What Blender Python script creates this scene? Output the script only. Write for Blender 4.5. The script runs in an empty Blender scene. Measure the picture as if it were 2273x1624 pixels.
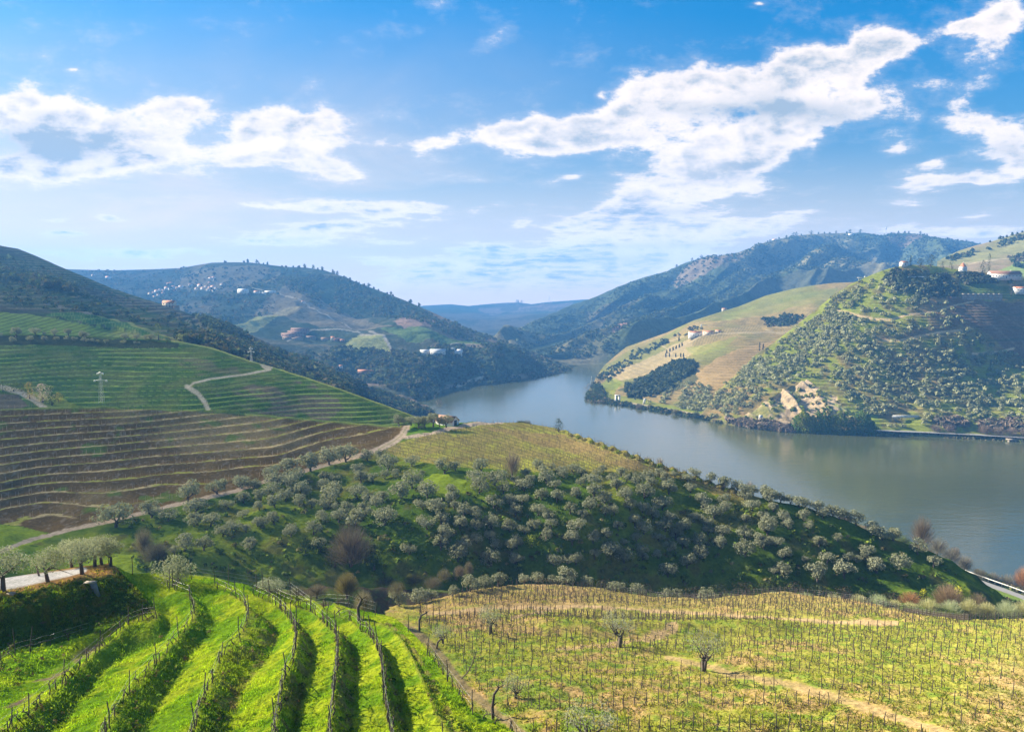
import bpy, math, random
import numpy as np
from mathutils import Vector, Matrix, noise as mnoise

random.seed(7)
rng = np.random.default_rng(7)
scene = bpy.context.scene
COL = scene.collection

# ------------------------------------------------------------------ camera
CAM_Z = 130.0                    # metres above the river
FPX = 1640.0                     # focal length in survey pixels (a 2273 wide picture)
CX, CY, YH = 1136.5, 812.0, 650.0
PITCH = math.atan((CY - YH) / FPX)
cam_d = bpy.data.cameras.new('camera')
cam_d.sensor_width = 36.0
cam_d.lens = FPX / 2273.0 * 36.0
cam_d.clip_start = 0.5
cam_d.clip_end = 60000.0
cam = bpy.data.objects.new('camera', cam_d)
COL.objects.link(cam)
cam.location = (0, 0, CAM_Z)
cam.rotation_euler = (math.pi / 2 - PITCH, 0, 0)
scene.camera = cam

# ------------------------------------------------------------------ light
SUN_AZ = math.radians(-68.0)     # to the left of the view direction (+Y)
SUN_EL = math.radians(29.0)
SUN_DIR = Vector((math.sin(SUN_AZ) * math.cos(SUN_EL), math.cos(SUN_AZ) * math.cos(SUN_EL), math.sin(SUN_EL)))
sun_d = bpy.data.lights.new('sun', 'SUN')
sun_d.energy = 5.0
sun_d.angle = math.radians(0.5)
sun_d.color = (1.0, 0.89, 0.70)
sun = bpy.data.objects.new('sun', sun_d)
COL.objects.link(sun)
sun.rotation_euler = (-SUN_DIR).to_track_quat('-Z', 'Y').to_euler()

scene.view_settings.view_transform = 'Standard'
scene.view_settings.look = 'None'
scene.view_settings.gamma = 1.0
scene.view_settings.use_curve_mapping = False
scene.view_settings.exposure = 1.95
scene.render.engine = 'CYCLES'
scene.cycles.use_denoising = True
scene.cycles.max_bounces = 5
scene.cycles.diffuse_bounces = 2
scene.cycles.transparent_max_bounces = 6
scene.cycles.volume_bounces = 0

def ray(px, py):
    """direction(s) with unit forward component for survey pixel(s)"""
    px = np.asarray(px, float); py = np.asarray(py, float)
    a = (px - CX) / FPX; b = -(py - CY) / FPX
    c, s = math.cos(PITCH), math.sin(PITCH)
    fy = c + b * s
    fz = -s + b * c
    return a / fy, fz / fy

# ------------------------------------------------------------------ sky
class NT:
    """small helper that writes node maths"""
    def __init__(self, tree):
        self.t = tree; self.n = tree.nodes; self.l = tree.links
    def put(self, node, i, v):
        if hasattr(v, 'is_linked') or hasattr(v, 'links'):
            self.l.new(v, node.inputs[i])
        elif v is not None:
            node.inputs[i].default_value = v
    def m(self, op, a, b=None, c=None, clamp=False):
        n = self.n.new('ShaderNodeMath'); n.operation = op; n.use_clamp = clamp
        self.put(n, 0, a); self.put(n, 1, b); self.put(n, 2, c)
        return n.outputs[0]
    def vm(self, op, a, b=None, scale=None):
        n = self.n.new('ShaderNodeVectorMath'); n.operation = op
        self.put(n, 0, a); self.put(n, 1, b)
        if scale is not None: self.put(n, 3, scale)
        return n.outputs[1] if op in ('DOT_PRODUCT', 'LENGTH') else n.outputs[0]
    def comb(self, x, y, z=0.0):
        n = self.n.new('ShaderNodeCombineXYZ')
        self.put(n, 0, x); self.put(n, 1, y); self.put(n, 2, z)
        return n.outputs[0]
    def sep(self, v):
        n = self.n.new('ShaderNodeSeparateXYZ'); self.put(n, 0, v)
        return n.outputs
    def noise(self, vec, scale, detail=4.0, rough=0.55, dist=0.0, dims='3D'):
        n = self.n.new('ShaderNodeTexNoise'); n.noise_dimensions = dims
        self.put(n, 'Vector', vec)
        n.inputs['Scale'].default_value = scale; n.inputs['Detail'].default_value = detail
        n.inputs['Roughness'].default_value = rough; n.inputs['Distortion'].default_value = dist
        return n.outputs[0]
    def mr(self, v, a, b, c=0.0, d=1.0, smooth=True):
        n = self.n.new('ShaderNodeMapRange')
        n.interpolation_type = 'SMOOTHSTEP' if smooth else 'LINEAR'
        self.put(n, 0, v); self.put(n, 1, a); self.put(n, 2, b); self.put(n, 3, c); self.put(n, 4, d)
        return n.outputs[0]
    def mix(self, f, a, b, mode='MIX'):
        n = self.n.new('ShaderNodeMix'); n.data_type = 'RGBA'; n.blend_type = mode
        self.put(n, 0, f); self.put(n, 6, a); self.put(n, 7, b)
        return n.outputs[2]

world = bpy.data.worlds.new('World')
scene.world = world
world.use_nodes = True
SKY_STRENGTH = 0.05
def build_sky():
    W = NT(world.node_tree)
    for n in list(W.n): W.n.remove(n)
    out = W.n.new('ShaderNodeOutputWorld'); bg = W.n.new('ShaderNodeBackground')
    W.l.new(bg.outputs[0], out.inputs[0])
    sky = W.n.new('ShaderNodeTexSky'); sky.sky_type = 'NISHITA'; sky.sun_disc = False
    sky.sun_elevation = SUN_EL; sky.sun_rotation = SUN_AZ
    sky.altitude = 200; sky.air_density = 1.0; sky.dust_density = 0.6; sky.ozone_density = 2.0
    tc = W.n.new('ShaderNodeTexCoord')
    d = tc.outputs['Generated']
    dx_, dy_, dz_ = W.sep(d)
    W.l.new(W.vm('NORMALIZE', W.comb(dx_, dy_, W.m('MAXIMUM', dz_, 0.004))), sky.inputs[0])
    x, y, z = W.sep(d)
    yy = W.m('MAXIMUM', y, 0.08)
    u = W.m('DIVIDE', x, yy); v = W.m('DIVIDE', z, yy)
    zp = W.m('ADD', W.m('MAXIMUM', z, 0.0), 0.10)
    P = W.comb(W.m('DIVIDE', x, zp), W.m('DIVIDE', y, zp), 0.0)
    # clear sky, a little more saturated than the raw model
    tint = W.mix(W.m('ADD', W.mr(v, 0.36, -0.02, 0, 1, False), W.m('MULTIPLY', W.mr(u, 0.15, -0.75), 0.30), clamp=True), (*SKY_TINT, 1), (*SKY_TINT2, 1))
    base = W.mix(1.0, sky.outputs[0], tint, 'MULTIPLY')
    # thin veil near the sun side and the horizon
    veil = W.m('MULTIPLY', W.mr(v, 0.42, 0.0), W.mr(u, 0.35, -0.5))
    veiln = W.mr(W.noise(P, 0.55, 5, 0.6, 0.6), 0.38, 0.72)
    veil = W.m('ADD', W.m('MULTIPLY', veil, 0.45), W.m('MULTIPLY', W.m('MULTIPLY', W.m('POWER', veil, 0.6), veiln), 0.45), clamp=True)
    low = W.m('MULTIPLY', W.mr(v, 0.22, -0.02), 0.86)
    veil = W.m('MAXIMUM', veil, low)
    base = W.mix(veil, base, (6.2, 4.9, 4.0, 1))
    # the individual clouds: centre x, y, half-width, half-height (survey pixels), tilt, strength
    S = None
    for (cx, cy, a, b, tilt, st) in CLOUDS:
        u0, v0 = [float(q) for q in ray(cx, cy)]
        a /= FPX; b /= FPX
        du = W.m('SUBTRACT', u, u0); dv = W.m('SUBTRACT', v, v0)
        ct, sn = math.cos(tilt), math.sin(tilt)
        p = W.m('MULTIPLY_ADD', du, ct / a, W.m('MULTIPLY', dv, sn / a))
        q = W.m('MULTIPLY_ADD', du, -sn / b, W.m('MULTIPLY', dv, ct / b))
        r2 = W.m('MULTIPLY_ADD', p, p, W.m('MULTIPLY', q, q))
        f = W.m('MULTIPLY', W.m('EXPONENT', W.m('MULTIPLY', r2, -1.0)), st)
        S = f if S is None else W.m('ADD', S, f)
    front = W.mr(y, 0.08, 0.3)
    # unseen sky: broken cumulus from plain noise, cover added to whiten the ambient light
    gen = W.mr(W.noise(P, 0.45, 2, 0.5), 0.47, 0.63, 0.0, 0.6)
    front = W.m('MULTIPLY', front, W.mr(v, 0.62, 0.44))
    S = W.m('ADD', W.m('MULTIPLY', S, front), W.m('MULTIPLY', gen, W.m('SUBTRACT', 1.0, front)))
    S = W.m('MINIMUM', S, 1.15)
    # billowing edges
    uv = W.comb(W.m('MULTIPLY', u, 1.0), W.m('MULTIPLY', v, 1.7), W.m('MULTIPLY', y, 0.15))
    def dens(vec_uv, vec_p):
        n1 = W.noise(vec_uv, 13.0, 10, 0.66, 0.1)
        n2 = W.noise(vec_p, 3.4, 7, 0.66, 0.15)
        k2 = W.mr(v, 0.26, 0.08, 0.30, 0.72)
        n = W.m('ADD', W.m('MULTIPLY', n1, W.m('SUBTRACT', 1.0, k2)), W.m('MULTIPLY', n2, k2))
        return W.m('ADD', W.m('MULTIPLY', S, 0.80), W.m('MULTIPLY', W.m('SUBTRACT', n, 0.5), 3.3))
    D0 = dens(uv, P)
    uvs = W.vm('ADD', uv, (-0.014, 0.022, 0.0))
    n1b = W.noise(uvs, 11.0, 5, 0.55, 0.15)
    n1a = W.noise(uv, 11.0, 5, 0.55, 0.15)
    cov = W.m('ADD', W.m('MULTIPLY', W.mr(D0, 0.36, 0.74), 0.84), W.m('MULTIPLY', W.mr(D0, 0.02, 0.55), 0.16))
    thick = W.mr(D0, 0.62, 1.25)
    lit = W.mr(W.m('SUBTRACT', n1a, n1b), -0.08, 0.10)
    SH = None
    for (cx, cy, a, b, st) in SHADES:
        u0, v0 = [float(q) for q in ray(cx, cy)]
        p = W.m('MULTIPLY', W.m('SUBTRACT', u, u0), FPX / a); q = W.m('MULTIPLY', W.m('SUBTRACT', v, v0), FPX / b)
        f = W.m('MULTIPLY', W.m('EXPONENT', W.m('MULTIPLY', W.m('MULTIPLY_ADD', p, p, W.m('MULTIPLY', q, q)), -1.0)), st)
        SH = f if SH is None else W.m('ADD', SH, f)
    SH = W.m('MULTIPLY', SH, W.mr(n1a, 0.34, 0.62, 0.35, 0.95))
    shade = W.m('MULTIPLY', W.m('SUBTRACT', 1.0, lit), W.m('MULTIPLY_ADD', thick, 0.62, 0.10))
    broad = W.m('MULTIPLY', W.mr(W.noise(uv, 6.5, 3, 0.5, 0.2), 0.44, 0.62), W.m('MULTIPLY', thick, 0.34))
    shade = W.m('ADD', W.m('ADD', shade, broad), SH, clamp=True)
    ccol = W.mix(shade, (CLOUD_LIT[0], CLOUD_LIT[1], CLOUD_LIT[2], 1), (CLOUD_DARK[0], CLOUD_DARK[1], CLOUD_DARK[2], 1))
    alpha = W.m('MULTIPLY', cov, 0.97)
    above = W.mr(z, -0.01, 0.03)
    colr = W.mix(W.m('MULTIPLY', alpha, above), base, ccol)
    W.l.new(colr, bg.inputs[0])
    bg.inputs[1].default_value = SKY_STRENGTH
    world.cycles.sampling_method = 'MANUAL'
    world.cycles.sample_map_resolution = 1024

SKY_TINT = (0.0, 0.56, 0.88)
SKY_TINT2 = (0.66, 0.52, 0.39)
CLOUD_LIT = (6.6, 5.8, 5.2)
CLOUD_DARK = (2.3, 2.8, 3.3)
CLOUDS = [
    # big left cloud
    (60, 250, 190, 70, -0.12, 1.15), (250, 300, 150, 60, -0.2, 1.0), (60, 370, 180, 40, 0.05, 1.0), (390, 235, 90, 35, 0.1, 0.85),
    (190, 350, 140, 40, 0.15, .8), (350, 300, 80, 45, 0.4, 0.7),
    # second left cloud
    (700, 285, 140, 42, -0.08, 1.2), (560, 290, 90, 35, 0.25, 0.8), (540, 345, 110, 26, 0.1, 0.9), (680, 355, 110, 28, -0.2, 0.85), (770, 385, 60, 20, 0, 0.6),
    # thin streaks
    (770, 460, 230, 17, -0.03, 1.32), (710, 510, 180, 20, 0.09, 1.32), (640, 535, 110, 14, 0.0, 1.02), (860, 578, 90, 9, 0.0, 1.10), (880, 538, 80, 9, 0, 0.80),
    (250, 565, 200, 16, 0.0, 1.10), (130, 520, 60, 11, 0.0, 1.02), (245, 485, 30, 9, -0.1, 1.02), (120, 492, 45, 7, 0.1, 0.73), (380, 560, 60, 10, 0.1, 0.73),
    # right main mass
    (1580, 195, 180, 52, 0.22, 1.15), (1420, 225, 80, 50, 0.4, 0.75), (1800, 160, 180, 46, 0.22, 1.15), (1960, 105, 130, 34, 0.28, 1.05), (1880, 225, 170, 45, 0.05, 1.0), (1260, 310, 160, 42, 0.12, 1.05),
    (1160, 290, 120, 32, 0.18, 0.9), (980, 312, 90, 22, 0.22, 0.9), (1430, 290, 120, 40, 0.1, 0.75), (1700, 300, 210, 55, 0.25, 1.1),
    (1560, 365, 170, 45, 0.3, 1.1), (1500, 430, 170, 36, 0.3, 1.1), (1680, 415, 80, 18, 0, 0.8), (1380, 475, 140, 26, 0.2, 1.05),
    (1290, 495, 80, 14, 0.1, 0.8), (1560, 500, 170, 30, 0.02, 1.05), (1740, 490, 70, 20, 0.15, 0.95), (1440, 520, 120, 22, 0, 0.8),
    (1260, 395, 40, 9, 0.2, 0.7), (1155, 498, 25, 9, 0.2, 0.9), (1330, 210, 16, 14, 0, 0.6),
    # low band over the far hills
    (1060, 555, 70, 16, 0.1, 1.28), (1100, 600, 140, 25, 0.05, 1.56), (1290, 575, 160, 25, 0, 1.48), (1400, 590, 170, 20, 0, 1.56), (1200, 625, 200, 20, 0, 1.66), (960, 635, 160, 16, 0, 1.39), (1050, 655, 150, 12, 0, 1.28), (1450, 560, 110, 17, 0, 1.10), (1290, 540, 60, 13, 0, 1.48),
    (1050, 612, 200, 22, 0.03, .8), (1300, 598, 220, 24, 0.05, .85), (1520, 545, 170, 22, 0.12, .7), (1120, 648, 220, 14, 0.0, 1.1), (980, 590, 140, 16, 0.05, .6),
    # right edge
    (2220, 45, 90, 42, 0.3, 1.25), (2130, 62, 50, 14, 0.25, 0.75), (2225, 310, 80, 48, 0.2, 1.2), (2130, 270, 70, 24, 0, 0.75), (2268, 370, 40, 30, 0.3, 1.0),
    (2060, 408, 80, 17, 0.1, 1.0), (2020, 451, 60, 10, 0, 0.9), (1995, 332, 34, 13, 0.1, 0.8), (2190, 402, 40, 12, 0, 0.8), (2070, 362, 30, 9, 0.2, .6),
    (2130, 225, 34, 18, 0.4, .6), (2150, 483, 34, 8, 0.1, .65), (1970, 503, 60, 14, 0, 0.85), (2100, 515, 90, 14, 0, 0.9), (2220, 515, 90, 13, 0.1, 0.85), (2110, 185, 60, 14, 0, .5), (160, 155, 22, 5, 0, .6), (1685, 8, 14, 4, 0, .5),
]
SHADES = [(1610, 245, 150, 20, 0.75), (1760, 240, 110, 18, 0.5), (130, 330, 120, 30, 0.85), (60, 300, 70, 20, .5), (1850, 265, 90, 20, 0.45), (1300, 575, 170, 10, 0.4),
          (1480, 470, 100, 10, 0.35), (1620, 395, 90, 12, 0.3), (2230, 330, 50, 20, 0.25), (100, 255, 60, 12, 0.3), (1470, 545, 120, 8, .5), (1150, 610, 120, 7, .35)]
build_sky()
# ------------------------------------------------------------------ noise and interpolation
def _h(ix, iy, s):
    n = (ix.astype(np.int64) * 374761393 + iy.astype(np.int64) * 668265263 + s * 974711) & 0xffffffff
    n = ((n ^ (n >> 13)) * 1274126177) & 0xffffffff
    n = (n ^ (n >> 16)) & 0xffffffff
    return n.astype(np.float64) / 4294967295.0
def vnoise(x, y, s=0):
    x = np.asarray(x, float); y = np.asarray(y, float)
    ix = np.floor(x); iy = np.floor(y); fx = x - ix; fy = y - iy
    fx = fx * fx * (3 - 2 * fx); fy = fy * fy * (3 - 2 * fy)
    a = _h(ix, iy, s); b = _h(ix + 1, iy, s); c = _h(ix, iy + 1, s); d = _h(ix + 1, iy + 1, s)
    return (a * (1 - fx) + b * fx) * (1 - fy) + (c * (1 - fx) + d * fx) * fy
def fbm(x, y, o=4, s=0, g=0.5):
    t = 0; a = 1; w = 0
    x = np.asarray(x, float); y = np.asarray(y, float)
    for k in range(o):
        t = t + a * vnoise(x, y, s + k * 17); w += a; a *= g
        x, y = 1.9 * x + 0.6 * y + 3.1, 1.9 * y - 0.6 * x + 7.7
    return t / w
def sstep(a, b, x):
    t = np.clip((x - a) / (b - a), 0, 1)
    return t * t * (3 - 2 * t)
class TPS:
    def __init__(self, pts, lam=1e-4):
        p = np.array([(a / 500.0, b / 500.0) for a, b, _ in pts]); v = np.array([c for _, _, c in pts], float)
        n = len(p); d = np.linalg.norm(p[:, None] - p[None], axis=2)
        K = np.where(d > 0, d * d * np.log(np.maximum(d, 1e-12)), 0) + lam * np.eye(n)
        Q = np.c_[np.ones(n), p]
        A = np.zeros((n + 3, n + 3)); A[:n, :n] = K; A[:n, n:] = Q; A[n:, :n] = Q.T
        w = np.linalg.solve(A, np.r_[v, 0, 0, 0])
        self.p, self.w = p, w
    def __call__(self, x, y):
        x = np.asarray(x, float); y = np.asarray(y, float); sh = np.broadcast(x, y).shape
        x = np.broadcast_to(x, sh).ravel() / 500.0; y = np.broadcast_to(y, sh).ravel() / 500.0
        r = self.w[-3] + self.w[-2] * x + self.w[-1] * y
        for (a, b), w in zip(self.p, self.w[:-3]):
            d2 = (x - a) ** 2 + (y - b) ** 2
            r = r + w * 0.5 * d2 * np.log(np.maximum(d2, 1e-18))
        return r.reshape(sh)
def inpoly(x, y, poly):
    x = np.asarray(x, float); y = np.asarray(y, float)
    r = np.zeros(np.broadcast(x, y).shape, bool)
    n = len(poly)
    for i in range(n):
        x1, y1 = poly[i]; x2, y2 = poly[(i + 1) % n]
        if y1 == y2: continue
        c = ((y1 > y) != (y2 > y)) & (x < (x2 - x1) * (y - y1) / (y2 - y1) + x1)
        r ^= c
    return r
def polydist(x, y, line):
    """distance to a polyline and the parameter along it"""
    x = np.asarray(x, float); y = np.asarray(y, float)
    best = np.full(np.broadcast(x, y).shape, 1e9)
    for (x1, y1), (x2, y2) in zip(line[:-1], line[1:]):
        L = (x2 - x1) ** 2 + (y2 - y1) ** 2
        t = np.clip(((x - x1) * (x2 - x1) + (y - y1) * (y2 - y1)) / L, 0, 1)
        best = np.minimum(best, np.hypot(x - x1 - t * (x2 - x1), y - y1 - t * (y2 - y1)))
    return best
def srgb(h):
    h = h.lstrip('#'); v = [int(h[i:i + 2], 16) / 255 for i in (0, 2, 4)]
    return np.array([c / 12.92 if c <= 0.04045 else ((c + 0.055) / 1.055) ** 2.4 for c in v])
def lerp(a, b, t): return a + (b - a) * t
def interp(poly, x):
    return np.interp(x, [p[0] for p in poly], [p[1] for p in poly])

# ------------------------------------------------------------------ object helpers
def tag(o, label=None, cat=None, group=None, kind=None):
    if label: o['label'] = label
    if cat: o['category'] = cat
    if group: o['group'] = group
    if kind: o['kind'] = kind
    return o
def empty(name, loc, rz=0.0, sc=1.0):
    o = bpy.data.objects.new(name, None); COL.objects.link(o)
    o.location = loc; o.rotation_euler = (0, 0, rz); o.scale = (sc, sc, sc)
    o.empty_display_size = 0.3
    return o
def link(name, me, parent=None):
    o = bpy.data.objects.new(name, me); COL.objects.link(o)
    if parent: o.parent = parent
    return o
def mesh_np(name, V, F, mat=None, col=None, smooth=False):
    """V (n,3), F (m,3 or 4) arrays, optional per-vertex colours"""
    V = np.ascontiguousarray(V, dtype=np.float32); F = np.ascontiguousarray(F, dtype=np.int32)
    me = bpy.data.meshes.new(name); k = F.shape[1]
    me.vertices.add(len(V)); me.vertices.foreach_set('co', V.ravel())
    me.loops.add(F.size); me.loops.foreach_set('vertex_index', F.ravel())
    me.polygons.add(len(F)); me.polygons.foreach_set('loop_start', np.arange(0, F.size, k, dtype=np.int32))
    me.polygons.foreach_set('loop_total', np.full(len(F), k, dtype=np.int32))
    if smooth: me.polygons.foreach_set('use_smooth', np.ones(len(F), bool))
    if col is not None:
        at = me.color_attributes.new('albedo', 'FLOAT_COLOR', 'POINT')
        c = np.ones((len(V), 4), np.float32); c[:, :3] = col
        at.data.foreach_set('color', c.ravel())
    if mat: me.materials.append(mat)
    me.update(calc_edges=True)
    return me

# ------------------------------------------------------------------ materials
def new_mat(name):
    m = bpy.data.materials.new(name); m.use_nodes = True
    N = NT(m.node_tree)
    for n in list(N.n): N.n.remove(n)
    out = N.n.new('ShaderNodeOutputMaterial')
    return m, N, out
def ground_mat(name, sc, bump=0.3, contrast=0.35, transl=0.0, bscale=1.0):
    """albedo from the land-cover attribute, broken up by several noises in metres"""
    m, N, out = new_mat(name)
    at = N.n.new('ShaderNodeAttribute'); at.attribute_name = 'albedo'
    geo = N.n.new('ShaderNodeNewGeometry'); P = geo.outputs['Position']
    n1 = N.noise(P, 1.0 / sc, 4, 0.65); n2 = N.noise(P, 1.0 / (sc * 7), 3, 0.55)
    n3 = N.noise(P, 2.7 / sc, 2, 0.7)
    f = N.m('ADD', N.mr(n1, 0.3, 0.7, 1 - contrast, 1 + contrast, False), N.mr(n2, 0.3, 0.7, -contrast * .5, contrast * .5, False))
    c = N.mix(1.0, at.outputs['Color'], N.comb(f, N.m('MULTIPLY_ADD', f, .9, .1), N.m('MULTIPLY_ADD', f, 1.05, -.05)), 'MULTIPLY')
    b = N.n.new('ShaderNodeBump'); b.inputs['Strength'].default_value = bump; b.inputs['Distance'].default_value = sc * 0.5 * bscale
    N.l.new(N.m('ADD', n1, N.m('MULTIPLY', n3, 0.6)), b.inputs['Height'])
    d = N.n.new('ShaderNodeBsdfDiffuse'); N.l.new(c, d.inputs[0]); N.l.new(b.outputs[0], d.inputs['Normal'])
    d.inputs['Roughness'].default_value = 1.0
    N.l.new(d.outputs[0], out.inputs[0])
    return m
def leaf_mat(name, c1, c2, transl=0.35, attr=False, hue=0.25, gloss=0.0, tt=(1.15, 1.25, 0.55)):
    m, N, out = new_mat(name)
    oi = N.n.new('ShaderNodeObjectInfo')
    geo = N.n.new('ShaderNodeNewGeometry')
    n = N.noise(geo.outputs['Position'], 0.9, 3, 0.7)
    f = N.m('ADD', N.m('MULTIPLY', oi.outputs['Random'], 0.55), N.m('MULTIPLY', N.mr(n, .3, .7), 0.45), clamp=True)
    if attr:
        at = N.n.new('ShaderNodeAttribute'); at.attribute_name = 'albedo'
        k = N.mr(n, .25, .75, 1 - hue, 1 + hue, False)
        c = N.mix(1.0, at.outputs['Color'], N.comb(k, k, k), 'MULTIPLY')
    else:
        c = N.mix(f, (*c1, 1), (*c2, 1))
    d = N.n.new('ShaderNodeBsdfDiffuse'); N.l.new(c, d.inputs[0])
    t = N.n.new('ShaderNodeBsdfTranslucent')
    N.l.new(N.mix(1.0, c, (*tt, 1), 'MULTIPLY'), t.inputs[0])
    s = N.n.new('ShaderNodeMixShader'); s.inputs[0].default_value = transl
    N.l.new(d.outputs[0], s.inputs[1]); N.l.new(t.outputs[0], s.inputs[2])
    last = s.outputs[0]
    if gloss:
        g = N.n.new('ShaderNodeBsdfGlossy'); g.inputs['Roughness'].default_value = 0.45
        g.inputs[0].default_value = (.8, .85, .8, 1)
        s2 = N.n.new('ShaderNodeMixShader'); s2.inputs[0].default_value = gloss
        N.l.new(last, s2.inputs[1]); N.l.new(g.outputs[0], s2.inputs[2]); last = s2.outputs[0]
    N.l.new(last, out.inputs[0])
    return m
def plain_mat(name, col, rough=0.8, var=0.25, sc=1.0, metallic=0.0):
    m, N, out = new_mat(name)
    p = N.n.new('ShaderNodeBsdfPrincipled')
    tc = N.n.new('ShaderNodeTexCoord')
    n = N.noise(tc.outputs['Object'], 1.0 / sc, 4, 0.65)
    k = N.mr(n, .25, .75, 1 - var, 1 + var, False)
    N.l.new(N.mix(1.0, (*col, 1), N.comb(k, k, k), 'MULTIPLY'), p.inputs['Base Color'])
    p.inputs['Roughness'].default_value = rough; p.inputs['Metallic'].default_value = metallic
    N.l.new(p.outputs[0], out.inputs[0])
    return m
# ------------------------------------------------------------------ terrain
GEN_POLY = {}
class Patch:
    """a hillside measured from the photograph: top edge, bottom edge and distances, turned into metres"""
    def __init__(s, name, x0, x1, dx, nrow, top, bot, dpts, disp=None, paint=None, mat=None, back=260.0, lam=1e-4, rowpow=1.0):
        s.name, s.x0, s.x1, s.nrow = name, x0, x1, nrow
        s.dx, s.top, s.bot, s.disp, s.paint, s.mat, s.backlen, s.rowpow = dx, top, bot, disp, paint, mat, back, rowpow
        s.t = TPS([(a, b, math.log(c)) for a, b, c in dpts], lam)
    def D(s, px, py): return np.exp(s.t(px, py))
    def base(s, px, py):
        px = np.asarray(px, float); py = np.asarray(py, float)
        u, v = ray(px, py); D = s.D(px, py)
        return u * D, D, CAM_Z + v * D
    def surf(s, px, py):
        x, y, z = s.base(px, py)
        if s.disp: z = z + s.disp(np.asarray(px, float), np.asarray(py, float), x, y, z)
        return x, y, z
    def pt(s, px, py):
        # the point of the finished (uneven) surface that is seen at this place
        c_, s_ = math.cos(PITCH), math.sin(PITCH)
        qx, qy = float(px), float(py)
        for _ in range(5):
            x, y, z = s.surf(np.array([qx]), np.array([qy]))
            x, y, z = float(x[0]), float(y[0]), float(z[0])
            v = (z - CAM_Z) / y; b = (v * c_ + s_) / (c_ - v * s_); a = x / y * (c_ + b * s_)
            ex = px - (CX + a * FPX); ey = py - (CY - b * FPX)
            if abs(ex) + abs(ey) < .4: break
            qx += ex * .7; qy = max(qy + max(-12, min(12, ey * .6)), float(interp(s.top, px)))
        return Vector((x, y, z))
    def build(s):
        n = int((s.x1 - s.x0) / s.dx) + 1
        X = np.linspace(s.x0, s.x1, n)
        T = interp(s.top, X); B = interp(s.bot, X)
        t = np.linspace(0, 1, s.nrow)[:, None] ** s.rowpow
        PY = B + (T - B) * t; PX = np.broadcast_to(X, PY.shape)
        x, y, z = s.surf(PX, PY)
        col = s.paint(PX, PY, x, y, z)
        # skirt towards the camera, hidden by nearer hills
        xs = [x[0] * 0.985, x[0] * 0.995]; ys = [y[0] * 0.985, y[0] * 0.995]; zs = [z[0] - 25, z[0] - 3]
        # the far side beyond the crest
        xt, yt, zt = x[-1], y[-1], z[-1]
        r = np.hypot(xt, yt); sl = np.maximum((CAM_Z - zt) / r, -0.05)
        slope = np.clip(sl * 1.25 + 0.16, 0.28, 1.2)
        bx, by, bz = [], [], []
        m = 16
        for k in range(1, m + 1):
            q = (k / m) ** 1.8; d = q * s.backlen
            zz = zt - slope * d * min(1.0, 0.55 + q * 2)
            bx.append(xt * (1 + d / r)); by.append(yt * (1 + d / r))
            zz = np.maximum(zz, -3.0 - k * 0.05)
            bz.append(np.minimum(zz, zt))
        xx = np.vstack([xs[0], xs[1], x] + bx); yy = np.vstack([ys[0], ys[1], y] + by); zz = np.vstack([zs[0], zs[1], z] + bz)
        cc = np.concatenate([col[:1], col[:1], col] + [col[-1:]] * m, axis=0)
        R, Cn = xx.shape
        V = np.stack([xx.ravel(), yy.ravel(), zz.ravel()], 1)
        i = np.arange(R * Cn).reshape(R, Cn)
        F = np.stack([i[:-1, :-1].ravel(), i[:-1, 1:].ravel(), i[1:, 1:].ravel(), i[1:, :-1].ravel()], 1)
        me = mesh_np(s.name, V, F, s.mat, cc.reshape(-1, 3), smooth=True)
        o = link(s.name, me); tag(o, kind='structure')
        s.obj = o
        return o
def step_z(z, p, riser, off=0.0):
    """staircase of terraces: long flat tread, short steep bank; returns the height change"""
    u = (z + off) / p; k = np.floor(u); f = u - k
    g = np.where(f < riser, f / riser, 1.0)
    g = g * g * (3 - 2 * g) * 0.9 + f * 0.1
    return (k + g) * p - off - z
def blend(c, col, m):
    return c + (np.asarray(col) - c) * m[..., None]
def mask(px, py, poly, wob=4.0, sc=18.0, seed=0):
    dx = (fbm(px / sc, py / sc * 1.6, 3, seed) - .5) * wob * 2
    dy = (fbm(px / sc + 40, py / sc * 1.6, 3, seed + 5) - .5) * wob * 1.2
    return inpoly(px + dx, py + dy, poly).astype(float)
def path_mask(px, py, line, w):
    """w: half-width or (w at first point, w at last point) by px"""
    return 1 - sstep(0.75, 1.25, polydist(px, py, line) / w)

def soft(h): return srgb(h)
C_GRASS = np.array([0.140, 0.250, 0.012]); C_GRASS_Y = np.array([0.300, 0.360, 0.020]); C_DGREEN = np.array([0.050, 0.095, 0.020])
C_SOIL = np.array([0.135, 0.085, 0.055]); C_SOILP = np.array([0.30, 0.20, 0.115]); C_TAN = np.array([0.300, 0.225, 0.130]); C_PATH = np.array([0.42, 0.34, 0.24])
C_WOOD = np.array([0.040, 0.062, 0.026]); C_OLIVEG = np.array([0.100, 0.125, 0.045]); C_ROCK = np.array([0.33, 0.28, 0.21])
C_BRUSH = np.array([0.110, 0.090, 0.060])

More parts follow.
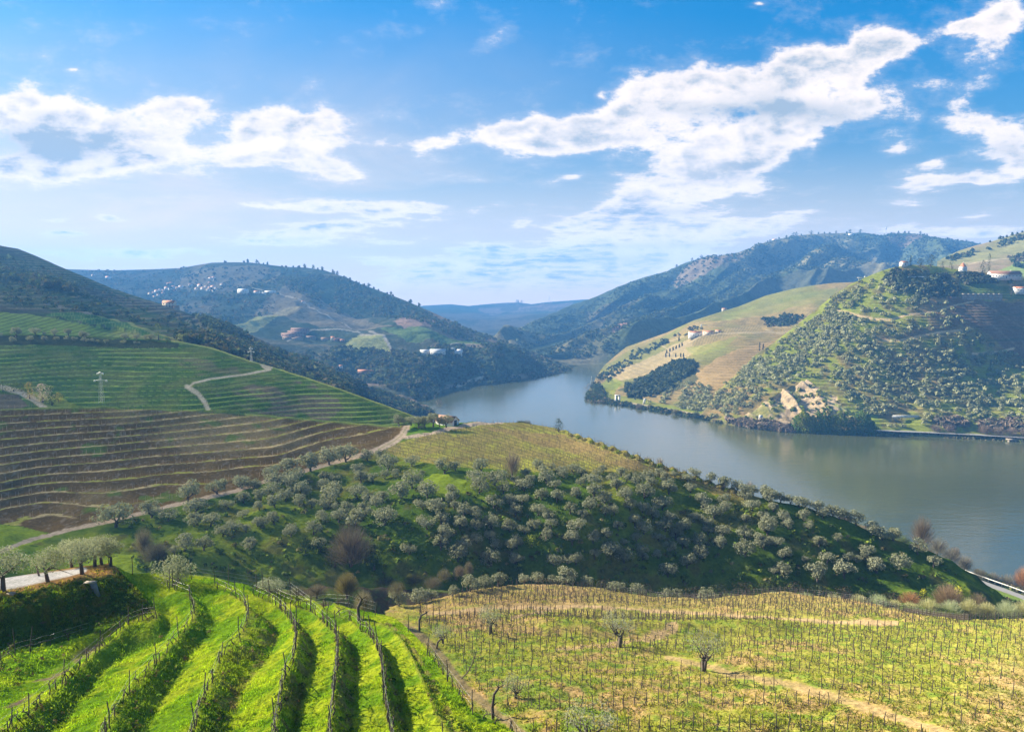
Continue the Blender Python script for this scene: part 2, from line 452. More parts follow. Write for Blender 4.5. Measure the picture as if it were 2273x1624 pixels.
# ---- A: the near green terraces and the mossy bank with the road
ROWS_A = [
    (0, [(-150, 1560), (-60, 1510), (3, 1475), (34, 1454), (66, 1445), (140, 1425), (200, 1405)]),
    (1, [(-60, 1680), (27, 1617), (64, 1587), (145, 1511), (220, 1442), (286, 1386), (317, 1374), (347, 1371)]),
    (2, [(215, 1680), (243, 1615), (288, 1535), (329, 1494), (347, 1472), (364, 1456), (399, 1412), (426, 1380), (432, 1360), (421, 1322), (405, 1317), (374, 1303)]),
    (3, [(415, 1680), (433, 1617), (452, 1554), (477, 1505), (492, 1459), (533, 1420), (543, 1393), (552, 1371), (543, 1341), (523, 1325), (480, 1305)]),
    (4, [(600, 1690), (612, 1617), (631, 1508), (648, 1475), (656, 1442), (658, 1399), (648, 1382), (624, 1352), (600, 1336), (560, 1318)]),
    (5, [(730, 1690), (734, 1615), (739, 1557), (746, 1494), (750, 1440), (746, 1407), (725, 1388), (690, 1355), (661, 1347), (610, 1328)]),
    (6, [(880, 1690), (866, 1617), (855, 1557), (850, 1494), (842, 1448), (822, 1412), (805, 1401), (775, 1375), (720, 1352)]),
    (7.6, [(1170, 1680), (1134, 1622), (1049, 1584), (992, 1508), (948, 1447), (906, 1398), (891, 1387), (866, 1371), (833, 1365), (787, 1356)]),
]
rho_t = TPS([(x, y, k) for k, L in ROWS_A for x, y in L] + [(-150, 1700, 0.2), (0, 1500, 0.15), (1220, 1690, 7.9)], 2e-4)
BANK = [(-200, 1300), (0, 1302), (100, 1286), (180, 1268), (240, 1256), (262, 1264), (300, 1300), (345, 1352), (300, 1372), (200, 1408), (100, 1436), (0, 1462), (-200, 1520)]
def disp_a(px, py, x, y, z):
    rho = rho_t(px, py)
    f = rho - np.floor(rho)
    w = sstep(1285, 1345, py + 0 * px) * (1 - inpoly(px, py, BANK))
    w = w * sstep(0.0, 0.6, rho) * (1 - sstep(7.0, 7.25, rho))
    h = 1.2
    g = np.minimum(f / 0.36, 1.0); g = g * g * (3 - 2 * g)
    d = h * (f - g) * w * 1.05
    edge = np.exp(-((np.minimum(f, 1 - f)) / 0.07) ** 2) * w * 0.10
    d = d + edge
    d = d + (fbm(x * 0.9, y * 0.9, 4, 3) - .5) * 0.28 + (fbm(x * 3.1, y * 3.1, 3, 9) - .5) * 0.20
    bank = inpoly(px, py, BANK)
    d = d + bank * (fbm(x * 1.6, z * 2.2, 3, 13) - .5) * 0.35
    road = path_mask(px, py, [(-60, 1300), (40, 1290), (110, 1280), (190, 1266)], 16)
    return d * (1 - road * .9)
ROAD_A = [(-160, 1312), (-60, 1300), (20, 1293), (90, 1282), (150, 1272), (188, 1264)]
def paint_a(px, py, x, y, z):
    n1 = fbm(x * 0.5, y * 0.5, 4, 21); n2 = fbm(x * 2.5, y * 2.5, 3, 31); n3 = fbm(x * .15, y * .15, 3, 41)
    c = C_GRASS + (C_GRASS_Y - C_GRASS) * sstep(.35, .62, n1)[..., None]
    c = blend(c, (0.06, 0.15, 0.015), sstep(.55, .75, n2) * .6)
    rho = rho_t(px, py); f = rho - np.floor(rho)
    onb = sstep(0.03, .12, f) * (1 - sstep(.30, .42, f)) * sstep(1345, 1370, py) * (rho > .6) * (rho < 7.3)
    brown = onb * sstep(.42, .58, fbm(x * 1.3, y * 1.3, 3, 51)) * sstep(2.3, 3.4, rho)
    c = blend(c, (0.20, 0.15, 0.07), brown * .75)
    c = blend(c, (0.07, 0.14, 0.02), onb * (1 - sstep(2.3, 3.4, rho)) * .6)
    edge = np.exp(-((np.minimum(f, 1 - f)) / 0.05) ** 2) * (py > 1320) * (rho > .6) * (rho < 7.4)
    c = blend(c, (0.20, 0.16, 0.06), edge * .5)
    bank = inpoly(px, py, BANK).astype(float)
    cb = blend(np.broadcast_to(np.array([0.105, 0.10, 0.018]), c.shape), (0.05, 0.08, 0.015), sstep(.4, .6, n2))
    cb = blend(cb, (0.26, 0.12, 0.035), sstep(.5, .7, n1) * (1 - sstep(1270, 1320, py)) * .9)
    cb = blend(cb, (0.06, 0.13, 0.015), sstep(1350, 1430, py))
    c = blend(c, cb, bank)
    verge = path_mask(px, py, ROAD_A + [(240, 1255)], 22) * (py < 1330) * (px < 275)
    c = blend(c, (0.34, 0.19, 0.08), verge * .85)
    c = blend(c, (0.62, 0.58, 0.52), path_mask(px, py, ROAD_A, lerp(15, 5, np.clip(px / 190, 0, 1))))
    # track between the first row and the bank
    tr = path_mask(px, py, [(-100, 1600), (0, 1560), (60, 1520), (130, 1470), (220, 1425)], 12) * sstep(.42, .6, n1)
    c = blend(c, (0.20, 0.15, 0.11), tr)
    # dirt lane at the right foot
    return c
pA = Patch('terraced_slope', -150, 1215, 2.3, 250,
    [(-150, 1302), (0, 1284), (100, 1268), (180, 1256), (240, 1250), (262, 1260), (290, 1274), (400, 1270), (500, 1286), (600, 1309), (689, 1329), (787, 1350), (833, 1360), (866, 1366), (891, 1382), (906, 1393), (948, 1442), (992, 1502), (1049, 1578), (1134, 1617), (1215, 1680)],
    [(-150, 1690), (1100, 1690), (1215, 1720)],
    [(-150, 1302, 68), (0, 1284, 69), (100, 1268, 70), (180, 1256, 71), (240, 1250, 71), (0, 1312, 60), (-150, 1330, 58), (90, 1296, 62), (180, 1270, 65), (240, 1257, 68),
     (0, 1440, 56), (-150, 1480, 54), (100, 1425, 57), (200, 1400, 59), (300, 1368, 61), (100, 1360, 59), (0, 1370, 57.5), (200, 1335, 62), (262, 1262, 68), (300, 1300, 66), (335, 1350, 62),
     (400, 1273, 71), (400, 1340, 62), (500, 1289, 71), (545, 1350, 60), (600, 1311, 71), (689, 1332, 69.5), (656, 1442, 49.5), (27, 1617, 38), (243, 1617, 38), (433, 1617, 38.2), (612, 1617, 39), (866, 1617, 40.5), (1134, 1623, 42.5),
     (0, 1550, 43), (145, 1511, 46), (220, 1442, 53), (0, 1475, 51), (452, 1554, 42.5), (492, 1459, 49.5), (552, 1371, 58), (658, 1399, 55), (746, 1494, 46.5), (746, 1407, 55.5), (850, 1494, 47.5), (842, 1448, 52), (992, 1508, 48.5), (948, 1448, 55), (906, 1399, 61), (833, 1366, 66),
     (-150, 1690, 34), (600, 1690, 35), (1100, 1690, 38)],
    disp_a, paint_a, None, back=26, lam=2e-3)

# ---- B: the stake vineyard in front, right
def wrow(px): return 125.0 * np.clip((px - 1850) / 420.0, 0, 1.4) ** 2
def disp_b(px, py, x, y, z):
    d = (fbm(x * .25, y * .25, 4, 61) - .5) * 0.9 + (fbm(x * 1.5, y * 1.5, 3, 62) - .5) * .35
    # the sunken terrace line that crosses the middle
    ln = [(1100, 1385), (1200, 1400), (1330, 1412), (1500, 1412), (1620, 1410), (1760, 1404), (1900, 1392), (2000, 1388)]
    yy = interp(ln, px); k = sstep(1120, 1250, px) * (1 - sstep(1640, 1820, px))
    s = py - yy
    d = d + k * (np.where(s < 0, np.exp(-(s / 26.0) ** 2), 0) * 0.0 + 1.6 * np.exp(-((s + 14) / 13.0) ** 2) - .4 * np.exp(-((s - 5) / 6.0) ** 2))
    return d
PATH_B1 = [(950, 1362), (1060, 1352), (1150, 1346), (1260, 1346), (1380, 1350), (1500, 1357), (1600, 1365), (1700, 1372), (1800, 1377), (1900, 1381), (1990, 1383)]
PATH_B2 = [(1240, 1440), (1340, 1434), (1420, 1420), (1500, 1405)]
PATH_B3 = [(1480, 1458), (1560, 1478), (1640, 1500), (1760, 1520), (1850, 1548), (1960, 1585), (2080, 1625), (2200, 1668)]
PATH_B4 = [(905, 1392), (960, 1430), (1000, 1480), (1040, 1530), (1100, 1580), (1160, 1624), (1250, 1690)]
PATH_B5 = [(1136, 1372), (1180, 1364), (1220, 1350)]
def paint_b(px, py, x, y, z):
    n1 = fbm(x * .09, y * .09, 4, 71); n2 = fbm(x * .55, y * .55, 4, 72); n3 = fbm(x * 2.2, y * 2.2, 3, 73)
    green = np.array([0.265, 0.265, 0.045]); dgreen = np.array([0.14, 0.215, 0.03]); dry = np.array([0.36, 0.25, 0.105])
    g = sstep(.32, .55, n1 * .55 + n2 * .45 + sstep(1700, 2150, px) * -.02 - sstep(1520, 1624, py) * .02)
    far = 1 - sstep(1330, 1385, py)
    g = g * (1 - far * .65)
    c = dry + (green - dry) * g[..., None]
    c = blend(c, dgreen, sstep(.55, .72, n2) * g * .8)
    c = blend(c, (0.12, 0.075, 0.04), sstep(.60, .75, n3) * .5)
    c = blend(c, (0.33, 0.24, 0.12), sstep(2120, 2300, px + (py - 1500) * .8) * .6 * sstep(.4, .5, n2))
    c = blend(c, dgreen, inpoly(px, py, [(950, 1440), (1200, 1480), (1330, 1540), (1300, 1700), (1000, 1700), (900, 1500)]) * sstep(.35, .55, n2) * .7)
    for L, w, col in ((PATH_B1, lerp(3, 5, np.clip((px - 1400) / 500, 0, 1)), (0.40, 0.28, 0.15)), (PATH_B2, 5, (0.40, 0.28, 0.15)), (PATH_B3, lerp(5, 9, np.clip((px - 1500) / 600, 0, 1)), (0.33, 0.24, 0.11)), (PATH_B4, 8, (0.22, 0.17, 0.09)), (PATH_B5, 3, (.4, .28, .16))):
        m = path_mask(px + (n2 - .5) * 8, py + (n2 - .5) * 9, L, w)
        c = blend(c, col, m * .9)
    return c
pB = Patch('stake_vineyard_slope', 840, 2425, 3.0, 190,
    [(840, 1348), (930, 1338), (1000, 1322), (1060, 1308), (1100, 1300), (1160, 1297), (1200, 1297), (1300, 1302), (1400, 1316), (1480, 1327), (1560, 1329), (1640, 1320), (1740, 1314), (1830, 1322), (1900, 1332), (1980, 1350), (2060, 1366), (2120, 1374), (2200, 1374), (2273, 1372), (2425, 1374)],
    [(840, 1720), (2425, 1720)],
    [(840, 1700, 66), (1136, 1700, 62), (1700, 1700, 60), (2425, 1700, 62), (1250, 1624, 66), (1700, 1624, 66), (2273, 1624, 68), (1136, 1540, 80), (1800, 1540, 80), (2273, 1540, 84), (900, 1500, 84), (1500, 1450, 105), (2273, 1450, 112), (1000, 1400, 118), (840, 1400, 110), (1136, 1350, 138), (1500, 1390, 128), (1900, 1400, 124),
     (1100, 1300, 160), (1160, 1298, 163), (1350, 1308, 165), (1500, 1328, 160), (1740, 1315, 166), (1900, 1332, 160), (2100, 1371, 145), (2273, 1373, 150), (2425, 1374, 155), (1000, 1322, 150), (840, 1350, 140), (930, 1338, 145)],
    disp_b, paint_b, None, back=60, lam=1e-3)

# ---- C: ploughed terraces, track, flat vineyard and olive hillside
TRACK_C = [(-40, 1240), (60, 1200), (150, 1176), (240, 1157), (300, 1142), (370, 1124), (440, 1108), (520, 1090), (590, 1068), (640, 1055), (700, 1038), (750, 1024), (800, 1010), (840, 997), (875, 980), (893, 965), (903, 948)]
PATH_C2 = [(893, 970), (930, 966), (980, 957), (1030, 946), (1075, 939), (1115, 937)]
F_POLY = [(-200, 890), (905, 930), (896, 962), (870, 984), (800, 1012), (640, 1056), (440, 1108), (240, 1156), (110, 1182), (40, 1168), (-200, 1162)]
E_POLY = [(905, 975), (1000, 957), (1060, 942), (1160, 930), (1260, 950), (1400, 1000), (1600, 1072), (1700, 1100), (1650, 1120), (1500, 1062), (1420, 1050), (1280, 1045), (1150, 1050), (1060, 1040), (960, 1030), (880, 1015), (850, 1000)]
BR_SUN = []
def disp_c(px, py, x, y, z):
    inF = inpoly(px, py, F_POLY).astype(float)
    e = 1 - sstep(2, 16, polydist(px, py, TRACK_C)) 
    zz = z + (fbm(x * .012, y * .012, 3, 81) - .5) * 1.2
    e3 = 1 - sstep(10, 34, polydist(px, py, TRACK_C))
    d = inF * (1 - e3) * step_z(zz, 1.6, 0.93)
    d = d + (fbm(x * .35, y * .35, 3, 82) - .5) * .22 * inF
    c = (1 - inF)
    olive = c * (1 - inpoly(px, py, E_POLY)) * sstep(3, 20, polydist(px, py, TRACK_C))
    zq = z + (fbm(x * .02, y * .02, 3, 85) - .5) * 4
    d = d + olive * (0.25 * step_z(zq, 3.2, .55) + (fbm(x * .045, y * .045, 4, 83) - .5) * 4.0 + (fbm(x * .3, y * .3, 3, 84) - .5) * 0.9)
    eE = inpoly(px, py, E_POLY)
    # scalloped terrace ends along the crest above the river
    s = np.sin((px - 1250) / 23.0 * 2 * math.pi / 1.15) * .5
    crest = [(1160, 938), (1250, 952), (1300, 973), (1400, 1008), (1500, 1044), (1600, 1077), (1700, 1108)]
    k = np.exp(-((py - interp(crest, px)) / 8.0) ** 2) * (px > 1240) * (px < 1660)
    d = d + k * (s * 1.0 + .3)
    return d * sstep(0, 1, 1)
def paint_c(px, py, x, y, z):
    n1 = fbm(x * .03, y * .03, 4, 91); n2 = fbm(x * .18, y * .18, 4, 92); n3 = fbm(x * .9, y * .9, 3, 93)
    # olive hillside grass
    c = np.array([0.066, 0.115, 0.011]) + (np.array([0.18, 0.22, 0.022]) - np.array([0.066, 0.115, 0.011])) * sstep(.4, .66, n1 * .5 + n2 * .5)[..., None]
    c = blend(c, (0.09, 0.065, 0.035), sstep(.56, .72, n2) * .55)
    c = blend(c, (0.035, 0.055, 0.02), sstep(.58, .7, fbm(x * .07, y * .07, 3, 96)) * sstep(1180, 1300, py) * .8)
    c = blend(c, (0.22, 0.29, 0.02), mask(px, py, [(960, 1050), (1120, 1060), (1150, 1085), (1090, 1120), (1000, 1110), (930, 1075)], 6) * .8)
    c = blend(c, (0.22, 0.29, 0.02), mask(px, py, [(-200, 1165), (60, 1170), (120, 1190), (60, 1215), (300, 1225), (330, 1290), (-200, 1300)], 5) * .8)
    # vineyard on the flat shoulder
    e = mask(px, py, E_POLY, 3)
    rows = np.sin((py - 0.30 * (px - 900) - 2.2e-4 * (px - 1100) ** 2) * 2 * math.pi / 7.2 + n1 * 3)
    ce = np.array([0.30, 0.30, 0.05]) + (np.array([0.20, 0.135, 0.07]) - np.array([0.25, 0.255, 0.05])) * (sstep(.35, .65, n2 * .55 + n1 * .45) * .75)[..., None]
    ce = blend(ce, (0.11, 0.13, 0.03), sstep(-.1, .9, rows) * .65)
    ce = blend(ce, (0.28, 0.17, .09), mask(px, py, [(1060, 945), (1250, 965), (1400, 1020), (1560, 1075), (1400, 1040), (1250, 1000)], 8) * .4)
    c = blend(c, ce, e)
    c = blend(c, (0.13, 0.24, 0.02), mask(px, py, [(905, 945), (1010, 938), (1040, 945), (980, 958), (900, 972)], 3) * .8)
    # ploughed terraces
    f = inpoly(px, py, F_POLY).astype(float)
    zz = z + (fbm(x * .012, y * .012, 3, 81) - .5) * 1.2
    cf = np.array([0.130, 0.084, 0.026]) + (np.array([0.22, 0.160, 0.065]) - np.array([0.130, 0.084, 0.026])) * sstep(.45, .7, n1)[..., None]
    cf = blend(cf, (0.30, 0.25, 0.19), sstep(.64, .74, n3) * .35)
    cf = blend(cf, (0.10, 0.17, 0.02), sstep(.68, .76, n2 * .6 + fbm(x * .02, y * .06, 3, 95) * .4 + .03 * (px < 400)) * .7)
    u = (zz) / 1.6; fr = u - np.floor(u)
    tread = sstep(.93, .965, fr) * sstep(14, 34, polydist(px, py, TRACK_C))
    ed = np.array([0.32, 0.32, 0.06]) + (np.array([0.46, 0.36, 0.17]) - np.array([0.32, 0.32, 0.06])) * sstep(.42, .58, n2)[..., None]
    cf = blend(cf, ed, tread * .85)
    c = blend(c, cf, f)
    c = blend(c, (0.20, 0.25, 0.05), np.exp(-((py - interp([(0, 908), (300, 903), (500, 915), (700, 932), (860, 945)], px)) / 3.0) ** 2) * (px < 890))
    for L, w in ((TRACK_C, lerp(4.2, 7.0, np.clip((px - 750) / 140, 0, 1))), (PATH_C2, 3.2)):
        m = path_mask(px + (n3 - .5) * 3, py + (n3 - .5) * 3, L, w)
        c = blend(c, (0.44, 0.34, 0.24), m)
    g = path_mask(px, py, [(x_, y_ - 1) for x_, y_ in TRACK_C if x_ > 820], 1.3)
    c = blend(c, (0.22, 0.22, 0.08), g * .6)
    return c
pC = Patch('olive_grove_hill', -150, 2320, 3.1, 250,
    [(-150, 906), (0, 908), (100, 903), (300, 903), (500, 914), (600, 922), (700, 931), (860, 944), (905, 944), (1000, 940), (1080, 937), (1160, 938), (1230, 949), (1300, 972), (1400, 1008), (1500, 1043), (1600, 1078), (1700, 1108), (1800, 1134), (1900, 1165), (2000, 1197), (2100, 1244), (2170, 1285), (2230, 1330), (2320, 1400)],
    [(-150, 1330), (300, 1340), (600, 1370), (1000, 1345), (1600, 1355), (2000, 1385), (2320, 1440)],
    [(-150, 906, 250), (0, 908, 255), (300, 903, 265), (600, 922, 285), (860, 945, 300), (0, 1000, 228), (300, 1000, 240), (600, 1000, 250), (800, 1000, 264), (0, 1084, 208), (300, 1060, 222), (586, 1023, 242), (0, 1170, 188), (200, 1130, 201), (100, 1195, 184), (350, 1115, 208), (560, 1075, 225), (750, 1020, 255), (880, 965, 290), (-150, 1100, 200),
     (905, 946, 300), (1000, 941, 305), (1160, 938, 312), (1250, 955, 300), (1160, 1000, 258), (900, 1000, 262), (1000, 1035, 232), (1400, 1040, 228), (1300, 1000, 255), (1470, 1045, 232), (1200, 1048, 224),
     (1500, 1045, 232), (1700, 1110, 218), (1900, 1165, 210), (2050, 1220, 205), (2150, 1275, 202), (2320, 1400, 196),
     (300, 1280, 160), (0, 1250, 150), (600, 1290, 172), (900, 1290, 182), (1270, 1300, 188), (1600, 1315, 190), (1900, 1320, 190), (2150, 1330, 188), (1000, 1345, 180), (0, 1330, 140), (600, 1370, 165), (1600, 1355, 187), (2200, 1420, 180),
     (600, 1180, 192), (800, 1180, 196), (1160, 1110, 212), (1160, 1200, 197), (1500, 1140, 211), (1500, 1230, 198), (1800, 1230, 198), (900, 1100, 214), (400, 1200, 180), (650, 1100, 218)],
    disp_c, paint_c, None, back=300, lam=1e-3)

# ---- D: right river bank with the lane
LANE_D = [(2095, 1262), (2130, 1277), (2175, 1294), (2220, 1310), (2273, 1330), (2360, 1364), (2460, 1405)]
def disp_d(px, py, x, y, z):
    r = path_mask(px, py, LANE_D, 22)
    return ((fbm(x * .08, y * .08, 4, 101) - .5) * 2.4 + (fbm(x * .6, y * .6, 3, 102) - .5) * .5) * (1 - r) * sstep(0, 14, py - interp(SHORE_D, px))
SHORE_D = [(1850, 1140), (1950, 1165), (2000, 1186), (2060, 1206), (2120, 1234), (2180, 1264), (2273, 1303), (2360, 1343), (2460, 1392)]
def dsh(py): return CAM_Z * FPX / (py - YH)
def paint_d(px, py, x, y, z):
    n1 = fbm(x * .06, y * .06, 4, 111); n2 = fbm(x * .5, y * .5, 3, 112)
    c = np.array([0.14, 0.11, 0.06]) + (np.array([0.10, 0.15, 0.03]) - np.array([0.14, 0.11, 0.06])) * sstep(.42, .58, n1)[..., None]
    c = blend(c, (0.07, 0.06, 0.04), sstep(.55, .7, n2) * .7)
    c = blend(c, (0.13, 0.20, 0.03), path_mask(px, py - 12, LANE_D, 24) * .7)
    return c
pD = Patch('river_bank_near', 1840, 2470, 4.0, 70,
    [(a, b + 2) for a, b in SHORE_D],
    [(1840, 1330), (2000, 1375), (2150, 1430), (2300, 1460), (2470, 1520)],
    [(a, b, dsh(b)) for a, b in SHORE_D] + [(a, b, (CAM_Z - 8) * FPX / (b - YH)) for a, b in LANE_D] + [(2273, 1372, 240), (2150, 1340, 245), (2050, 1300, 252), (2273, 1440, 195), (2150, 1430, 190), (1950, 1260, 280), (1900, 1330, 230), (2470, 1500, 190), (2000, 1375, 215)],
    disp_d, paint_d, None, back=30, lam=1e-4)

# ---- the overgrown gully floor between the near slopes and the olive hill
def disp_q(px, py, x, y, z): return (fbm(x * .12, y * .12, 4, 105) - .5) * 1.6
def paint_q(px, py, x, y, z):
    n1 = fbm(x * .15, y * .15, 4, 106)
    return np.array([0.07, 0.055, 0.035]) + (np.array([0.085, 0.115, 0.025]) - np.array([0.07, 0.055, 0.035])) * sstep(.45, .6, n1)[..., None]
pQ = Patch('gully_floor', -150, 2150, 6.0, 60, [(-150, 1306), (600, 1306), (900, 1304), (1100, 1306), (1400, 1314), (1800, 1322), (2000, 1332), (2150, 1345)], [(-150, 1720), (2150, 1720)],
    [(-150, 1306, 150), (300, 1306, 158), (600, 1306, 168), (900, 1304, 176), (1200, 1306, 187), (1500, 1316, 187), (1800, 1322, 186), (2000, 1332, 182), (2150, 1345, 178),
     (-150, 1345, 115), (300, 1345, 100), (700, 1345, 100), (860, 1345, 142), (940, 1345, 158), (940, 1400, 136), (940, 1500, 102), (860, 1400, 118), (1100, 1345, 160), (1500, 1350, 164), (2000, 1355, 166), (300, 1400, 84), (790, 1400, 94), (1100, 1400, 136), (1600, 1400, 143), (2100, 1400, 148), (300, 1500, 66), (800, 1500, 76), (1100, 1500, 106), (1700, 1500, 110), (2150, 1500, 116), (300, 1720, 50), (900, 1720, 54), (1300, 1720, 60), (2150, 1720, 60), (1300, 1624, 76), (2100, 1624, 76)],
    disp_q, paint_q, None, back=6, lam=2e-3)

# ---- G: middle green terraces
TRACK_G = [(415, 860), (440, 875), (455, 893), (462, 908)]
TRACK_G2 = [(418, 862), (430, 852), (470, 842), (540, 833), (600, 822), (605, 812), (585, 803)]
TRACK_G3 = [(-40, 850), (0, 858), (40, 868), (75, 885), (100, 905)]
def disp_g(px, py, x, y, z):
    top = interp(TOP_G, px)
    w = sstep(3, 16, py - top) * sstep(2, 9, polydist(px, py, TRACK_G)) * sstep(2, 7, polydist(px, py, TRACK_G2)) * sstep(3, 8, polydist(px, py, TRACK_G3))
    w = w * (1 - inpoly(px, py, [(-200, 735), (400, 752), (400, 778), (-200, 765)]))
    zz = z + (fbm(x * .010, y * .010, 3, 121) - .5) * 4.0
    return w * step_z(zz, 1.45, 0.87) + (fbm(x * .2, y * .2, 3, 122) - .5) * .35 + (fbm(x * .02, y * .02, 3, 127) - .5) * 1.5
TOP_G = [(-150, 735), (0, 740), (100, 743), (200, 746), (330, 753), (400, 757), (470, 771), (560, 802), (600, 814), (680, 838), (760, 864), (830, 888), (905, 915), (940, 932), (1000, 960)]
def paint_g(px, py, x, y, z):
    n1 = fbm(x * .02, y * .02, 4, 123); n2 = fbm(x * .12, y * .12, 4, 124); n3 = fbm(x * .5, y * .5, 3, 125)
    c = np.array([0.055, 0.103, 0.020]) + (np.array([0.10, 0.128, 0.032]) - np.array([0.055, 0.103, 0.020])) * sstep(.35, .65, n2)[..., None]
    soil = mask(px, py, [(560, 850), (700, 850), (770, 905), (720, 935), (560, 915), (480, 880)], 14, 40) * .75 + mask(px, py, [(380, 790), (520, 810), (540, 830), (420, 835)], 10, 30) * .4
    c = blend(c, (0.16, 0.115, 0.08), np.clip(soil, 0, 1) * sstep(.35, .6, n2))
    zz = z + (fbm(x * .010, y * .010, 3, 121) - .5) * 4.0
    u = zz / 1.45; fr = u - np.floor(u)
    tread = sstep(.84, .92, fr)
    c = blend(c, (0.20, 0.27, 0.045), tread * .85 * sstep(.30, .50, fbm(x * .03, y * .06, 3, 126)))
    top = interp(TOP_G, px)
    c = blend(c, (0.26, 0.27, 0.07), (1 - sstep(1.5, 4.5, py - top)) * (px > 380))
    c = blend(c, (0.045, 0.05, 0.022), mask(px, py, [(-200, 742), (100, 745), (330, 757), (400, 762), (395, 772), (300, 773), (100, 765), (-200, 768)], 3) * .9)
    c = blend(c, (0.13, 0.095, 0.065), mask(px, py, [(-200, 868), (40, 875), (65, 900), (30, 912), (-200, 915)], 3) * .85)
    c = blend(c, (0.24, 0.26, 0.04), mask(px, py, [(60, 868), (130, 880), (170, 898), (130, 906), (100, 905), (70, 885)], 3) * .8)
    for L, w in ((TRACK_G, 5), (TRACK_G2, 2.2), (TRACK_G3, 6)):
        c = blend(c, (0.44, 0.36, 0.25), path_mask(px, py, L, w) * .9)
    c = blend(c, (0.4, 0.33, 0.22), inpoly(px, py, [(575, 808), (600, 812), (600, 820), (588, 822)]).astype(float))
    return c * 1.2
pG = Patch('green_terrace_hill', -150, 1000, 3.0, 150, TOP_G,
    [(-150, 950), (300, 950), (600, 965), (900, 985), (1000, 1000)],
    [(0, 945, 285), (300, 940, 290), (600, 960, 300), (900, 965, 318), (0, 850, 322), (300, 850, 330), (600, 870, 330), (0, 742, 392), (-150, 737, 392), (330, 755, 395), (600, 815, 372), (760, 865, 350), (905, 915, 338), (1000, 960, 330), (470, 772, 390), (450, 830, 340), (-150, 945, 285)],
    disp_g, paint_g, None, back=120, lam=1e-3)

# ---- I: the dark terraced mountain on the left, with the bright fields at its foot
TOP_I = [(-150, 520), (-60, 533), (0, 545), (40, 552), (80, 568), (130, 590), (190, 615), (250, 640), (310, 660), (375, 680), (440, 703), (500, 724), (560, 745), (620, 772), (700, 805), (780, 840), (850, 872), (900, 892), (940, 906), (958, 914), (1010, 940)]
FIELD1 = [(-200, 680), (0, 691), (100, 703), (200, 724), (300, 741), (400, 760), (470, 765), (470, 785), (-200, 775)]
FIELD2 = [(100, 700), (140, 694), (200, 700), (260, 718), (330, 742), (380, 756), (300, 741), (200, 723)]
BELT = [(390, 755), (440, 745), (500, 752), (600, 778), (680, 800), (780, 845), (860, 878), (930, 905), (975, 925), (900, 925), (800, 900), (700, 880), (600, 850), (480, 790)]
def disp_i(px, py, x, y, z):
    w = sstep(1, 10, py - interp(TOP_I, px)) * (1 - inpoly(px, py, FIELD1)) * (1 - inpoly(px, py, BELT)) * .9
    d = w * step_z(z + (fbm(x * .004, y * .004, 3, 131) - .5) * 14, 3.1, .55)
    return d + (fbm(x * .008, y * .008, 4, 132) - .5) * 12 * sstep(2, 60, py - interp(TOP_I, px)) * (1 - inpoly(px, py, FIELD1)) + (fbm(x * .1, y * .1, 3, 133) - .5) * .6
def paint_i(px, py, x, y, z):
    n1 = fbm(x * .008, y * .008, 4, 134); n2 = fbm(x * .06, y * .06, 4, 135)
    c = np.array([0.085, 0.075, 0.045]) + (np.array([0.06, 0.09, 0.03]) - np.array([0.085, 0.075, 0.045])) * sstep(.38, .6, n1)[..., None]
    c = blend(c, (0.13, 0.10, 0.065), sstep(.55, .7, n2) * .6)
    zz = z + (fbm(x * .004, y * .004, 3, 131) - .5) * 14
    u = zz / 3.1; fr = u - np.floor(u)
    c = blend(c, (0.19, 0.165, 0.085), sstep(.55, .72, fr) * .8 * sstep(.35, .55, fbm(x * .012, y * .03, 3, 136)))
    c = blend(c, (0.045, 0.06, 0.025), mask(px, py, [(-200, 590), (0, 605), (60, 615), (130, 640), (180, 665), (120, 660), (40, 640), (-200, 630)], 8, 30) * .9)
    r = np.sin((px * .35 + py * 1.25) * 2 * math.pi / 9.5)
    f1 = mask(px, py, FIELD1, 2)
    cf = np.array([0.20, 0.27, 0.04]) + (np.array([0.25, 0.22, 0.08]) - np.array([0.20, 0.27, 0.04])) * sstep(250, 420, px + n2 * 80)[..., None]
    cf = blend(cf, (0.09, 0.11, 0.03), sstep(0.1, .8, r) * .6)
    c = blend(c, cf, f1)
    r2 = np.sin((px + py * .4) * 2 * math.pi / 7.0)
    f2 = mask(px, py, FIELD2, 1.5)
    c = blend(c, blend(np.broadcast_to(np.array([0.075, 0.15, 0.03]), c.shape), (0.20, 0.24, 0.06), sstep(.2, .9, r2) * .7), f2)
    c = blend(c, (0.24, 0.25, 0.07), path_mask(px, py, [(200, 700), (260, 716), (320, 738), (400, 757)], 2))
    c = blend(c, (0.27, 0.23, 0.13), path_mask(px, py, [(180, 660), (240, 652), (330, 670), (400, 690)], 1.2) * .4)
    c = blend(c, (0.35, 0.27, 0.18), path_mask(px, py, [(100, 672), (150, 685), (190, 697), (208, 698)], 2.4) * .8)
    c = blend(c, (0.045, 0.055, 0.025), mask(px, py, BELT, 4, 25))
    return c
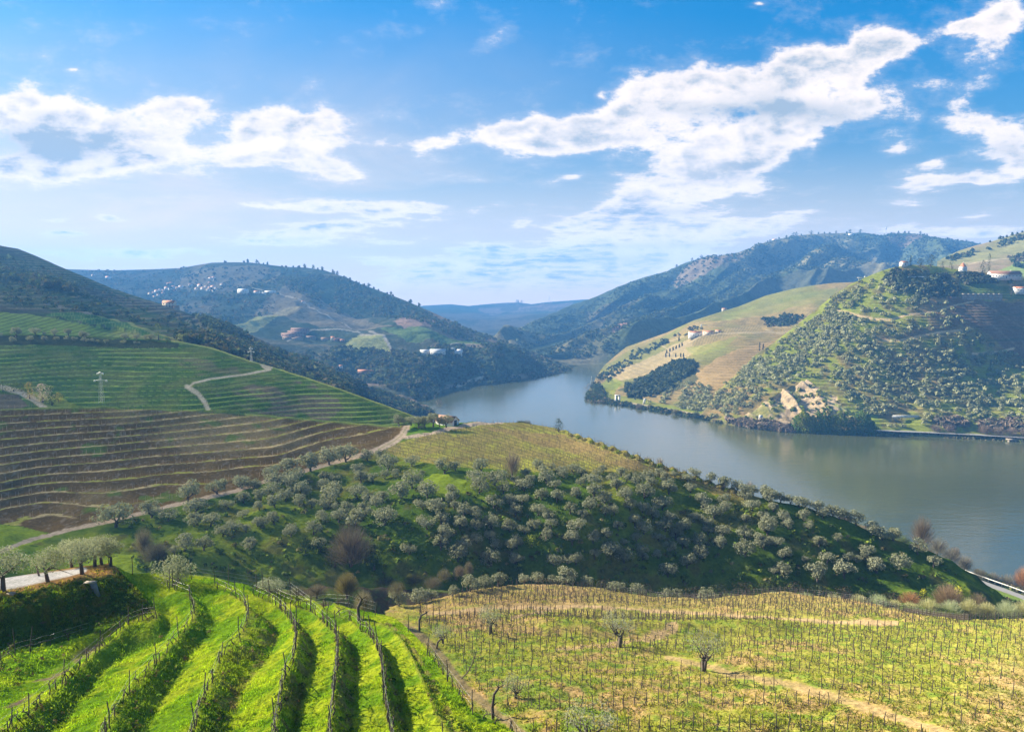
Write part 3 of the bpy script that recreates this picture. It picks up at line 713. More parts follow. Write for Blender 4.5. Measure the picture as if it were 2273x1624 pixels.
pI = Patch('dark_terraced_mountain', -150, 1010, 3.0, 190, TOP_I,
    [(-150, 778), (300, 780), (460, 795), (600, 850), (760, 895), (880, 935), (1010, 975)],
    [(-150, 760, 415), (0, 762, 420), (0, 790, 425), (166, 790, 430), (385, 790, 440), (280, 800, 435), (-150, 795, 420), (300, 770, 430), (460, 780, 440), (0, 690, 490), (-150, 682, 490), (200, 722, 480), (400, 757, 450), (0, 650, 600), (0, 600, 740), (0, 545, 900), (-150, 520, 900), (250, 640, 850), (250, 700, 590), (375, 680, 820), (440, 703, 825), (560, 745, 835), (700, 805, 838), (850, 872, 840), (920, 900, 835), (958, 914, 807), (1010, 940, 735),
     (560, 800, 560), (700, 850, 600), (800, 890, 660), (880, 925, 700), (400, 735, 540), (560, 770, 680), (130, 690, 520), (600, 850, 440), (760, 895, 480), (880, 935, 640), (1010, 975, 640)],
    disp_i, paint_i, None, back=300, lam=1e-3)

# ---- J: village mountain
TOP_J = [(120, 596), (165, 598), (250, 600), (330, 598), (400, 595), (440, 588), (470, 583), (520, 582), (560, 583), (600, 588), (630, 592), (680, 594), (720, 600), (760, 613), (800, 630), (850, 648), (900, 667), (960, 693), (1010, 716), (1060, 738), (1130, 764), (1200, 788), (1240, 803), (1262, 812), (1272, 819)]
SHORE_J = [(120, 900), (940, 925), (958, 905), (962, 885), (985, 864), (1050, 855), (1150, 842), (1230, 830), (1272, 820)]
SPURS = [((480, 745), (690, 640), 60, 1.0), ((520, 660), (640, 740), 40, .6)]
def disp_j(px, py, x, y, z):
    t = np.clip((py - interp(TOP_J, px)) / 40.0, 0, 1) * np.clip((interp(SHORE_J, px) - py) / 25.0, 0, 1)
    rid = 1 - np.abs(2 * fbm(x * .0032 + 2, y * .0022, 4, 141) - 1) * 2
    d = t * (rid * 26 - 8)
    d = d + t * (fbm(x * .02, y * .02, 4, 142) - .5) * 16
    tw = t * sstep(.42, .52, fbm(x * .003, y * .003, 3, 143))
    return d + tw * step_z(z + d, 5.0, .55) * .9
def paint_j(px, py, x, y, z):
    n1 = fbm(x * .004, y * .004, 4, 144); n2 = fbm(x * .02, y * .02, 4, 145); n3 = fbm(x * .0018 + 5, y * .003, 3, 146)
    c = np.array([0.06, 0.075, 0.04]) + (np.array([0.17, 0.145, 0.085]) - np.array([0.06, 0.075, 0.04])) * sstep(.38, .52, n1)[..., None]
    c = blend(c, (0.20, 0.14, 0.095), sstep(.48, .60, n3) * .7)
    c = blend(c, (0.13, 0.12, 0.07), sstep(.3, .8, np.sin(z * 2 * math.pi / 8)) * sstep(.42, .52, fbm(x * .003, y * .003, 3, 143)) * .5)
    c = blend(c, (0.04, 0.06, 0.03), sstep(.5, .62, n2) * .7)
    def P(poly, col, k=.9, w=4): return blend(c, col, mask(px, py, poly, w, 22) * k)
    c = P([(620, 595), (760, 615), (900, 668), (960, 695), (960, 720), (820, 700), (700, 690), (620, 640)], (0.035, 0.055, 0.028))
    c = P([(430, 600), (470, 590), (600, 592), (560, 640), (420, 640), (380, 632)], (0.19, 0.155, 0.09), .8)
    c = P([(870, 725), (940, 700), (970, 715), (960, 745), (900, 748)], (0.26, 0.17, 0.12))
    c = P([(520, 740), (600, 700), (680, 700), (620, 725), (560, 755), (530, 770), (490, 762)], (0.24, 0.24, 0.09))
    c = P([(840, 750), (920, 745), (1000, 765), (1100, 770), (1150, 790), (900, 775)], (0.11, 0.16, 0.05))
    c = P([(755, 785), (800, 765), (850, 772), (870, 792), (780, 800)], (0.27, 0.27, 0.10), 1, 2)
    c = P([(560, 700), (640, 650), (800, 700), (880, 745), (700, 745)], (0.20, 0.16, 0.10), .7)
    c = P([(760, 800), (880, 792), (1200, 800), (1262, 815), (1050, 850), (900, 870), (780, 840)], (0.05, 0.075, 0.032), .8)
    c = P([(120, 600), (400, 598), (400, 640), (300, 680), (120, 680)], (0.045, 0.06, 0.035), .7)
    for L, w in (([(640, 770), (700, 752), (780, 748), (850, 768), (880, 795)], 1.6), ([(800, 765), (850, 770), (872, 790)], 2.0), ([(560, 655), (620, 668), (680, 690), (740, 712), (800, 752)], 1.2), ([(985, 866), (1040, 852), (1075, 845), (1060, 830), (1045, 820)], 2.0), ([(1000, 783), (1100, 786), (1230, 806)], 1.0)):
        c = blend(c, (0.40, 0.34, 0.26), path_mask(px, py, L, w) * .75)
    return c * 1.3
pJ = Patch('village_mountain', 120, 1272, 3.0, 170, TOP_J,
    [(120, 720), (300, 760), (500, 820), (700, 880), (900, 925), (950, 922), (958, 905), (962, 885), (985, 864), (1050, 855), (1150, 842), (1230, 830), (1272, 820)],
    [(958, 905, dsh(905)), (962, 885, dsh(885)), (985, 864, dsh(864)), (1050, 855, dsh(855)), (1150, 842, dsh(842)), (1230, 830, dsh(830)), (1272, 820, dsh(820)), (940, 922, dsh(925)),
     (700, 780, 1120), (500, 680, 1450), (470, 583, 2000), (300, 600, 2150), (120, 598, 2250), (630, 592, 1900), (760, 613, 1800), (900, 667, 1600), (1060, 738, 1450), (1200, 788, 1345), (800, 720, 1330), (600, 740, 1220), (900, 780, 1120), (980, 790, 1120), (600, 650, 1600), (400, 640, 1750), (1100, 800, 1180), (800, 850, 960), (600, 820, 950), (300, 740, 1100), (120, 700, 1300)],
    disp_j, paint_j, None, back=900, lam=1e-3)

# ---- K: hills at the end of the valley
TOP_K = [(880, 684), (945, 678), (1000, 675), (1040, 679), (1080, 675), (1120, 672), (1150, 671), (1180, 675), (1210, 671), (1250, 668), (1290, 665), (1400, 660)]
def disp_k(px, py, x, y, z):
    t = np.clip((py - interp(TOP_K, px)) / 25.0, 0, 1)
    return t * ((1 - np.abs(2 * fbm(x * .0016, y * .0009, 4, 151) - 1) * 2) * 30 - 10)
def paint_k(px, py, x, y, z):
    n1 = fbm(x * .002, y * .0012, 4, 152); n2 = fbm(x * .012, y * .012, 4, 153)
    c = np.array([0.05, 0.07, 0.04]) + (np.array([0.10, 0.09, 0.06]) - np.array([0.05, 0.07, 0.04])) * sstep(.45, .6, n1)[..., None]
    c = blend(c, (0.20, 0.14, 0.11), mask(px, py, [(1060, 684), (1150, 678), (1270, 674), (1260, 690), (1180, 688), (1080, 696)], 5) * .7)
    return blend(c, (0.03, 0.045, 0.025), sstep(.5, .6, n2) * .6)
pK = Patch('valley_end_hills', 880, 1400, 3.0, 60, TOP_K, [(880, 780), (1100, 800), (1400, 800)],
    [(880, 684, 3700), (1000, 675, 3800), (1250, 668, 3900), (1400, 660, 4000), (1100, 720, 2700), (1250, 720, 2500), (900, 720, 2700), (1100, 770, 1770), (1300, 790, 1520), (900, 775, 1700), (1400, 798, 1440)],
    disp_k, paint_k, None, back=380)

# ---- L: big wooded mountain on the right
TOP_L = [(1085, 760), (1130, 735), (1180, 715), (1230, 694), (1270, 677), (1300, 665), (1330, 655), (1365, 640), (1400, 625), (1440, 612), (1480, 600), (1520, 585), (1560, 573), (1600, 568), (1640, 560), (1680, 545), (1720, 531), (1760, 524), (1800, 520), (1860, 517), (1920, 517), (1950, 523), (1990, 518), (2030, 517), (2070, 527), (2130, 534), (2200, 545), (2300, 560), (2425, 570)]
BOT_L = [(1085, 812), (1130, 812), (1349, 812), (1400, 812), (1500, 790), (1700, 720), (1850, 665), (2000, 640), (2425, 650)]
def rav(x, y):
    q = (x * .62 + y * .78) ; p = (x * .78 - y * .62)
    a = 1 - np.abs(2 * fbm(p * .0042 + 3, q * .0012 + 1, 3, 161) - 1) * 2.0
    b = 1 - np.abs(2 * fbm(p * .012 + 7, q * .0035 + 2, 3, 162) - 1) * 2.0
    return a, b
def disp_l(px, py, x, y, z):
    t = np.clip((py - interp(TOP_L, px)) / 45.0, 0, 1) * np.clip((806 - py) / 20.0, 0, 1)
    a, b = rav(x, y)
    return t * (a * 80 - 32 + b * 18) + (fbm(x * .03, y * .03, 3, 163) - .5) * 9
def paint_l(px, py, x, y, z):
    n1 = fbm(x * .003, y * .003, 4, 164); n2 = fbm(x * .025, y * .025, 4, 165)
    c = np.array([0.070, 0.088, 0.042]) + (np.array([0.15, 0.13, 0.07]) - np.array([0.052, 0.068, 0.032])) * sstep(.44, .58, n1)[..., None]
    c = blend(c, (0.04, 0.055, 0.026), sstep(.50, .62, n2) * .6)
    def P(poly, col, k=.9, w=5): return blend(c, col, mask(px, py, poly, w, 22) * k)
    c = P([(1490, 628), (1540, 600), (1640, 590), (1680, 580), (1640, 605), (1560, 630), (1500, 640)], (0.22, 0.16, 0.11), .75)
    c = P([(1360, 748), (1400, 742), (1420, 752), (1390, 772), (1358, 780)], (0.30, 0.17, 0.12), .85, 2)
    c = P([(1300, 700), (1400, 680), (1460, 690), (1360, 720), (1300, 730)], (0.13, 0.10, 0.07), .5)
    c = P([(1600, 680), (1800, 645), (1900, 640), (1850, 670), (1700, 700)], (0.085, 0.085, 0.05), .7)
    c = P([(1950, 530), (2040, 522), (2080, 535), (2000, 545)], (0.16, 0.11, 0.07), .7)
    c = P([(2070, 560), (2180, 550), (2200, 570), (2120, 580)], (0.15, 0.13, 0.08), .6)
    c = blend(c, (0.4, 0.32, 0.26), path_mask(px, py, [(1545, 590), (1600, 578), (1690, 548)], 1.2) * .5)
    return c * 1.2
pL = Patch('wooded_mountain', 1085, 2425, 3.2, 200, TOP_L, BOT_L,
    [(1085, 760, 1850), (1130, 735, 1950), (1270, 677, 2300), (1400, 625, 2400), (1560, 573, 2500), (1720, 531, 2600), (1880, 517, 2600), (2050, 522, 2600), (2200, 545, 2600), (2425, 570, 2600),
     (1130, 808, dsh(808) + 5), (1349, 809, dsh(809)), (1400, 811, dsh(811)), (1500, 788, 1480), (1500, 720, 1760), (1700, 640, 2020), (1400, 740, 1680), (1300, 740, 1750), (1700, 720, 1650), (1900, 600, 2200), (1900, 655, 1850), (2100, 600, 2200), (2425, 640, 2000), (1250, 775, 1520), (1600, 650, 2020)],
    disp_l, paint_l, None, back=1100, lam=1e-3)

# ---- M: bright vineyard hill on the right bank
TOP_M = [(1298, 888), (1310, 860), (1325, 835), (1340, 812), (1365, 790), (1390, 770), (1440, 752), (1480, 738), (1540, 711), (1600, 692), (1640, 680), (1700, 656), (1760, 641), (1800, 634), (1850, 628), (1900, 626), (1960, 632), (2050, 640)]
SHORE_R = [(1298, 893), (1340, 898), (1400, 906), (1450, 914), (1500, 922), (1560, 933), (1620, 945), (1700, 957), (1780, 963), (1860, 966), (1940, 968), (2050, 972), (2150, 977), (2273, 984), (2430, 994)]
def disp_m(px, py, x, y, z):
    t = np.clip((py - interp(TOP_M, px)) / 12.0, 0, 1) * np.clip((interp(SHORE_R, px) - 12 - py) / 12.0, 0, 1)
    d = t * (fbm(x * .012, y * .012, 4, 171) - .5) * 11
    return d + t * step_z(z + d, 2.6, .5) * .8
def paint_m(px, py, x, y, z):
    n1 = fbm(x * .01, y * .01, 4, 172); n2 = fbm(x * .06, y * .06, 4, 173)
    c = np.array([0.19, 0.195, 0.06]) + (np.array([0.27, 0.21, 0.095]) - np.array([0.19, 0.195, 0.06])) * sstep(.4, .58, n1)[..., None]
    d = z + (fbm(x * .012, y * .012, 4, 171) - .5) * 11
    ln = sstep(.1, .9, np.sin(d * 2 * math.pi / 2.6))
    c = blend(c, (0.10, 0.095, 0.045), ln * .4)
    def P(poly, col, k=.9, w=4): return blend(c, col, mask(px, py, poly, w, 22) * k)
    c = P([(1600, 700), (1700, 668), (1800, 645), (1860, 640), (1840, 665), (1740, 685), (1620, 715)], (0.17, 0.20, 0.055), .5)
    c = P([(1345, 840), (1450, 790), (1545, 745), (1600, 735), (1530, 790), (1440, 830), (1370, 850)], (0.33, 0.27, 0.16), .85)
    c = P([(1500, 850), (1590, 800), (1650, 775), (1760, 745), (1770, 730), (1700, 790), (1640, 830), (1590, 865), (1530, 855)], (0.32, 0.235, 0.115), 1)
    # ploughed block with rows above
    r = np.sin((px * 1.0 + py * .55) * 2 * math.pi / 6.0)
    f = mask(px, py, [(1530, 752), (1600, 735), (1690, 718), (1690, 735), (1620, 748), (1540, 768)], 2)
    c = blend(c, blend(np.broadcast_to(np.array([0.26, 0.21, 0.10]), c.shape), (0.12, 0.11, 0.05), sstep(0, .8, r) * .6), f)
    c = P([(1520, 770), (1640, 750), (1600, 780), (1540, 790)], (0.20, 0.23, 0.05), .6)
    c = P([(1300, 880), (1350, 840), (1380, 850), (1360, 880), (1420, 880), (1500, 900), (1640, 920), (1600, 945), (1400, 906)], (0.17, 0.22, 0.03), .7)
    c = P([(1400, 850), (1520, 800), (1550, 840), (1500, 870), (1420, 880), (1370, 870)], (0.05, 0.07, 0.03), .8)
    for L, w in (([(1480, 785), (1510, 770), (1560, 745), (1640, 742), (1740, 738), (1800, 715)], 1.2), ([(1500, 790), (1470, 770), (1480, 760), (1520, 748)], 1.2), ([(1700, 735), (1745, 742), (1760, 750)], 1.4)):
        c = blend(c, (0.36, 0.30, 0.2), path_mask(px, py, L, w) * .8)
    sh = interp(SHORE_R, px) - py
    c = blend(c, (0.36, 0.31, 0.24), sstep(15, 11, sh) * sstep(7.5, 9, sh) * (px > 1400))
    c = blend(c, (0.30, 0.26, 0.18), sstep(2.5, 1, sh))
    return c * np.array([1.15, 1.08, .9])
pM = Patch('sunny_vineyard_hill', 1298, 2050, 2.4, 210, TOP_M,
    [(1298, 893), (1340, 898), (1400, 906), (1500, 922), (1620, 945), (1700, 950), (1800, 900), (2050, 800)],
    [(a, b, dsh(b)) for a, b in SHORE_R if a < 1650] +
    [(1340, 812, 1250), (1310, 860, 1000), (1390, 770, 1320), (1480, 738, 1300), (1640, 680, 1300), (1800, 634, 1300), (1900, 626, 1300), (2050, 640, 1300), (1450, 850, 960), (1400, 830, 1060), (1550, 850, 900), (1500, 790, 1070), (1540, 740, 1150), (1650, 760, 1040), (1750, 720, 1120), (1850, 680, 1180), (1700, 850, 900), (1800, 820, 930), (2050, 760, 1050), (1620, 900, 800)],
    disp_m, paint_m, None, back=500, lam=1e-3)

# ---- N: the estate hill with its olive terraces
TOP_N = [(1540, 934), (1560, 915), (1580, 890), (1600, 862), (1640, 825), (1680, 785), (1720, 758), (1760, 728), (1800, 696), (1850, 655), (1890, 630), (1930, 612), (1960, 600), (1990, 592), (2020, 588), (2060, 588), (2100, 594), (2140, 600), (2200, 606), (2273, 614), (2430, 625)]
ROCK_N = [(1650, 925), (1690, 905), (1720, 880), (1760, 858), (1790, 850), (1830, 868), (1870, 900), (1900, 915), (1930, 905), (1935, 945), (1860, 955), (1700, 950), (1650, 945)]
OLIVE_N = [(1560, 925), (1600, 868), (1680, 790), (1760, 735), (1850, 662), (1900, 632), (1960, 618), (2040, 640), (2120, 690), (2200, 760), (2273, 800), (2430, 840), (2430, 950), (1960, 950), (1900, 905), (1840, 860), (1780, 840), (1700, 880), (1620, 930)]
NROAD = [(1860, 688), (1900, 697), (1940, 706), (1975, 708), (2030, 698), (2110, 682), (2160, 668)]
NROAD2 = [(1960, 752), (1985, 755), (2030, 746), (2090, 735), (2160, 727)]
NROAD3 = [(2160, 780), (2220, 778), (2250, 772)]
def disp_n(px, py, x, y, z):
    sh = interp(SHORE_R, px) - py
    t = np.clip((py - interp(TOP_N, px)) / 8.0, 0, 1) * np.clip((sh - 16) / 10.0, 0, 1)
    d = t * (fbm(x * .018, y * .018, 4, 181) - .5) * 9
    rk = mask(px, py, ROCK_N, 8, 30)
    crag = 1 - np.abs(2 * fbm(x * .05 + z * .03, z * .035, 4, 182) - 1) * 2
    d = d + rk * t * (crag * 6 - 2)
    w = (1 - rk) * t
    for L in (NROAD, NROAD2, NROAD3): w = w * sstep(2, 6, polydist(px, py, L))
    d = d + w * step_z(z + d, 3.0, .5) * .95
    # river road shelf
    d = np.where((sh > 7) & (sh < 14), 0, d)
    return d
def paint_n(px, py, x, y, z):
    n1 = fbm(x * .012, y * .012, 4, 183); n2 = fbm(x * .08, y * .08, 4, 184); n3 = fbm(x * .3, y * .3, 3, 185)
    c = np.array([0.16, 0.20, 0.035]) + (np.array([0.22, 0.165, 0.085]) - np.array([0.16, 0.20, 0.035])) * sstep(.42, .62, n1 * .5 + n2 * .5)[..., None]
    c = blend(c, (0.07, 0.085, 0.03), sstep(.52, .66, n2) * .6)
    def P(poly, col, k=.9, w=4): return blend(c, col, mask(px, py, poly, w, 22) * k)
    c = P([(2105, 660), (2273, 672), (2430, 680), (2430, 845), (2273, 800), (2230, 775), (2200, 745), (2150, 715), (2100, 690)], (0.13, 0.10, 0.07), 1, 2)
    c = P([(2060, 690), (2150, 705), (2200, 730), (2150, 725), (2080, 710)], (0.14, 0.10, 0.07), .7)
    c = P([(1940, 750), (2060, 725), (2150, 700), (2130, 725), (2000, 752)], (0.14, 0.10, 0.065), .6)
    c = P([(2130, 625), (2273, 640), (2430, 650), (2430, 672), (2130, 660)], (0.06, 0.11, 0.03), .8)
    c = P([(1960, 600), (2110, 610), (2130, 660), (2060, 660), (1980, 640)], (0.045, 0.06, 0.025), .8)
    rk = mask(px, py, ROCK_N, 8, 30)
    cr = np.array([0.40, 0.335, 0.235]) + (np.array([0.20, 0.17, 0.13]) - np.array([0.40, 0.335, 0.235])) * sstep(.45, .7, n3)[..., None]
    cr = blend(cr, (0.17, 0.20, 0.04), sstep(.60, .68, n2) * .7)
    c = blend(c, cr, rk)
    c = P([(1840, 905), (1935, 900), (1960, 950), (2010, 955), (1940, 955)], (0.15, 0.22, 0.03), .6)
    for L, w in ((NROAD, lerp(2.6, 1.6, np.clip((px - 1960) / 100, 0, 1))), (NROAD2, 2.2), (NROAD3, 2.6), ([(2110, 860), (2160, 852), (2190, 846)], 1.5)):
        c = blend(c, (0.42, 0.34, 0.22), path_mask(px, py, L, w) * .9)
    lines = np.minimum(polydist(px, py, [(2130, 700), (2200, 720), (2260, 770)]), polydist(px, py, [(2180, 670), (2260, 720), (2400, 800)]))
    c = blend(c, (0.24, 0.2, 0.14), sstep(1.4, .6, lines) * .6)
    for k, yy in enumerate((693, 725, 752)):
        c = blend(c, (0.05, 0.07, 0.03), sstep(1.2, .5, np.abs(py - yy - .02 * (px - 2200) - 3 * n1)) * (px > 2135 + 20 * k) * .8)
    sh = interp(SHORE_R, px) - py
    c = blend(c, (0.15, 0.16, 0.06), sstep(9.5, 8, sh) * .8)
    c = blend(c, (0.44, 0.38, 0.30), sstep(13.2, 12, sh) * sstep(8.8, 9.5, sh) * (px > 1935) * .95)
    c = blend(c, (0.30, 0.26, 0.20), sstep(3.0, 1, sh))
    return c * np.array([1.3, 1.18, 1.0])
pN = Patch('estate_hill', 1540, 2430, 2.5, 240, TOP_N,
    [(a, b) for a, b in [(1540, 931)] + SHORE_R if a >= 1540],
    [(a, b, dsh(b)) for a, b in SHORE_R if a >= 1560] + [(a, b - 12, dsh(b) + 4) for a, b in SHORE_R if a >= 1560] +
    [(1600, 862, 815), (1560, 915, 775), (1680, 785, 850), (1800, 696, 885), (1890, 630, 895), (1990, 592, 885), (2100, 594, 890), (2273, 614, 870), (2430, 625, 870), (1850, 850, 745), (1700, 880, 740), (1850, 760, 800), (2000, 700, 822), (2030, 850, 738), (2200, 850, 752), (2200, 720, 808), (2273, 900, 706), (2430, 850, 778), (2430, 900, 718), (1900, 900, 705), (2430, 740, 835), (2000, 900, 705), (1930, 800, 765), (1780, 800, 800), (1720, 830, 785), (2060, 640, 850), (1950, 650, 860)],
    disp_n, paint_n, None, back=500, lam=1e-3)

# ---- O: pale hill at the right edge
TOP_O = [(2080, 580), (2100, 570), (2130, 556), (2165, 545), (2200, 536), (2240, 524), (2273, 514), (2430, 480)]
def disp_o(px, py, x, y, z):
    t = np.clip((py - interp(TOP_O, px)) / 12.0, 0, 1)
    d = t * (fbm(x * .008, y * .008, 4, 191) - .5) * 18
    return d + t * step_z(z + d, 3.6, .5) * .8
def paint_o(px, py, x, y, z):
    n1 = fbm(x * .008, y * .008, 4, 192); n2 = fbm(x * .04, y * .04, 4, 193)
    c = np.array([0.22, 0.21, 0.085]) + (np.array([0.25, 0.19, 0.11]) - np.array([0.22, 0.21, 0.085])) * sstep(.4, .6, n1)[..., None]
    c = blend(c, (0.13, 0.13, 0.05), sstep(.5, .65, n2) * .5)
    c = blend(c, (0.19, 0.26, 0.06), mask(px, py, [(2190, 612), (2273, 585), (2430, 570), (2430, 640), (2190, 640)], 3) * .9)
    c = blend(c, (0.4, 0.33, 0.22), path_mask(px, py, [(2150, 590), (2210, 580), (2273, 566), (2400, 540)], 1.3) * .8)
    return c
pO = Patch('pale_terraced_hill', 2080, 2430, 3.0, 70, TOP_O, [(2080, 640), (2430, 650)],
    [(2080, 580, 1350), (2165, 545, 1450), (2273, 514, 1500), (2430, 480, 1500), (2080, 640, 1100), (2273, 640, 1080), (2430, 645, 1080), (2273, 580, 1280)],
    disp_o, paint_o, None, back=400)

mA = ground_mat('grass_ground', 0.22, 0.7, 0.35)
mB = ground_mat('stony_grass_ground', 0.35, 0.6, 0.35)
mC = ground_mat('hillside_ground', 0.9, 0.55, 0.30)
mM = ground_mat('middle_distance_ground', 2.2, 0.5, 0.28)
mF = ground_mat('far_hill_ground', 6.0, 0.8, 0.38)
pA.mat = mA; pB.mat = mB; pC.mat = mC; pD.mat = mC; pQ.mat = mC; pG.mat = ground_mat('terrace_ground', 1.2, .5, .3); pI.mat = mM; pM.mat = mM; pN.mat = mM; pO.mat = mM
pJ.mat = mF; pK.mat = mF; pL.mat = mF
for p in (pA, pB, pC, pD, pQ, pG, pI, pJ, pK, pL, pM, pN, pO): p.build()

# ------------------------------------------------------------------ water and base ground
def sheet(name, x0, y0, x1, y1, z, mat, kind='structure', n=1):
    V = []; F = []
    xs = np.linspace(x0, x1, n + 1); ys = np.linspace(y0, y1, n + 1)
    for yv in ys:
        for xv in xs: V.append((xv, yv, z))
    for j in range(n):
        for i in range(n):
            a = j * (n + 1) + i; F.append((a, a + 1, a + n + 2, a + n + 1))
    o = link(name, mesh_np(name, np.array(V), np.array(F), mat)); tag(o, kind=kind); return o
def water_mat():
    m, N, out = new_mat('river_water')
    p = N.n.new('ShaderNodeBsdfPrincipled')
    geo = N.n.new('ShaderNodeNewGeometry'); P = geo.outputs['Position']
    big = N.noise(N.vm('MULTIPLY', P, (0.006, 0.016, 0)), 1.0, 3, 0.5)
    wv = N.noise(N.vm('MULTIPLY', P, (0.35, 0.7, 0)), 1.0, 4, 0.65)
    wv2 = N.noise(N.vm('MULTIPLY', P, (0.07, 0.16, 0)), 1.0, 3, 0.6)
    N.put(p, 'Base Color', N.mix(N.mr(big, .35, .65), (0.050, 0.058, 0.022, 1), (0.062, 0.068, 0.028, 1)))
    N.put(p, 'Roughness', N.mr(big, .35, .65, .05, .10))
    p.inputs['IOR'].default_value = 1.95
    b = N.n.new('ShaderNodeBump'); b.inputs['Strength'].default_value = 0.22; b.inputs['Distance'].default_value = 0.3
    N.l.new(N.m('ADD', wv, N.m('MULTIPLY', wv2, 2.2)), b.inputs['Height']); N.l.new(b.outputs[0], p.inputs['Normal'])
    N.l.new(p.outputs[0], out.inputs[0])
    return m
sheet('river_water', -1500, 150, 2500, 2600, 0.0, water_mat())
sheet('ground', -4100, -250, 4100, 4550, -3.6, plain_mat('base_ground', (0.07, 0.08, 0.04)))

# ------------------------------------------------------------------ air
def haze():
    m, N, out = new_mat('pale_air')
    v = N.n.new('ShaderNodeVolumePrincipled')
    v.inputs['Density'].default_value = HAZE_D
    v.inputs['Color'].default_value = HAZE_C
    v.inputs['Anisotropy'].default_value = 0.1
    N.l.new(v.outputs[0], out.inputs['Volume'])
    x0, x1, y0, y1, z0, z1 = -4200, 4200, -300, 4650, -4.8, CAM_Z + 262
    V = [(x, y, z) for z in (z0, z1) for y in (y0, y1) for x in (x0, x1)]
    F = [(0, 2, 3, 1), (4, 5, 7, 6), (0, 1, 5, 4), (2, 6, 7, 3), (0, 4, 6, 2), (1, 3, 7, 5)]
    o = link('haze', mesh_np('haze', np.array(V), np.array(F), m))
    tag(o, kind='stuff')
HAZE_D = 0.000175
HAZE_C = (0.13, 0.42, 1.0, 1)
haze()
# ------------------------------------------------------------------ foliage builders
def quads(c, size, nrm=None, jit=0.9, aspect=1.0, r=None):
    """one quad per centre, facing roughly nrm"""
    r = r or rng; n = len(c)
    d = r.normal(size=(n, 3)); d /= np.linalg.norm(d, axis=1)[:, None]
    if nrm is not None:
        d = nrm + d * jit; d /= np.maximum(np.linalg.norm(d, axis=1), 1e-6)[:, None]
    a = r.normal(size=(n, 3)); a -= (a * d).sum(1)[:, None] * d; a /= np.maximum(np.linalg.norm(a, axis=1), 1e-6)[:, None]
    b = np.cross(d, a)
    s = (np.asarray(size) * np.ones(n))[:, None] * 0.5
    V = np.stack([c - a * s * aspect, c - b * s * .55, c + a * s * aspect, c + b * s * .55], 1).reshape(-1, 3)
    return V, np.arange(4 * n).reshape(n, 4)
def tubes(segs, sides=4):
    """segs: list of (p0, p1, r0, r1)"""
    V = []; F = []; k = 0
    for p0, p1, r0, r1 in segs:
        p0 = np.asarray(p0, float); p1 = np.asarray(p1, float); d = p1 - p0; L = np.linalg.norm(d)
        if L < 1e-6: continue
        d /= L; a = np.cross(d, [0, 0, 1.0] if abs(d[2]) < .9 else [1.0, 0, 0]); a /= np.linalg.norm(a); b = np.cross(d, a)
        for p, r_ in ((p0, r0), (p1, r1)):
            for i in range(sides):
                t = 2 * math.pi * i / sides
                V.append(p + (a * math.cos(t) + b * math.sin(t)) * r_)
        for i in range(sides):
            j = (i + 1) % sides
            F.append((k + i, k + j, k + sides + j, k + sides + i))
        k += 2 * sides
    return np.array(V), np.array(F)
def join(parts):
    V = []; F = []; o = 0
    for v, f in parts:
        V.append(v); F.append(f + o); o += len(v)
    return np.vstack(V), np.vstack(F)

m_olive = leaf_mat('olive_leaves', (0.175, 0.185, 0.115), (0.26, 0.265, 0.175), 0.25, tt=(1.05, 1.1, .8))
m_olive_l = leaf_mat('silver_olive_leaves', (0.22, 0.23, 0.14), (0.31, 0.32, 0.23), 0.34, tt=(1.05, 1.1, .85))
m_bark = plain_mat('olive_bark', (0.065, 0.05, 0.04), .95, .4, .3)
m_veg = leaf_mat('mixed_leaves', None, None, 0.2, attr=True)
m_twig = leaf_mat('bare_twigs', (0.115, 0.090, 0.075), (0.17, 0.135, 0.11), 0.05)

def olive_crown(seed, n, leaf, R=2.6, H=1.95, lobes=15, z0=.75):
    r = np.random.default_rng(seed)
    L = []
    for k in range(lobes):
        th = r.uniform(0, 2 * math.pi); ph = math.acos(r.uniform(-0.45, 1.0))
        q = r.uniform(.5, .82)
        L.append((R * q * math.sin(ph) * math.cos(th), R * q * math.sin(ph) * math.sin(th), z0 + H * .75 + H * q * math.cos(ph), r.uniform(.30, .50) * R))
    L = np.array(L)
    i = r.integers(0, lobes, n)
    d = r.normal(size=(n, 3)); d /= np.linalg.norm(d, axis=1)[:, None]
    rad = L[i, 3] * r.uniform(.45, 1.08, n) ** .5
    c = L[i, :3] + d * rad[:, None] * np.array([1, 1, .85])
    c = c[c[:, 2] > .55]; d = d[:len(c)]
    ctr = np.array([0, 0, z0 + H * .6])
    nr = c - ctr; nr /= np.linalg.norm(nr, axis=1)[:, None]
    V, F = quads(c, leaf * r.uniform(.6, 1.35, len(c)), nr, 1.0, 1.15, r)
    return V, F, L
def olive_trunk(seed, L, h=1.3, r0=.26):
    r = np.random.default_rng(seed + 99)
    S = []; p = np.array([0, 0, -.4]); q = np.array([r.uniform(-.2, .2), r.uniform(-.2, .2), h * .55])
    S.append((p, q, r0 * 1.3, r0 * .85))
    for k in range(4):
        t = L[r.integers(0, len(L)), :3] * np.array([.8, .8, .85])
        mid = (q + t) / 2 + r.normal(size=3) * .15; mid[2] -= .15
        S.append((q, mid, r0 * .6, r0 * .38)); S.append((mid, t, r0 * .38, r0 * .12))
        t2 = t + r.normal(size=3) * .7
        S.append((mid, t2, r0 * .3, r0 * .08))
    return tubes(S, 5)
OLV = []
for k in range(8):
    V, F, L = olive_crown(300 + k, 950, .40, R=rng.uniform(2.3, 2.8), H=rng.uniform(1.7, 2.2), lobes=int(rng.integers(11, 18)))
    tv, tf = olive_trunk(300 + k, L)
    OLV.append((mesh_np('crown', V, F, m_olive), mesh_np('trunk', tv, tf, m_bark)))
OLN = []          # the closer ones by the upper road: finer leaves, clear trunks
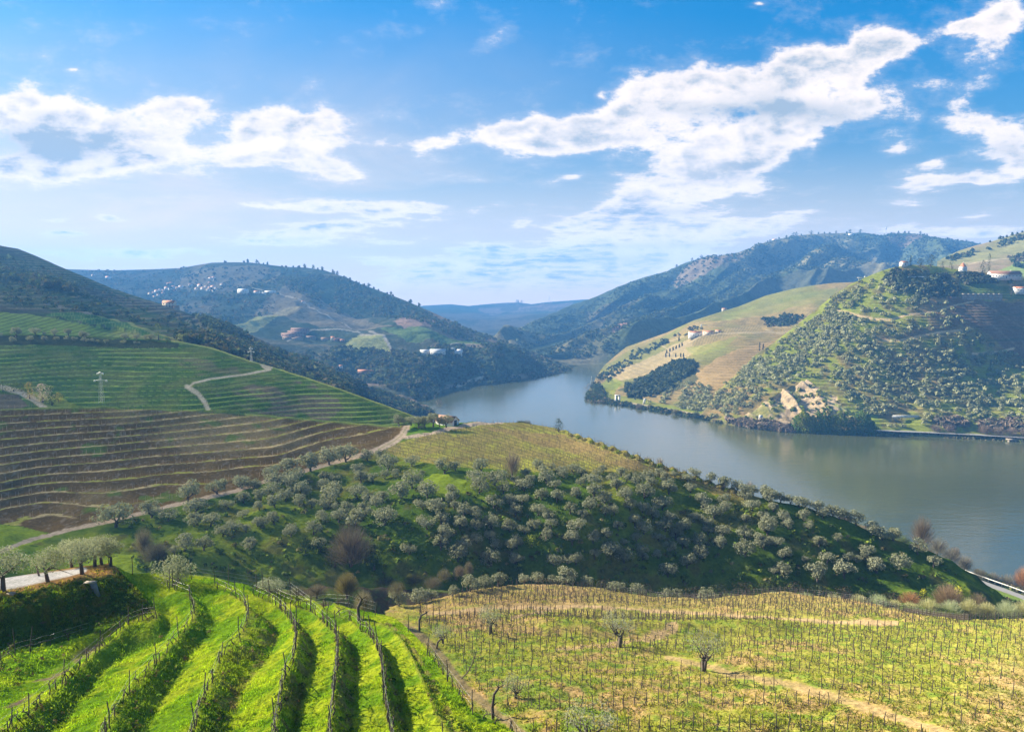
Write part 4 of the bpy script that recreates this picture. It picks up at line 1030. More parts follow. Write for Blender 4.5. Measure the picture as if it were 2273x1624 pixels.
for k in range(5):
    V, F, L = olive_crown(400 + k, 2600, .16, R=2.15, H=1.3, lobes=18, z0=1.45)
    tv, tf = olive_trunk(400 + k, L, 2.4, .2)
    OLN.append((mesh_np('crown', V, F, m_olive_l), mesh_np('trunk', tv, tf, m_bark)))

OLS = []          # sparse, freshly pruned ones that stand among the stakes
for k in range(3):
    V, F, L = olive_crown(450 + k, 1150, .14, R=2.1, H=1.2, lobes=22, z0=1.9)
    tv, tf = olive_trunk(450 + k, L, 2.3, .22)
    tv2, tf2 = olive_trunk(470 + k, L, 2.3, .15)
    OLS.append((mesh_np('crown', V, F, m_olive_l), mesh_np('trunk', *join([(tv, tf), (tv2, tf2)]), m_bark)))

def ordinal(n):
    w = ['first', 'second', 'third', 'fourth', 'fifth', 'sixth', 'seventh', 'eighth', 'ninth', 'tenth', 'eleventh', 'twelfth', 'thirteenth', 'fourteenth', 'fifteenth', 'sixteenth', 'seventeenth', 'eighteenth', 'nineteenth', 'twentieth']
    if n <= 20: return w[n - 1]
    t = {2: 'twenty', 3: 'thirty', 4: 'forty', 5: 'fifty', 6: 'sixty', 7: 'seventy', 8: 'eighty', 9: 'ninety'}
    if n < 100:
        return (t[n // 10] + ('ieth' if n % 10 == 0 else '-' + w[n % 10 - 1])).replace('yieth', 'ieth')
    return 'hundred-and-' + ordinal(n - 100)
def put_tree(var, loc, rz, sc, label, group, name='olive_tree', cat='olive tree', tilt=0.0, trunk=True):
    e = empty(name, loc, rz, sc)
    e.rotation_euler[0] = tilt
    tag(e, label, cat, group)
    link('crown', var[0], e)
    if trunk: link('trunk', var[1], e)
    return e

# ---- olive trees of the near hillside, read off the photograph (x, y of the crown centre, width)
def zc(L, ox, oy): return [(ox + a / 3.6585, oy + b / 3.6585, w / 3.6585) for a, b, w in L]
O5 = [(940,1010,230),(1230,960,165),(1525,820,175),(1765,770,150),(1965,735,125),(2060,760,100),(1370,1000,120),(1575,1040,130),(1710,1040,130),(1590,930,140),(1850,910,100),(1980,860,110),(1970,990,80),(1910,1090,110),(1810,1130,110),(2000,1110,80),(1500,1235,150),(1655,1235,130),(2030,1235,120),(2090,1060,85),(1420,1290,90)]
O6 = [(120,580,120),(275,540,150),(440,515,170),(595,470,150),(735,450,150),(905,460,100),(1025,455,110),(1075,515,150),(1265,500,100),(1530,540,150),(1620,540,90),(1830,540,130),(160,650,130),(290,620,150),(285,680,150),(380,735,140),(435,660,45),(545,620,90),(640,630,90),(550,680,90),(830,570,110),(850,630,120),(950,635,90),(1045,610,80),(1130,605,80),(1270,660,150),(1350,595,50),(1175,750,165),(1395,740,140),(1600,745,110),(620,740,170),(600,800,150),(820,750,140),(920,790,110),(1030,790,110),(980,830,100),(10,690,80),(130,740,120),(40,780,120),(240,780,110),(350,830,110),(150,830,120),(30,860,90),(455,850,90),(550,860,90),(645,870,70),(740,890,110),(890,890,130),(1350,850,100),(1470,860,150),(1590,800,90),(1610,860,80),(1690,900,110),(1780,930,110),(1930,830,130),(2060,810,100),(2110,900,110),(1815,710,140),(1790,630,130),(1940,640,150),(2010,720,110),(2110,660,90),(1045,950,175),(810,960,160),(670,950,120),(535,960,110),(150,960,130),(50,1000,90),(280,1070,110),(470,1050,120),(510,1170,110),(1385,1000,130),(1500,970,130),(1655,1000,120),(1790,1020,100),(1910,1000,130),(2060,1030,110),(1540,1080,130),(1500,1160,140),(1900,1100,90),(1700,1120,60),(1790,1130,90),(1940,1180,90),(2080,1170,130),(1245,1210,110),(1690,1200,130),(1640,1250,140),(1905,1290,140),(2100,1290,80)]
O7 = [(210,370,90),(250,400,70),(500,400,100),(420,440,90),(325,385,60),(400,410,90),(560,430,90),(740,395,70),(690,425,70),(280,470,120),(345,520,100),(110,430,90),(150,490,90),(100,530,120),(650,490,120),(560,500,80),(820,470,90),(850,530,110),(885,430,90),(930,470,80),(1020,490,110),(1110,460,100),(1135,510,80),(1200,430,70),(1250,470,90),(1320,450,70),(1420,475,80),(1270,550,130),(1490,430,90),(1610,465,90),(1720,515,110),(1830,515,90),(1880,560,90),(1960,570,100),(2050,590,90),(1450,550,100),(1080,590,130),(920,610,110),(665,590,140),(750,640,110),(530,590,110),(240,600,110),(365,625,120),(80,640,110),(1220,680,130),(630,690,110),(470,720,110),(210,730,110),(300,770,100),(30,720,90),(1550,660,130),(1640,740,150),(1720,640,100),(1740,700,90),(1890,610,100),(1950,690,120),(2100,620,110),(2130,710,70),(960,690,100),(1060,710,110),(830,730,80),(760,740,90),(1140,760,110),(1280,790,120),(1000,820,110),(1480,790,90),(1580,820,110),(2040,790,100),(2080,860,140),(1890,920,120),(1900,800,80),(1710,900,110),(1590,890,90),(1380,870,130),(1240,860,110),(1070,880,120),(860,860,90),(770,920,90),(520,850,130),(570,770,90),(180,850,110),(320,840,90),(100,890,90),(270,930,120),(40,1000,110),(490,960,130),(660,960,90),(680,930,70),(1010,950,80),(1190,950,90),(1330,930,120),(1385,1000,110),(1520,980,110),(1690,1000,110),(2020,980,110),(1890,1050,140),(2110,980,80),(1280,1040,110),(1530,1080,120),(1420,1150,130),(1190,1090,90),(1060,1050,100),(1060,1110,80),(800,1050,130),(910,1110,130),(910,990,70),(670,1090,90),(450,1130,90),(520,1120,110),(340,1140,110),(30,1130,120),(1265,1220,130),(2130,1220,70)]
O8 = [(40,580,90),(80,630,110),(165,600,90),(245,635,90),(320,670,110),(370,650,80),(110,710,90),(460,700,110),(510,760,100),(590,730,100),(640,770,100),(690,780,80),(780,810,120),(360,780,100),(190,790,100),(230,850,90),(390,860,80),(60,890,120),(20,800,60),(905,890,120),(990,930,120),(1080,930,120),(130,990,100),(30,1000,110),(480,990,100),(630,955,80),(1280,1040,130),(870,1080,130),(195,1090,110),(370,1130,70),(545,1120,100),(715,1110,90),(780,1130,70),(1410,1155,110),(950,1180,160),(1135,1165,140),(680,1210,170),(465,1240,170),(165,1220,150)]
OC = zc(O5, 0, 870.2) + zc(O6, 568.3, 887.9) + zc(O7, 1136.6, 932.3) + zc(O8, 1687.1, 932.3)
# tiers by height in the grove so that every tree can be pointed to
OC.sort(key=lambda q: q[1])
def olive_label(px, py, w, near_track, tier, pos):
    size = 'broad' if w > 40 else ('small' if w < 24 else 'rounded')
    return size
tiers = {}
TIER_N = ['uppermost', 'second', 'third', 'fourth', 'fifth', 'sixth', 'seventh', 'eighth', 'ninth', 'lowest']
def tier_of(px, py):
    top = interp([(200, 1110), (460, 1080), (700, 1005), (900, 1005), (1160, 1015), (1500, 1040), (1800, 1085), (2150, 1230)], px)
    bot = interp([(200, 1240), (600, 1270), (1200, 1275), (2150, 1290)], px)
    return int(np.clip((py - top) / max(bot - top, 1) * 10, 0, 9))
for q in OC: tiers.setdefault(tier_of(q[0], q[1]), []).append(q)
n_ol = 0
for ti, L in tiers.items():
    L.sort(key=lambda q: q[0])
    for i, (px, py, w) in enumerate(L):
        wb = w
        by = py + w * 0.36
        g = pC.pt(px, min(by, 1300))
        D = g.y
        wid = w / FPX * D
        sc = float(np.clip(wid / 4.25, .4, 1.7))
        size = 'broad' if w > 40 else ('small' if w < 24 else 'rounded')
        place = 'left part' if px < 700 else ('middle' if px < 1300 else ('right part' if px < 1800 else 'river end'))
        edge = ' by the dirt track' if polydist(np.array([px]), np.array([by]), TRACK_C)[0] < 12 else ''
        lab = f"{size} olive tree{edge}, {ordinal(i + 1)} from left in the grove's {TIER_N[ti]} tier"
        put_tree(OLV[n_ol % 8], g - Vector((0, 0, .15 * sc)), rng.uniform(0, 6.28), sc, lab, 'olive trees on the grassy hillside in front of the river')
        n_ol += 1

# ---- olives by the upper road (left edge), with visible trunks
for (bx, by, w, lab) in [
    (3, 1607 - 0, 0, None)][:0] + [
    (6, 1312, 74, 'large silvery olive tree cut by the left edge of the picture, beside the pale road'),
    (107, 1291, 56, 'silvery olive tree with forked trunk on the orange verge between road and bank'),
    (160, 1258, 46, 'olive tree behind the pale road, second trunk left of the stump'),
    (183, 1274, 58, 'olive tree with V-shaped trunk on the verge above the tree stump'),
    (210, 1256, 50, 'olive tree near the end of the orange verge, just right of the V-shaped one'),
    (226, 1252, 46, 'olive tree at the very tip of the mossy bank'),
    (246, 1256, 44, 'rightmost olive tree of the row by the pale road, leaning right')]:
    g = pA.pt(bx, by); sc = (w / FPX * g.y) / 3.6 * 1.3
    put_tree(OLN[int(bx) % 5], g, rng.uniform(0, 6), sc, lab, 'olive trees along the pale road on the mossy bank')
g = pA.pt(392, 1290); put_tree(OLN[2], g - Vector((0, 0, 1.1)), 1.0, .9, 'sprawling olive tree behind the wire fence at the top of the grassy terraces', None)
g = pA.pt(601, 1313); put_tree(OLN[3], g - Vector((0, 0, .9)), 2.0, .62, 'small crooked olive tree at the end of the wire fence with a pale twisted trunk', None)
# ---- olives along the far rim of the stake vineyard and in the vineyard itself
RIM = [(1160,1590,190),(1330,1510,140),(1320,1620,150),(1420,1580,130),(1590,1535,120),(1740,1500,160),(1855,1475,140),(1970,1455,150)]
k = 0
for a, b, w in RIM:
    px, py = 568.3 + a / 3.6585, 1180 + (b - 1600 + 1600 - 0) / 3.6585 - 0
    py = 887.9 + b / 3.6585
    g = pB.pt(px, max(py, interp(pB.top, px) + 1)); wid = w / 3.6585 / FPX * g.y
    put_tree(OLV[(k * 3) % 8], g, rng.uniform(0, 6), wid / 5.0, f"gnarled dark-trunked olive tree, {ordinal(k + 1)} from left at the sandy vineyard corner", 'olive trees at the vineyard corner'); k += 1
RIM2 = [(100,1270,120),(210,1270,120),(330,1280,90),(450,1250,190),(610,1300,140),(845,1335,130),(1020,1365,130),(1250,1390,110),(1345,1390,100),(1580,1410,150)]
for k, (a, b, w) in enumerate(RIM2):
    px = 1136.6 + a / 3.6585; py = 932.3 + b / 3.6585
    tp = interp(pB.top, px)
    u, v = ray(px, py + w / 3.6585 * .2); D = 172.0
    wid = w / 3.6585 / FPX * D
    put_tree(OLV[(k * 5 + 1) % 8], Vector((float(u) * D, D, CAM_Z + float(v) * D - wid * .35)), rng.uniform(0, 6), wid / 5.0, f"pale olive crown rising behind the wire-fenced rim of the stake vineyard, {ordinal(k + 1)} from left", 'olive trees behind the vineyard rim')
IN_B = [(1375, 1435, 66, 'leafy olive tree with a Y-shaped trunk standing alone among the vineyard stakes'), (1563, 1490, 74, 'windswept olive tree with sparse crown beside the sandy vineyard path'), (1090, 1405, 52, 'small pruned olive tree on the left side of the stake vineyard')]
for k, (px, py, w, lab) in enumerate(IN_B):
    g = pB.pt(px, py)
    e = put_tree(OLS[k], g, rng.uniform(0, 6), w / FPX * g.y / 3.2, lab, None)
for k, (px, py, w, lab) in enumerate([(1310, 1640, 95, 'olive crown cut off by the bottom edge of the picture'), (1145, 1548, 52, 'thin silvery olive shoots above the leaning trunk on the vineyard lane'), (985, 1428, 40, 'pale sprouting olive beside the lane at the terrace edge')]):
    g = pB.pt(px, py)
    put_tree(OLS[k], g - Vector((0, 0, 1.2 if k == 0 else .6)), rng.uniform(0, 6), w / FPX * g.y / 3.2, lab, None)

# ---- stand-alone trees of the middle distance
def leafy_tree(name, patch, px, py, h, w, col, label, cat='tree', group=None, n=420, leaf=None, trunk_h=.25, shape=1.0, loc=None):
    g = loc or patch.pt(px, py)
    D = g.y; H = h / FPX * D; W = w / FPX * D
    r = np.random.default_rng(int(px * 7 + py)); leaf = leaf or max(.35, 1.4 * D / FPX)
    z = r.uniform(0, 1, n); th = r.uniform(0, 2 * math.pi, n)
    prof = np.sin(np.clip(.12 + .88 * z ** shape, 0, 1) * math.pi) ** .5
    rr = prof * np.sqrt(r.uniform(.15, 1.0, n)) * W * .5 * (.8 + .35 * np.sin(th * 3 + z * 7))
    c = np.stack([rr * np.cos(th), rr * np.sin(th), H * (trunk_h + (1 - trunk_h) * z)], 1)
    nr = np.stack([np.cos(th), np.sin(th), (z - .35) * 1.5], 1)
    V, F = quads(c, leaf * r.uniform(.7, 1.4, n), nr, .8, 1.1, r)
    cc = np.asarray(col) * r.uniform(.7, 1.3, n)[:, None]; cc = np.repeat(cc, 4, 0)
    e = empty(name, g); tag(e, label, cat, group)
    link('crown', mesh_np('crown', V, F, m_veg, cc), e)
    tv, tf = tubes([((0, 0, -.5), (0, 0, H * (trunk_h + .2)), W * .05 + .08, W * .02 + .03)], 5)
    link('trunk', mesh_np('trunk', tv, tf, m_bark), e)
    return e
def twigs(n, R, H, r, w=.05, spread=1.0):
    """bare shoots rising and spreading from the base"""
    th = r.uniform(0, 2 * math.pi, n); q = np.sqrt(r.uniform(0, 1, n)); el = (1 - q ** 2) ** .5
    tip = np.stack([R * q * np.cos(th), R * q * np.sin(th), H * (.15 + .85 * el) * r.uniform(.75, 1.05, n)], 1)
    st = tip * r.uniform(.25, .75, n)[:, None] * np.array([.75, .75, .9]) + r.normal(size=(n, 3)) * R * .08
    d = tip - st; a = np.cross(d, r.normal(size=(n, 3))); a /= np.maximum(np.linalg.norm(a, axis=1), 1e-6)[:, None]
    ww = w * r.uniform(.6, 1.5, n)[:, None]
    V = np.stack([st - a * ww, st + a * ww, tip + a * ww * .3, tip - a * ww * .3], 1).reshape(-1, 3)
    return V, np.arange(4 * n).reshape(n, 4)
def bare_tree(name, patch, px, py, h, w, col, label, cat='bare tree', group=None, n=700, loc=None, trunk=True, leafy=0.0, wscale=1.0):
    g = loc or patch.pt(px, py)
    D = g.y; H = h / FPX * D; W = w / FPX * D
    r = np.random.default_rng(int(px * 3 + py * 5))
    V, F = twigs(n, W / 2, H, r, .12 * D / FPX * 1.15 * wscale)
    cc = np.repeat(np.asarray(col) * r.uniform(.7, 1.35, n)[:, None], 4, 0)
    if leafy:
        m = int(n * leafy); th = r.uniform(0, 6.28, m); q = np.sqrt(r.uniform(0.1, 1, m)); el = (1 - q * q) ** .5
        c = np.stack([W / 2 * q * np.cos(th), W / 2 * q * np.sin(th), H * (.12 + .85 * el * r.uniform(.5, 1, m))], 1)
        V2, F2 = quads(c, 1.3 * D / FPX * r.uniform(.8, 1.5, m), None, 1, 1, r)
        V, F = join([(V, F), (V2, F2)]); cc = np.vstack([cc, np.repeat(np.asarray(col) * .85 * r.uniform(.7, 1.2, m)[:, None], 4, 0)])
    e = empty(name, g); tag(e, label, cat, group)
    link('twigs' if not trunk else 'branches', mesh_np('twigs', V, F, m_veg, cc), e)
    if trunk:
        S = [((0, 0, -.4), (0, 0, H * .3), W * .035 + .05, W * .02 + .04)]
        for k in range(7):
            t = 2 * math.pi * k / 7 + r.uniform(0, .5); R_ = W * .32
            S.append(((0, 0, H * .28), (R_ * .5 * math.cos(t), R_ * .5 * math.sin(t), H * .55), W * .014 + .03, W * .01 + .02))
            S.append(((R_ * .5 * math.cos(t), R_ * .5 * math.sin(t), H * .55), (R_ * math.cos(t), R_ * math.sin(t), H * .8), W * .01 + .02, .02))
        tv, tf = tubes(S, 4); link('trunk', mesh_np('trunk', tv, tf, m_bark), e)
    return e
G6 = lambda a, b: (568.3 + a / 3.6585, 887.9 + b / 3.6585)
G7 = lambda a, b: (1136.6 + a / 3.6585, 932.3 + b / 3.6585)
G8 = lambda a, b: (1687.1 + a / 3.6585, 932.3 + b / 3.6585)
GREY = (0.150, 0.120, 0.105); BROWN = (0.20, 0.135, 0.085); DKG = (0.030, 0.050, 0.022)
def atD(px, py, D, dz=0):
    u, v = ray(px, py); return Vector((float(u) * D, D, CAM_Z + float(v) * D + dz))
bare_tree('bare_thicket', pC, *G6(770, 1350), 104, 122, (0.125, 0.098, 0.095), 'large bare purplish-brown thicket alone in the hollow of the olive grove', 'thicket', n=1500, leafy=.3, wscale=1.7)
leafy_tree('evergreen_bush', pC, *G6(960, 1370), 52, 62, DKG, 'dark evergreen bush against the right foot of the large bare thicket', 'bush', n=500, trunk_h=.0)
leafy_tree('evergreen_bush', pC, *G6(640, 1350), 45, 60, (0.05, .05, .04), 'dark scrub at the left foot of the large bare thicket', 'bush', n=400, trunk_h=0)
leafy_tree('evergreen_bush', pC, *G6(520, 1230), 30, 40, DKG, 'dark round bush left of the large bare thicket', 'bush', n=300, trunk_h=0)
leafy_tree('evergreen_bush', pC, *G6(400, 1240), 34, 42, DKG, 'dark low bush at the left end of the scrub beside the bare thicket', 'bush', n=300, trunk_h=0)
bare_tree('bare_shrub', pC, 320, 870.2 + 1330 / 3.6585, 72, 52, (0.17, 0.14, 0.125), 'tall pale leafless shrub left of the grey scrub below the dirt track', 'shrub', n=1100, leafy=.15)
bare_tree('grey_scrub', pC, 346, 870.2 + 1370 / 3.6585, 48, 80, (0.12, 0.105, 0.10), 'wide grey scrub in the hollow behind the wire fence', 'shrub', n=1500, trunk=False, leafy=.4)
bare_tree('bare_tree', pC, *G6(2080, 640), 70, 56, (0.19, 0.15, 0.135), 'pale leafless tree at the upper edge of the olive grove by the flat vineyard', n=800)
leafy_tree('yellow_bush', pC, *G7(160, 1020), 26, 44, (0.20, 0.24, 0.03), 'yellow-green bush inside the lower olive grove', 'bush', n=320, trunk_h=0)
leafy_tree('dark_tree', pC, *G7(378, 95), 30, 30, (0.045, 0.062, 0.03), 'single dark round tree on the crest against the river', n=420, trunk_h=.12)
bare_tree('bare_shrub', pC, *G7(130, 45), 20, 30, (0.10, 0.10, 0.07), 'dark straggly shrub on the crest left of the single dark tree', 'shrub', n=420, leafy=.5, loc=atD(1168, 945, 318, -1))
bare_tree('bare_shrub', pC, *G7(85, 35), 12, 22, (0.07, 0.09, 0.04), 'low green shrub on the crest near the end of the farm path', 'shrub', n=300, leafy=.8, loc=atD(1155, 941, 316, -.5))
for k, (a, b, h, w) in enumerate([(1100, 330, 26, 30), (1200, 345, 28, 26), (1320, 400, 16, 30), (1930, 520, 22, 26)]):
    x_, y_ = G7(a, b); bare_tree('bare_poplar', pC, x_, y_, h, w, (0.30, 0.25, 0.22), f'faint leafless treetop above the crest against the water, {ordinal(k + 1)} from left', 'bare tree', 'leafless treetops above the crest', n=180, loc=atD(x_, y_, 262, -2))
# shrubs in the gully in front of the grove
bare_tree('round_shrub', pC, *G6(725, 1545), 58, 62, (0.20, 0.165, 0.095), 'big round olive-brown leafless shrub in the gully below the grassy terraces', 'shrub', n=1600, leafy=.3, loc=atD(770, 1322, 118, 0), wscale=1.6)
bare_tree('bare_shrub', pC, 700, 1325, 34, 60, (0.155, 0.125, 0.11), 'greyish brushwood left of the big round shrub in the gully', 'shrub', n=1100, leafy=.3, loc=atD(703, 1326, 112, 0))
bare_tree('bare_tree', pC, 815, 1345, 62, 56, (0.24, 0.20, 0.165), 'pale twiggy tree with a leaning dark trunk at the end of the terrace fence', n=1400, loc=atD(807, 1364, 74, 0))
for k, (px, py, h, w, D, col) in enumerate([(985, 1285, 34, 40, 176, (0.16, .14, .10)), (960, 1300, 30, 50, 165, (.13, .11, .09)), (1020, 1275, 30, 34, 180, (.17, .13, .11)), (880, 1315, 36, 50, 130, (.14, .12, .09)), (660, 1315, 22, 56, 120, (.13, .12, .09)), (1040, 1270, 34, 26, 178, (.18, .15, .12)), (920, 1290, 22, 60, 178, (.075, .065, .045)), (855, 1295, 26, 60, 176, (.06, .055, .04)), (585, 1320, 20, 50, 100, (.15, .12, .10)), (750, 1290, 22, 70, 172, (.06, .07, .035)), (640, 1300, 18, 60, 170, (.055, .07, .035))]):
    bare_tree('gully_shrub', None, px, py, h, w, col, f'tangled brown gully shrub, {ordinal(k + 1)} of the tangle around the big round shrub', 'shrub', 'tangled shrubs in the gully', n=620, leafy=.7, trunk=False, loc=atD(px, py + 6, D, 0))
# the dark bramble strip below the grove
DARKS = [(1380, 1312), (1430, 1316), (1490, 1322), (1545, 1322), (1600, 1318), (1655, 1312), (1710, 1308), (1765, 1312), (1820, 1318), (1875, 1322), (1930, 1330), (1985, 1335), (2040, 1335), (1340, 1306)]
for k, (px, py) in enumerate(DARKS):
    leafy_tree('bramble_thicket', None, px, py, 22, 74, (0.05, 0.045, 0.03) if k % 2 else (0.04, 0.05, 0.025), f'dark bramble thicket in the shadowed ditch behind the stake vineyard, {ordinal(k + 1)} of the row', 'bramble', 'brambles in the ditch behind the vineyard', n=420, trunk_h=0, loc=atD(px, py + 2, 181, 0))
# right side: reeds, brown shrubs, riverside trees
bare_tree('reddish_tree', pD, 0, 0, 78, 64, (0.17, 0.125, 0.09), 'leafless reddish-brown tree on the river bank at the end of the olive hill', n=1000, loc=atD(2045, 1215, 262, 0))
RIV = [(1930, 1190, 26, 40, 300, GREY), (1985, 1200, 34, 40, 285, (.11, .13, .05)), (2080, 1235, 50, 60, 270, (.18, .16, .125)), (2110, 1255, 46, 52, 290, (.175, .155, .125)), (2140, 1270, 44, 46, 292, (.19, .165, .13)), (2175, 1285, 26, 40, 318, (.13, .115, .08)), (2205, 1300, 34, 34, 322, (.18, .16, .13)), (2235, 1312, 44, 44, 320, (.19, .17, .135)), (2262, 1325, 36, 40, 316, (.16, .13, .09)), (2190, 1292, 22, 40, 320, (.09, .10, .05)), (2005, 1215, 30, 40, 268, (.10, .13, .05)), (2120, 1240, 30, 26, 300, (.2, .17, .15)), (1960, 1210, 24, 50, 262, GREY), (1870, 1162, 18, 40, 300, GREY)]
for k, (px, py, h, w, D, col) in enumerate(RIV):
    bare_tree('riverside_shrub', None, px, py, h, w, col, f'leafless pale river-bank shrub, {ordinal(k + 1)} of the fringe by the lane', 'shrub', 'leafless shrubs along the near river bank', n=800, loc=atD(px, py, D, 0), leafy=.15)
bare_tree('orange_tree', None, 2268, 1320, 62, 46, (0.34, 0.17, 0.07), 'rust-orange tree at the right edge above the lane', 'tree', n=900, loc=atD(2268, 1312, 318, 0), leafy=.4)
bare_tree('brown_shrub', None, 2100, 1345, 66, 84, (0.25, 0.175, 0.115), 'big round brown leafless shrub between olive hill and vineyard rim', 'shrub', n=2400, loc=atD(2104, 1356, 178, 0), leafy=.3)
bare_tree('orange_shrub', None, 2025, 1350, 42, 60, (0.33, 0.175, 0.085), 'orange-brown shrub left of the big round brown shrub', 'shrub', n=1200, loc=atD(2020, 1350, 178, 0), leafy=.4)
bare_tree('brown_shrub', None, 2160, 1350, 48, 54, (0.22, 0.17, 0.11), 'greenish brown shrub right of the big round brown shrub', 'shrub', n=900, loc=atD(2168, 1358, 182, 0), leafy=.3)
leafy_tree('yellow_bush', None, 2052, 1312, 26, 22, (0.30, 0.30, 0.03), 'yellow-green bush left above the brown shrubs', 'bush', n=260, trunk_h=.1, loc=atD(2050, 1330, 182, 0))
leafy_tree('yellow_bush', None, 2128, 1300, 32, 26, (0.32, 0.31, 0.03), 'yellow flowering bush beside the start of the lane', 'bush', n=300, trunk_h=.1, loc=atD(2128, 1330, 184, 0))
leafy_tree('evergreen_bush', None, 2080, 1300, 30, 60, (0.06, 0.10, 0.03), 'deep green bush above the big brown shrub', 'bush', n=420, trunk_h=0, loc=atD(2082, 1325, 184, 0))
leafy_tree('evergreen_bush', None, 2110, 1280, 26, 50, (0.05, 0.085, 0.03), 'dark green bush at the foot of the olive hill by the lane', 'bush', n=420, trunk_h=0, loc=atD(2112, 1310, 190, 0))
REEDS = [(1790, 1340, 18, 60), (1850, 1345, 20, 50), (1905, 1352, 26, 50), (1950, 1356, 30, 56), (1985, 1362, 24, 44), (2060, 1370, 34, 60), (2110, 1374, 34, 60), (2150, 1372, 36, 50), (2190, 1374, 30, 50), (2235, 1375, 34, 60), (2275, 1372, 32, 60), (2020, 1368, 26, 44), (1720, 1335, 16, 50)]
for k, (px, py, h, w) in enumerate(REEDS):
    bare_tree('reed_clump', None, px, py, h * 1.35, w, (0.40, 0.38, 0.20) if k % 3 else (0.33, 0.36, 0.22), f'pale feathery reed clump behind the wire-fenced rim, {ordinal(k + 1)} of the belt from the left', 'reeds', 'reed clumps behind the vineyard rim', n=900, trunk=False, loc=atD(px, py - 2, 172, 0), leafy=.5, wscale=1.4)
bare_tree('brown_scrub', None, 2200, 1360, 24, 80, (0.16, 0.12, 0.08), 'brown scrub between reeds and lane', 'scrub', n=900, trunk=False, loc=atD(2215, 1352, 225, 0), leafy=.4)
# knoll with the barn
KN = [(1160,160,100),(1200,165,70),(1260,160,90),(1320,160,130),(1370,165,110),(1440,150,130),(1490,175,80),(1545,165,110)]
for k, (a, b, w) in enumerate(KN):
    px, py = G6(a, b); D = 296 if k < 5 else 292; wid = w / 3.6585 / FPX * D
    put_tree(OLV[k], atD(px, py, D, -wid * .45), rng.uniform(0, 6), wid / 5.0, f'olive tree in front of the terracotta-roofed barn, {ordinal(k + 1)} from left on the knoll', 'olive trees by the barn')
px, py = G6(1345, 225); put_tree(OLV[2], pC.pt(px, py + 4), 1, .5, 'tiny olive tree on the lawn below the barn', None)
# ---- left middle distance: trees on the green terraces
leafy_tree('almond_tree', pG, 95, 892, 42, 52, (0.42, 0.32, 0.31), 'pink blossoming almond tree beside the dirt road on the left terraces', 'almond tree', n=900, trunk_h=.1)
leafy_tree('brown_bush', pG, 66, 884, 38, 30, (0.26, 0.19, 0.06), 'ochre bush left of the blossoming almond tree', 'bush', n=500, trunk_h=.05)
leafy_tree('dark_tree', pG, 116, 899, 28, 42, (0.055, 0.075, 0.04), 'dark round tree in front of the blossoming almond tree', n=500, trunk_h=.1)
leafy_tree('brown_bush', pG, 130, 890, 20, 26, (0.27, 0.22, 0.06), 'yellowish bush at the right foot of the almond tree', 'bush', n=240, trunk_h=0)
for k, (px, w) in enumerate([(6, 30), (30, 34), (48, 26)]):
    leafy_tree('evergreen_bush', pG, px, 868, 20, w, (0.07, 0.085, 0.035), f'dark bush above the dirt road at the left edge, {ordinal(k + 1)} from left', 'bush', 'bushes above the left dirt road', n=260, trunk_h=0)
LT = [(0,905,40),(130,890,90),(110,950,55),(285,875,70),(245,940,50),(360,885,30),(360,935,50),(445,890,60),(460,935,40),(555,885,65),(540,935,42),(610,935,42),(680,945,40),(680,910,80),(720,952,40),(750,955,40),(790,958,34),(865,960,42),(1015,925,60),(1000,962,38),(1110,925,55),(1100,968,30),(1130,968,25),(1185,915,36),(1225,920,55)]
for k, (a, b, w) in enumerate(LT):
    px, py = a / 3.6585, 497.3 + b / 3.6585
    g = pG.pt(px, max(py + w / 3.6585 * .3, interp(TOP_G, px) + .5)); wid = w / 3.6585 / FPX * g.y
    put_tree(OLV[(k * 3 + 2) % 8], g, rng.uniform(0, 6), wid / 5.0 * 1.1, f'small olive tree, {ordinal(k + 1)} from left on the bank below the bright vineyard', 'olive trees on the bank below the bright vineyard')
leafy_tree('pine_tree', pG, 352, 755, 38, 24, (0.14, 0.16, 0.08), 'tall loose pine tree standing above the olives on the bank', 'pine tree', n=420, trunk_h=.3)
leafy_tree('dark_tree', pG, 372, 762, 18, 18, (0.05, 0.06, 0.035), 'dark round tree right of the tall loose pine', n=220, trunk_h=.1)
leafy_tree('pale_tree', pG, 399, 757, 17, 19, (0.24, 0.25, 0.14), 'pale round tree alone at the end of the bright vineyard', n=240, trunk_h=.25)
for k, (px, py, h, w) in enumerate([(436, 754, 16, 17), (458, 756, 18, 26), (474, 760, 20, 28), (492, 764, 18, 26), (508, 770, 16, 24), (524, 772, 14, 22), (545, 780, 14, 20), (560, 785, 16, 20)]):
    bare_tree('blossom_tree', pI, px, py, h, w, (0.25, 0.20, 0.18), f'leafless pinkish tree, {ordinal(k + 1)} from left above the wooded gully', 'bare tree', 'leafless trees above the wooded gully', n=260, leafy=.4)
for k, (px, py, h, w, col) in enumerate([(88, 630, 20, 13, (.15, .18, .07)), (70, 628, 16, 22, (.11, .14, .06)), (128, 635, 13, 15, (.27, .22, .09)), (20, 575, 12, 12, (.15, .18, .06)), (50, 625, 16, 20, (.07, .10, .05)), (10, 605, 18, 30, (.05, .08, .05)), (35, 615, 16, 30, (.05, .08, .04)), (217, 690, 8, 8, (.06, .07, .05)), (105, 634, 12, 20, (.08, .10, .05)), (150, 650, 8, 30, (.05, .06, .035)), (190, 655, 7, 26, (.05, .06, .035))]):
    leafy_tree('hillside_tree', pI, px, py, h, w, col, f'{"tall pale" if h > 15 else "small"} tree on the dark terraced mountain, {ordinal(k + 1)} of its wooded strip', 'tree', 'trees on the dark terraced mountain', n=160, trunk_h=.1)
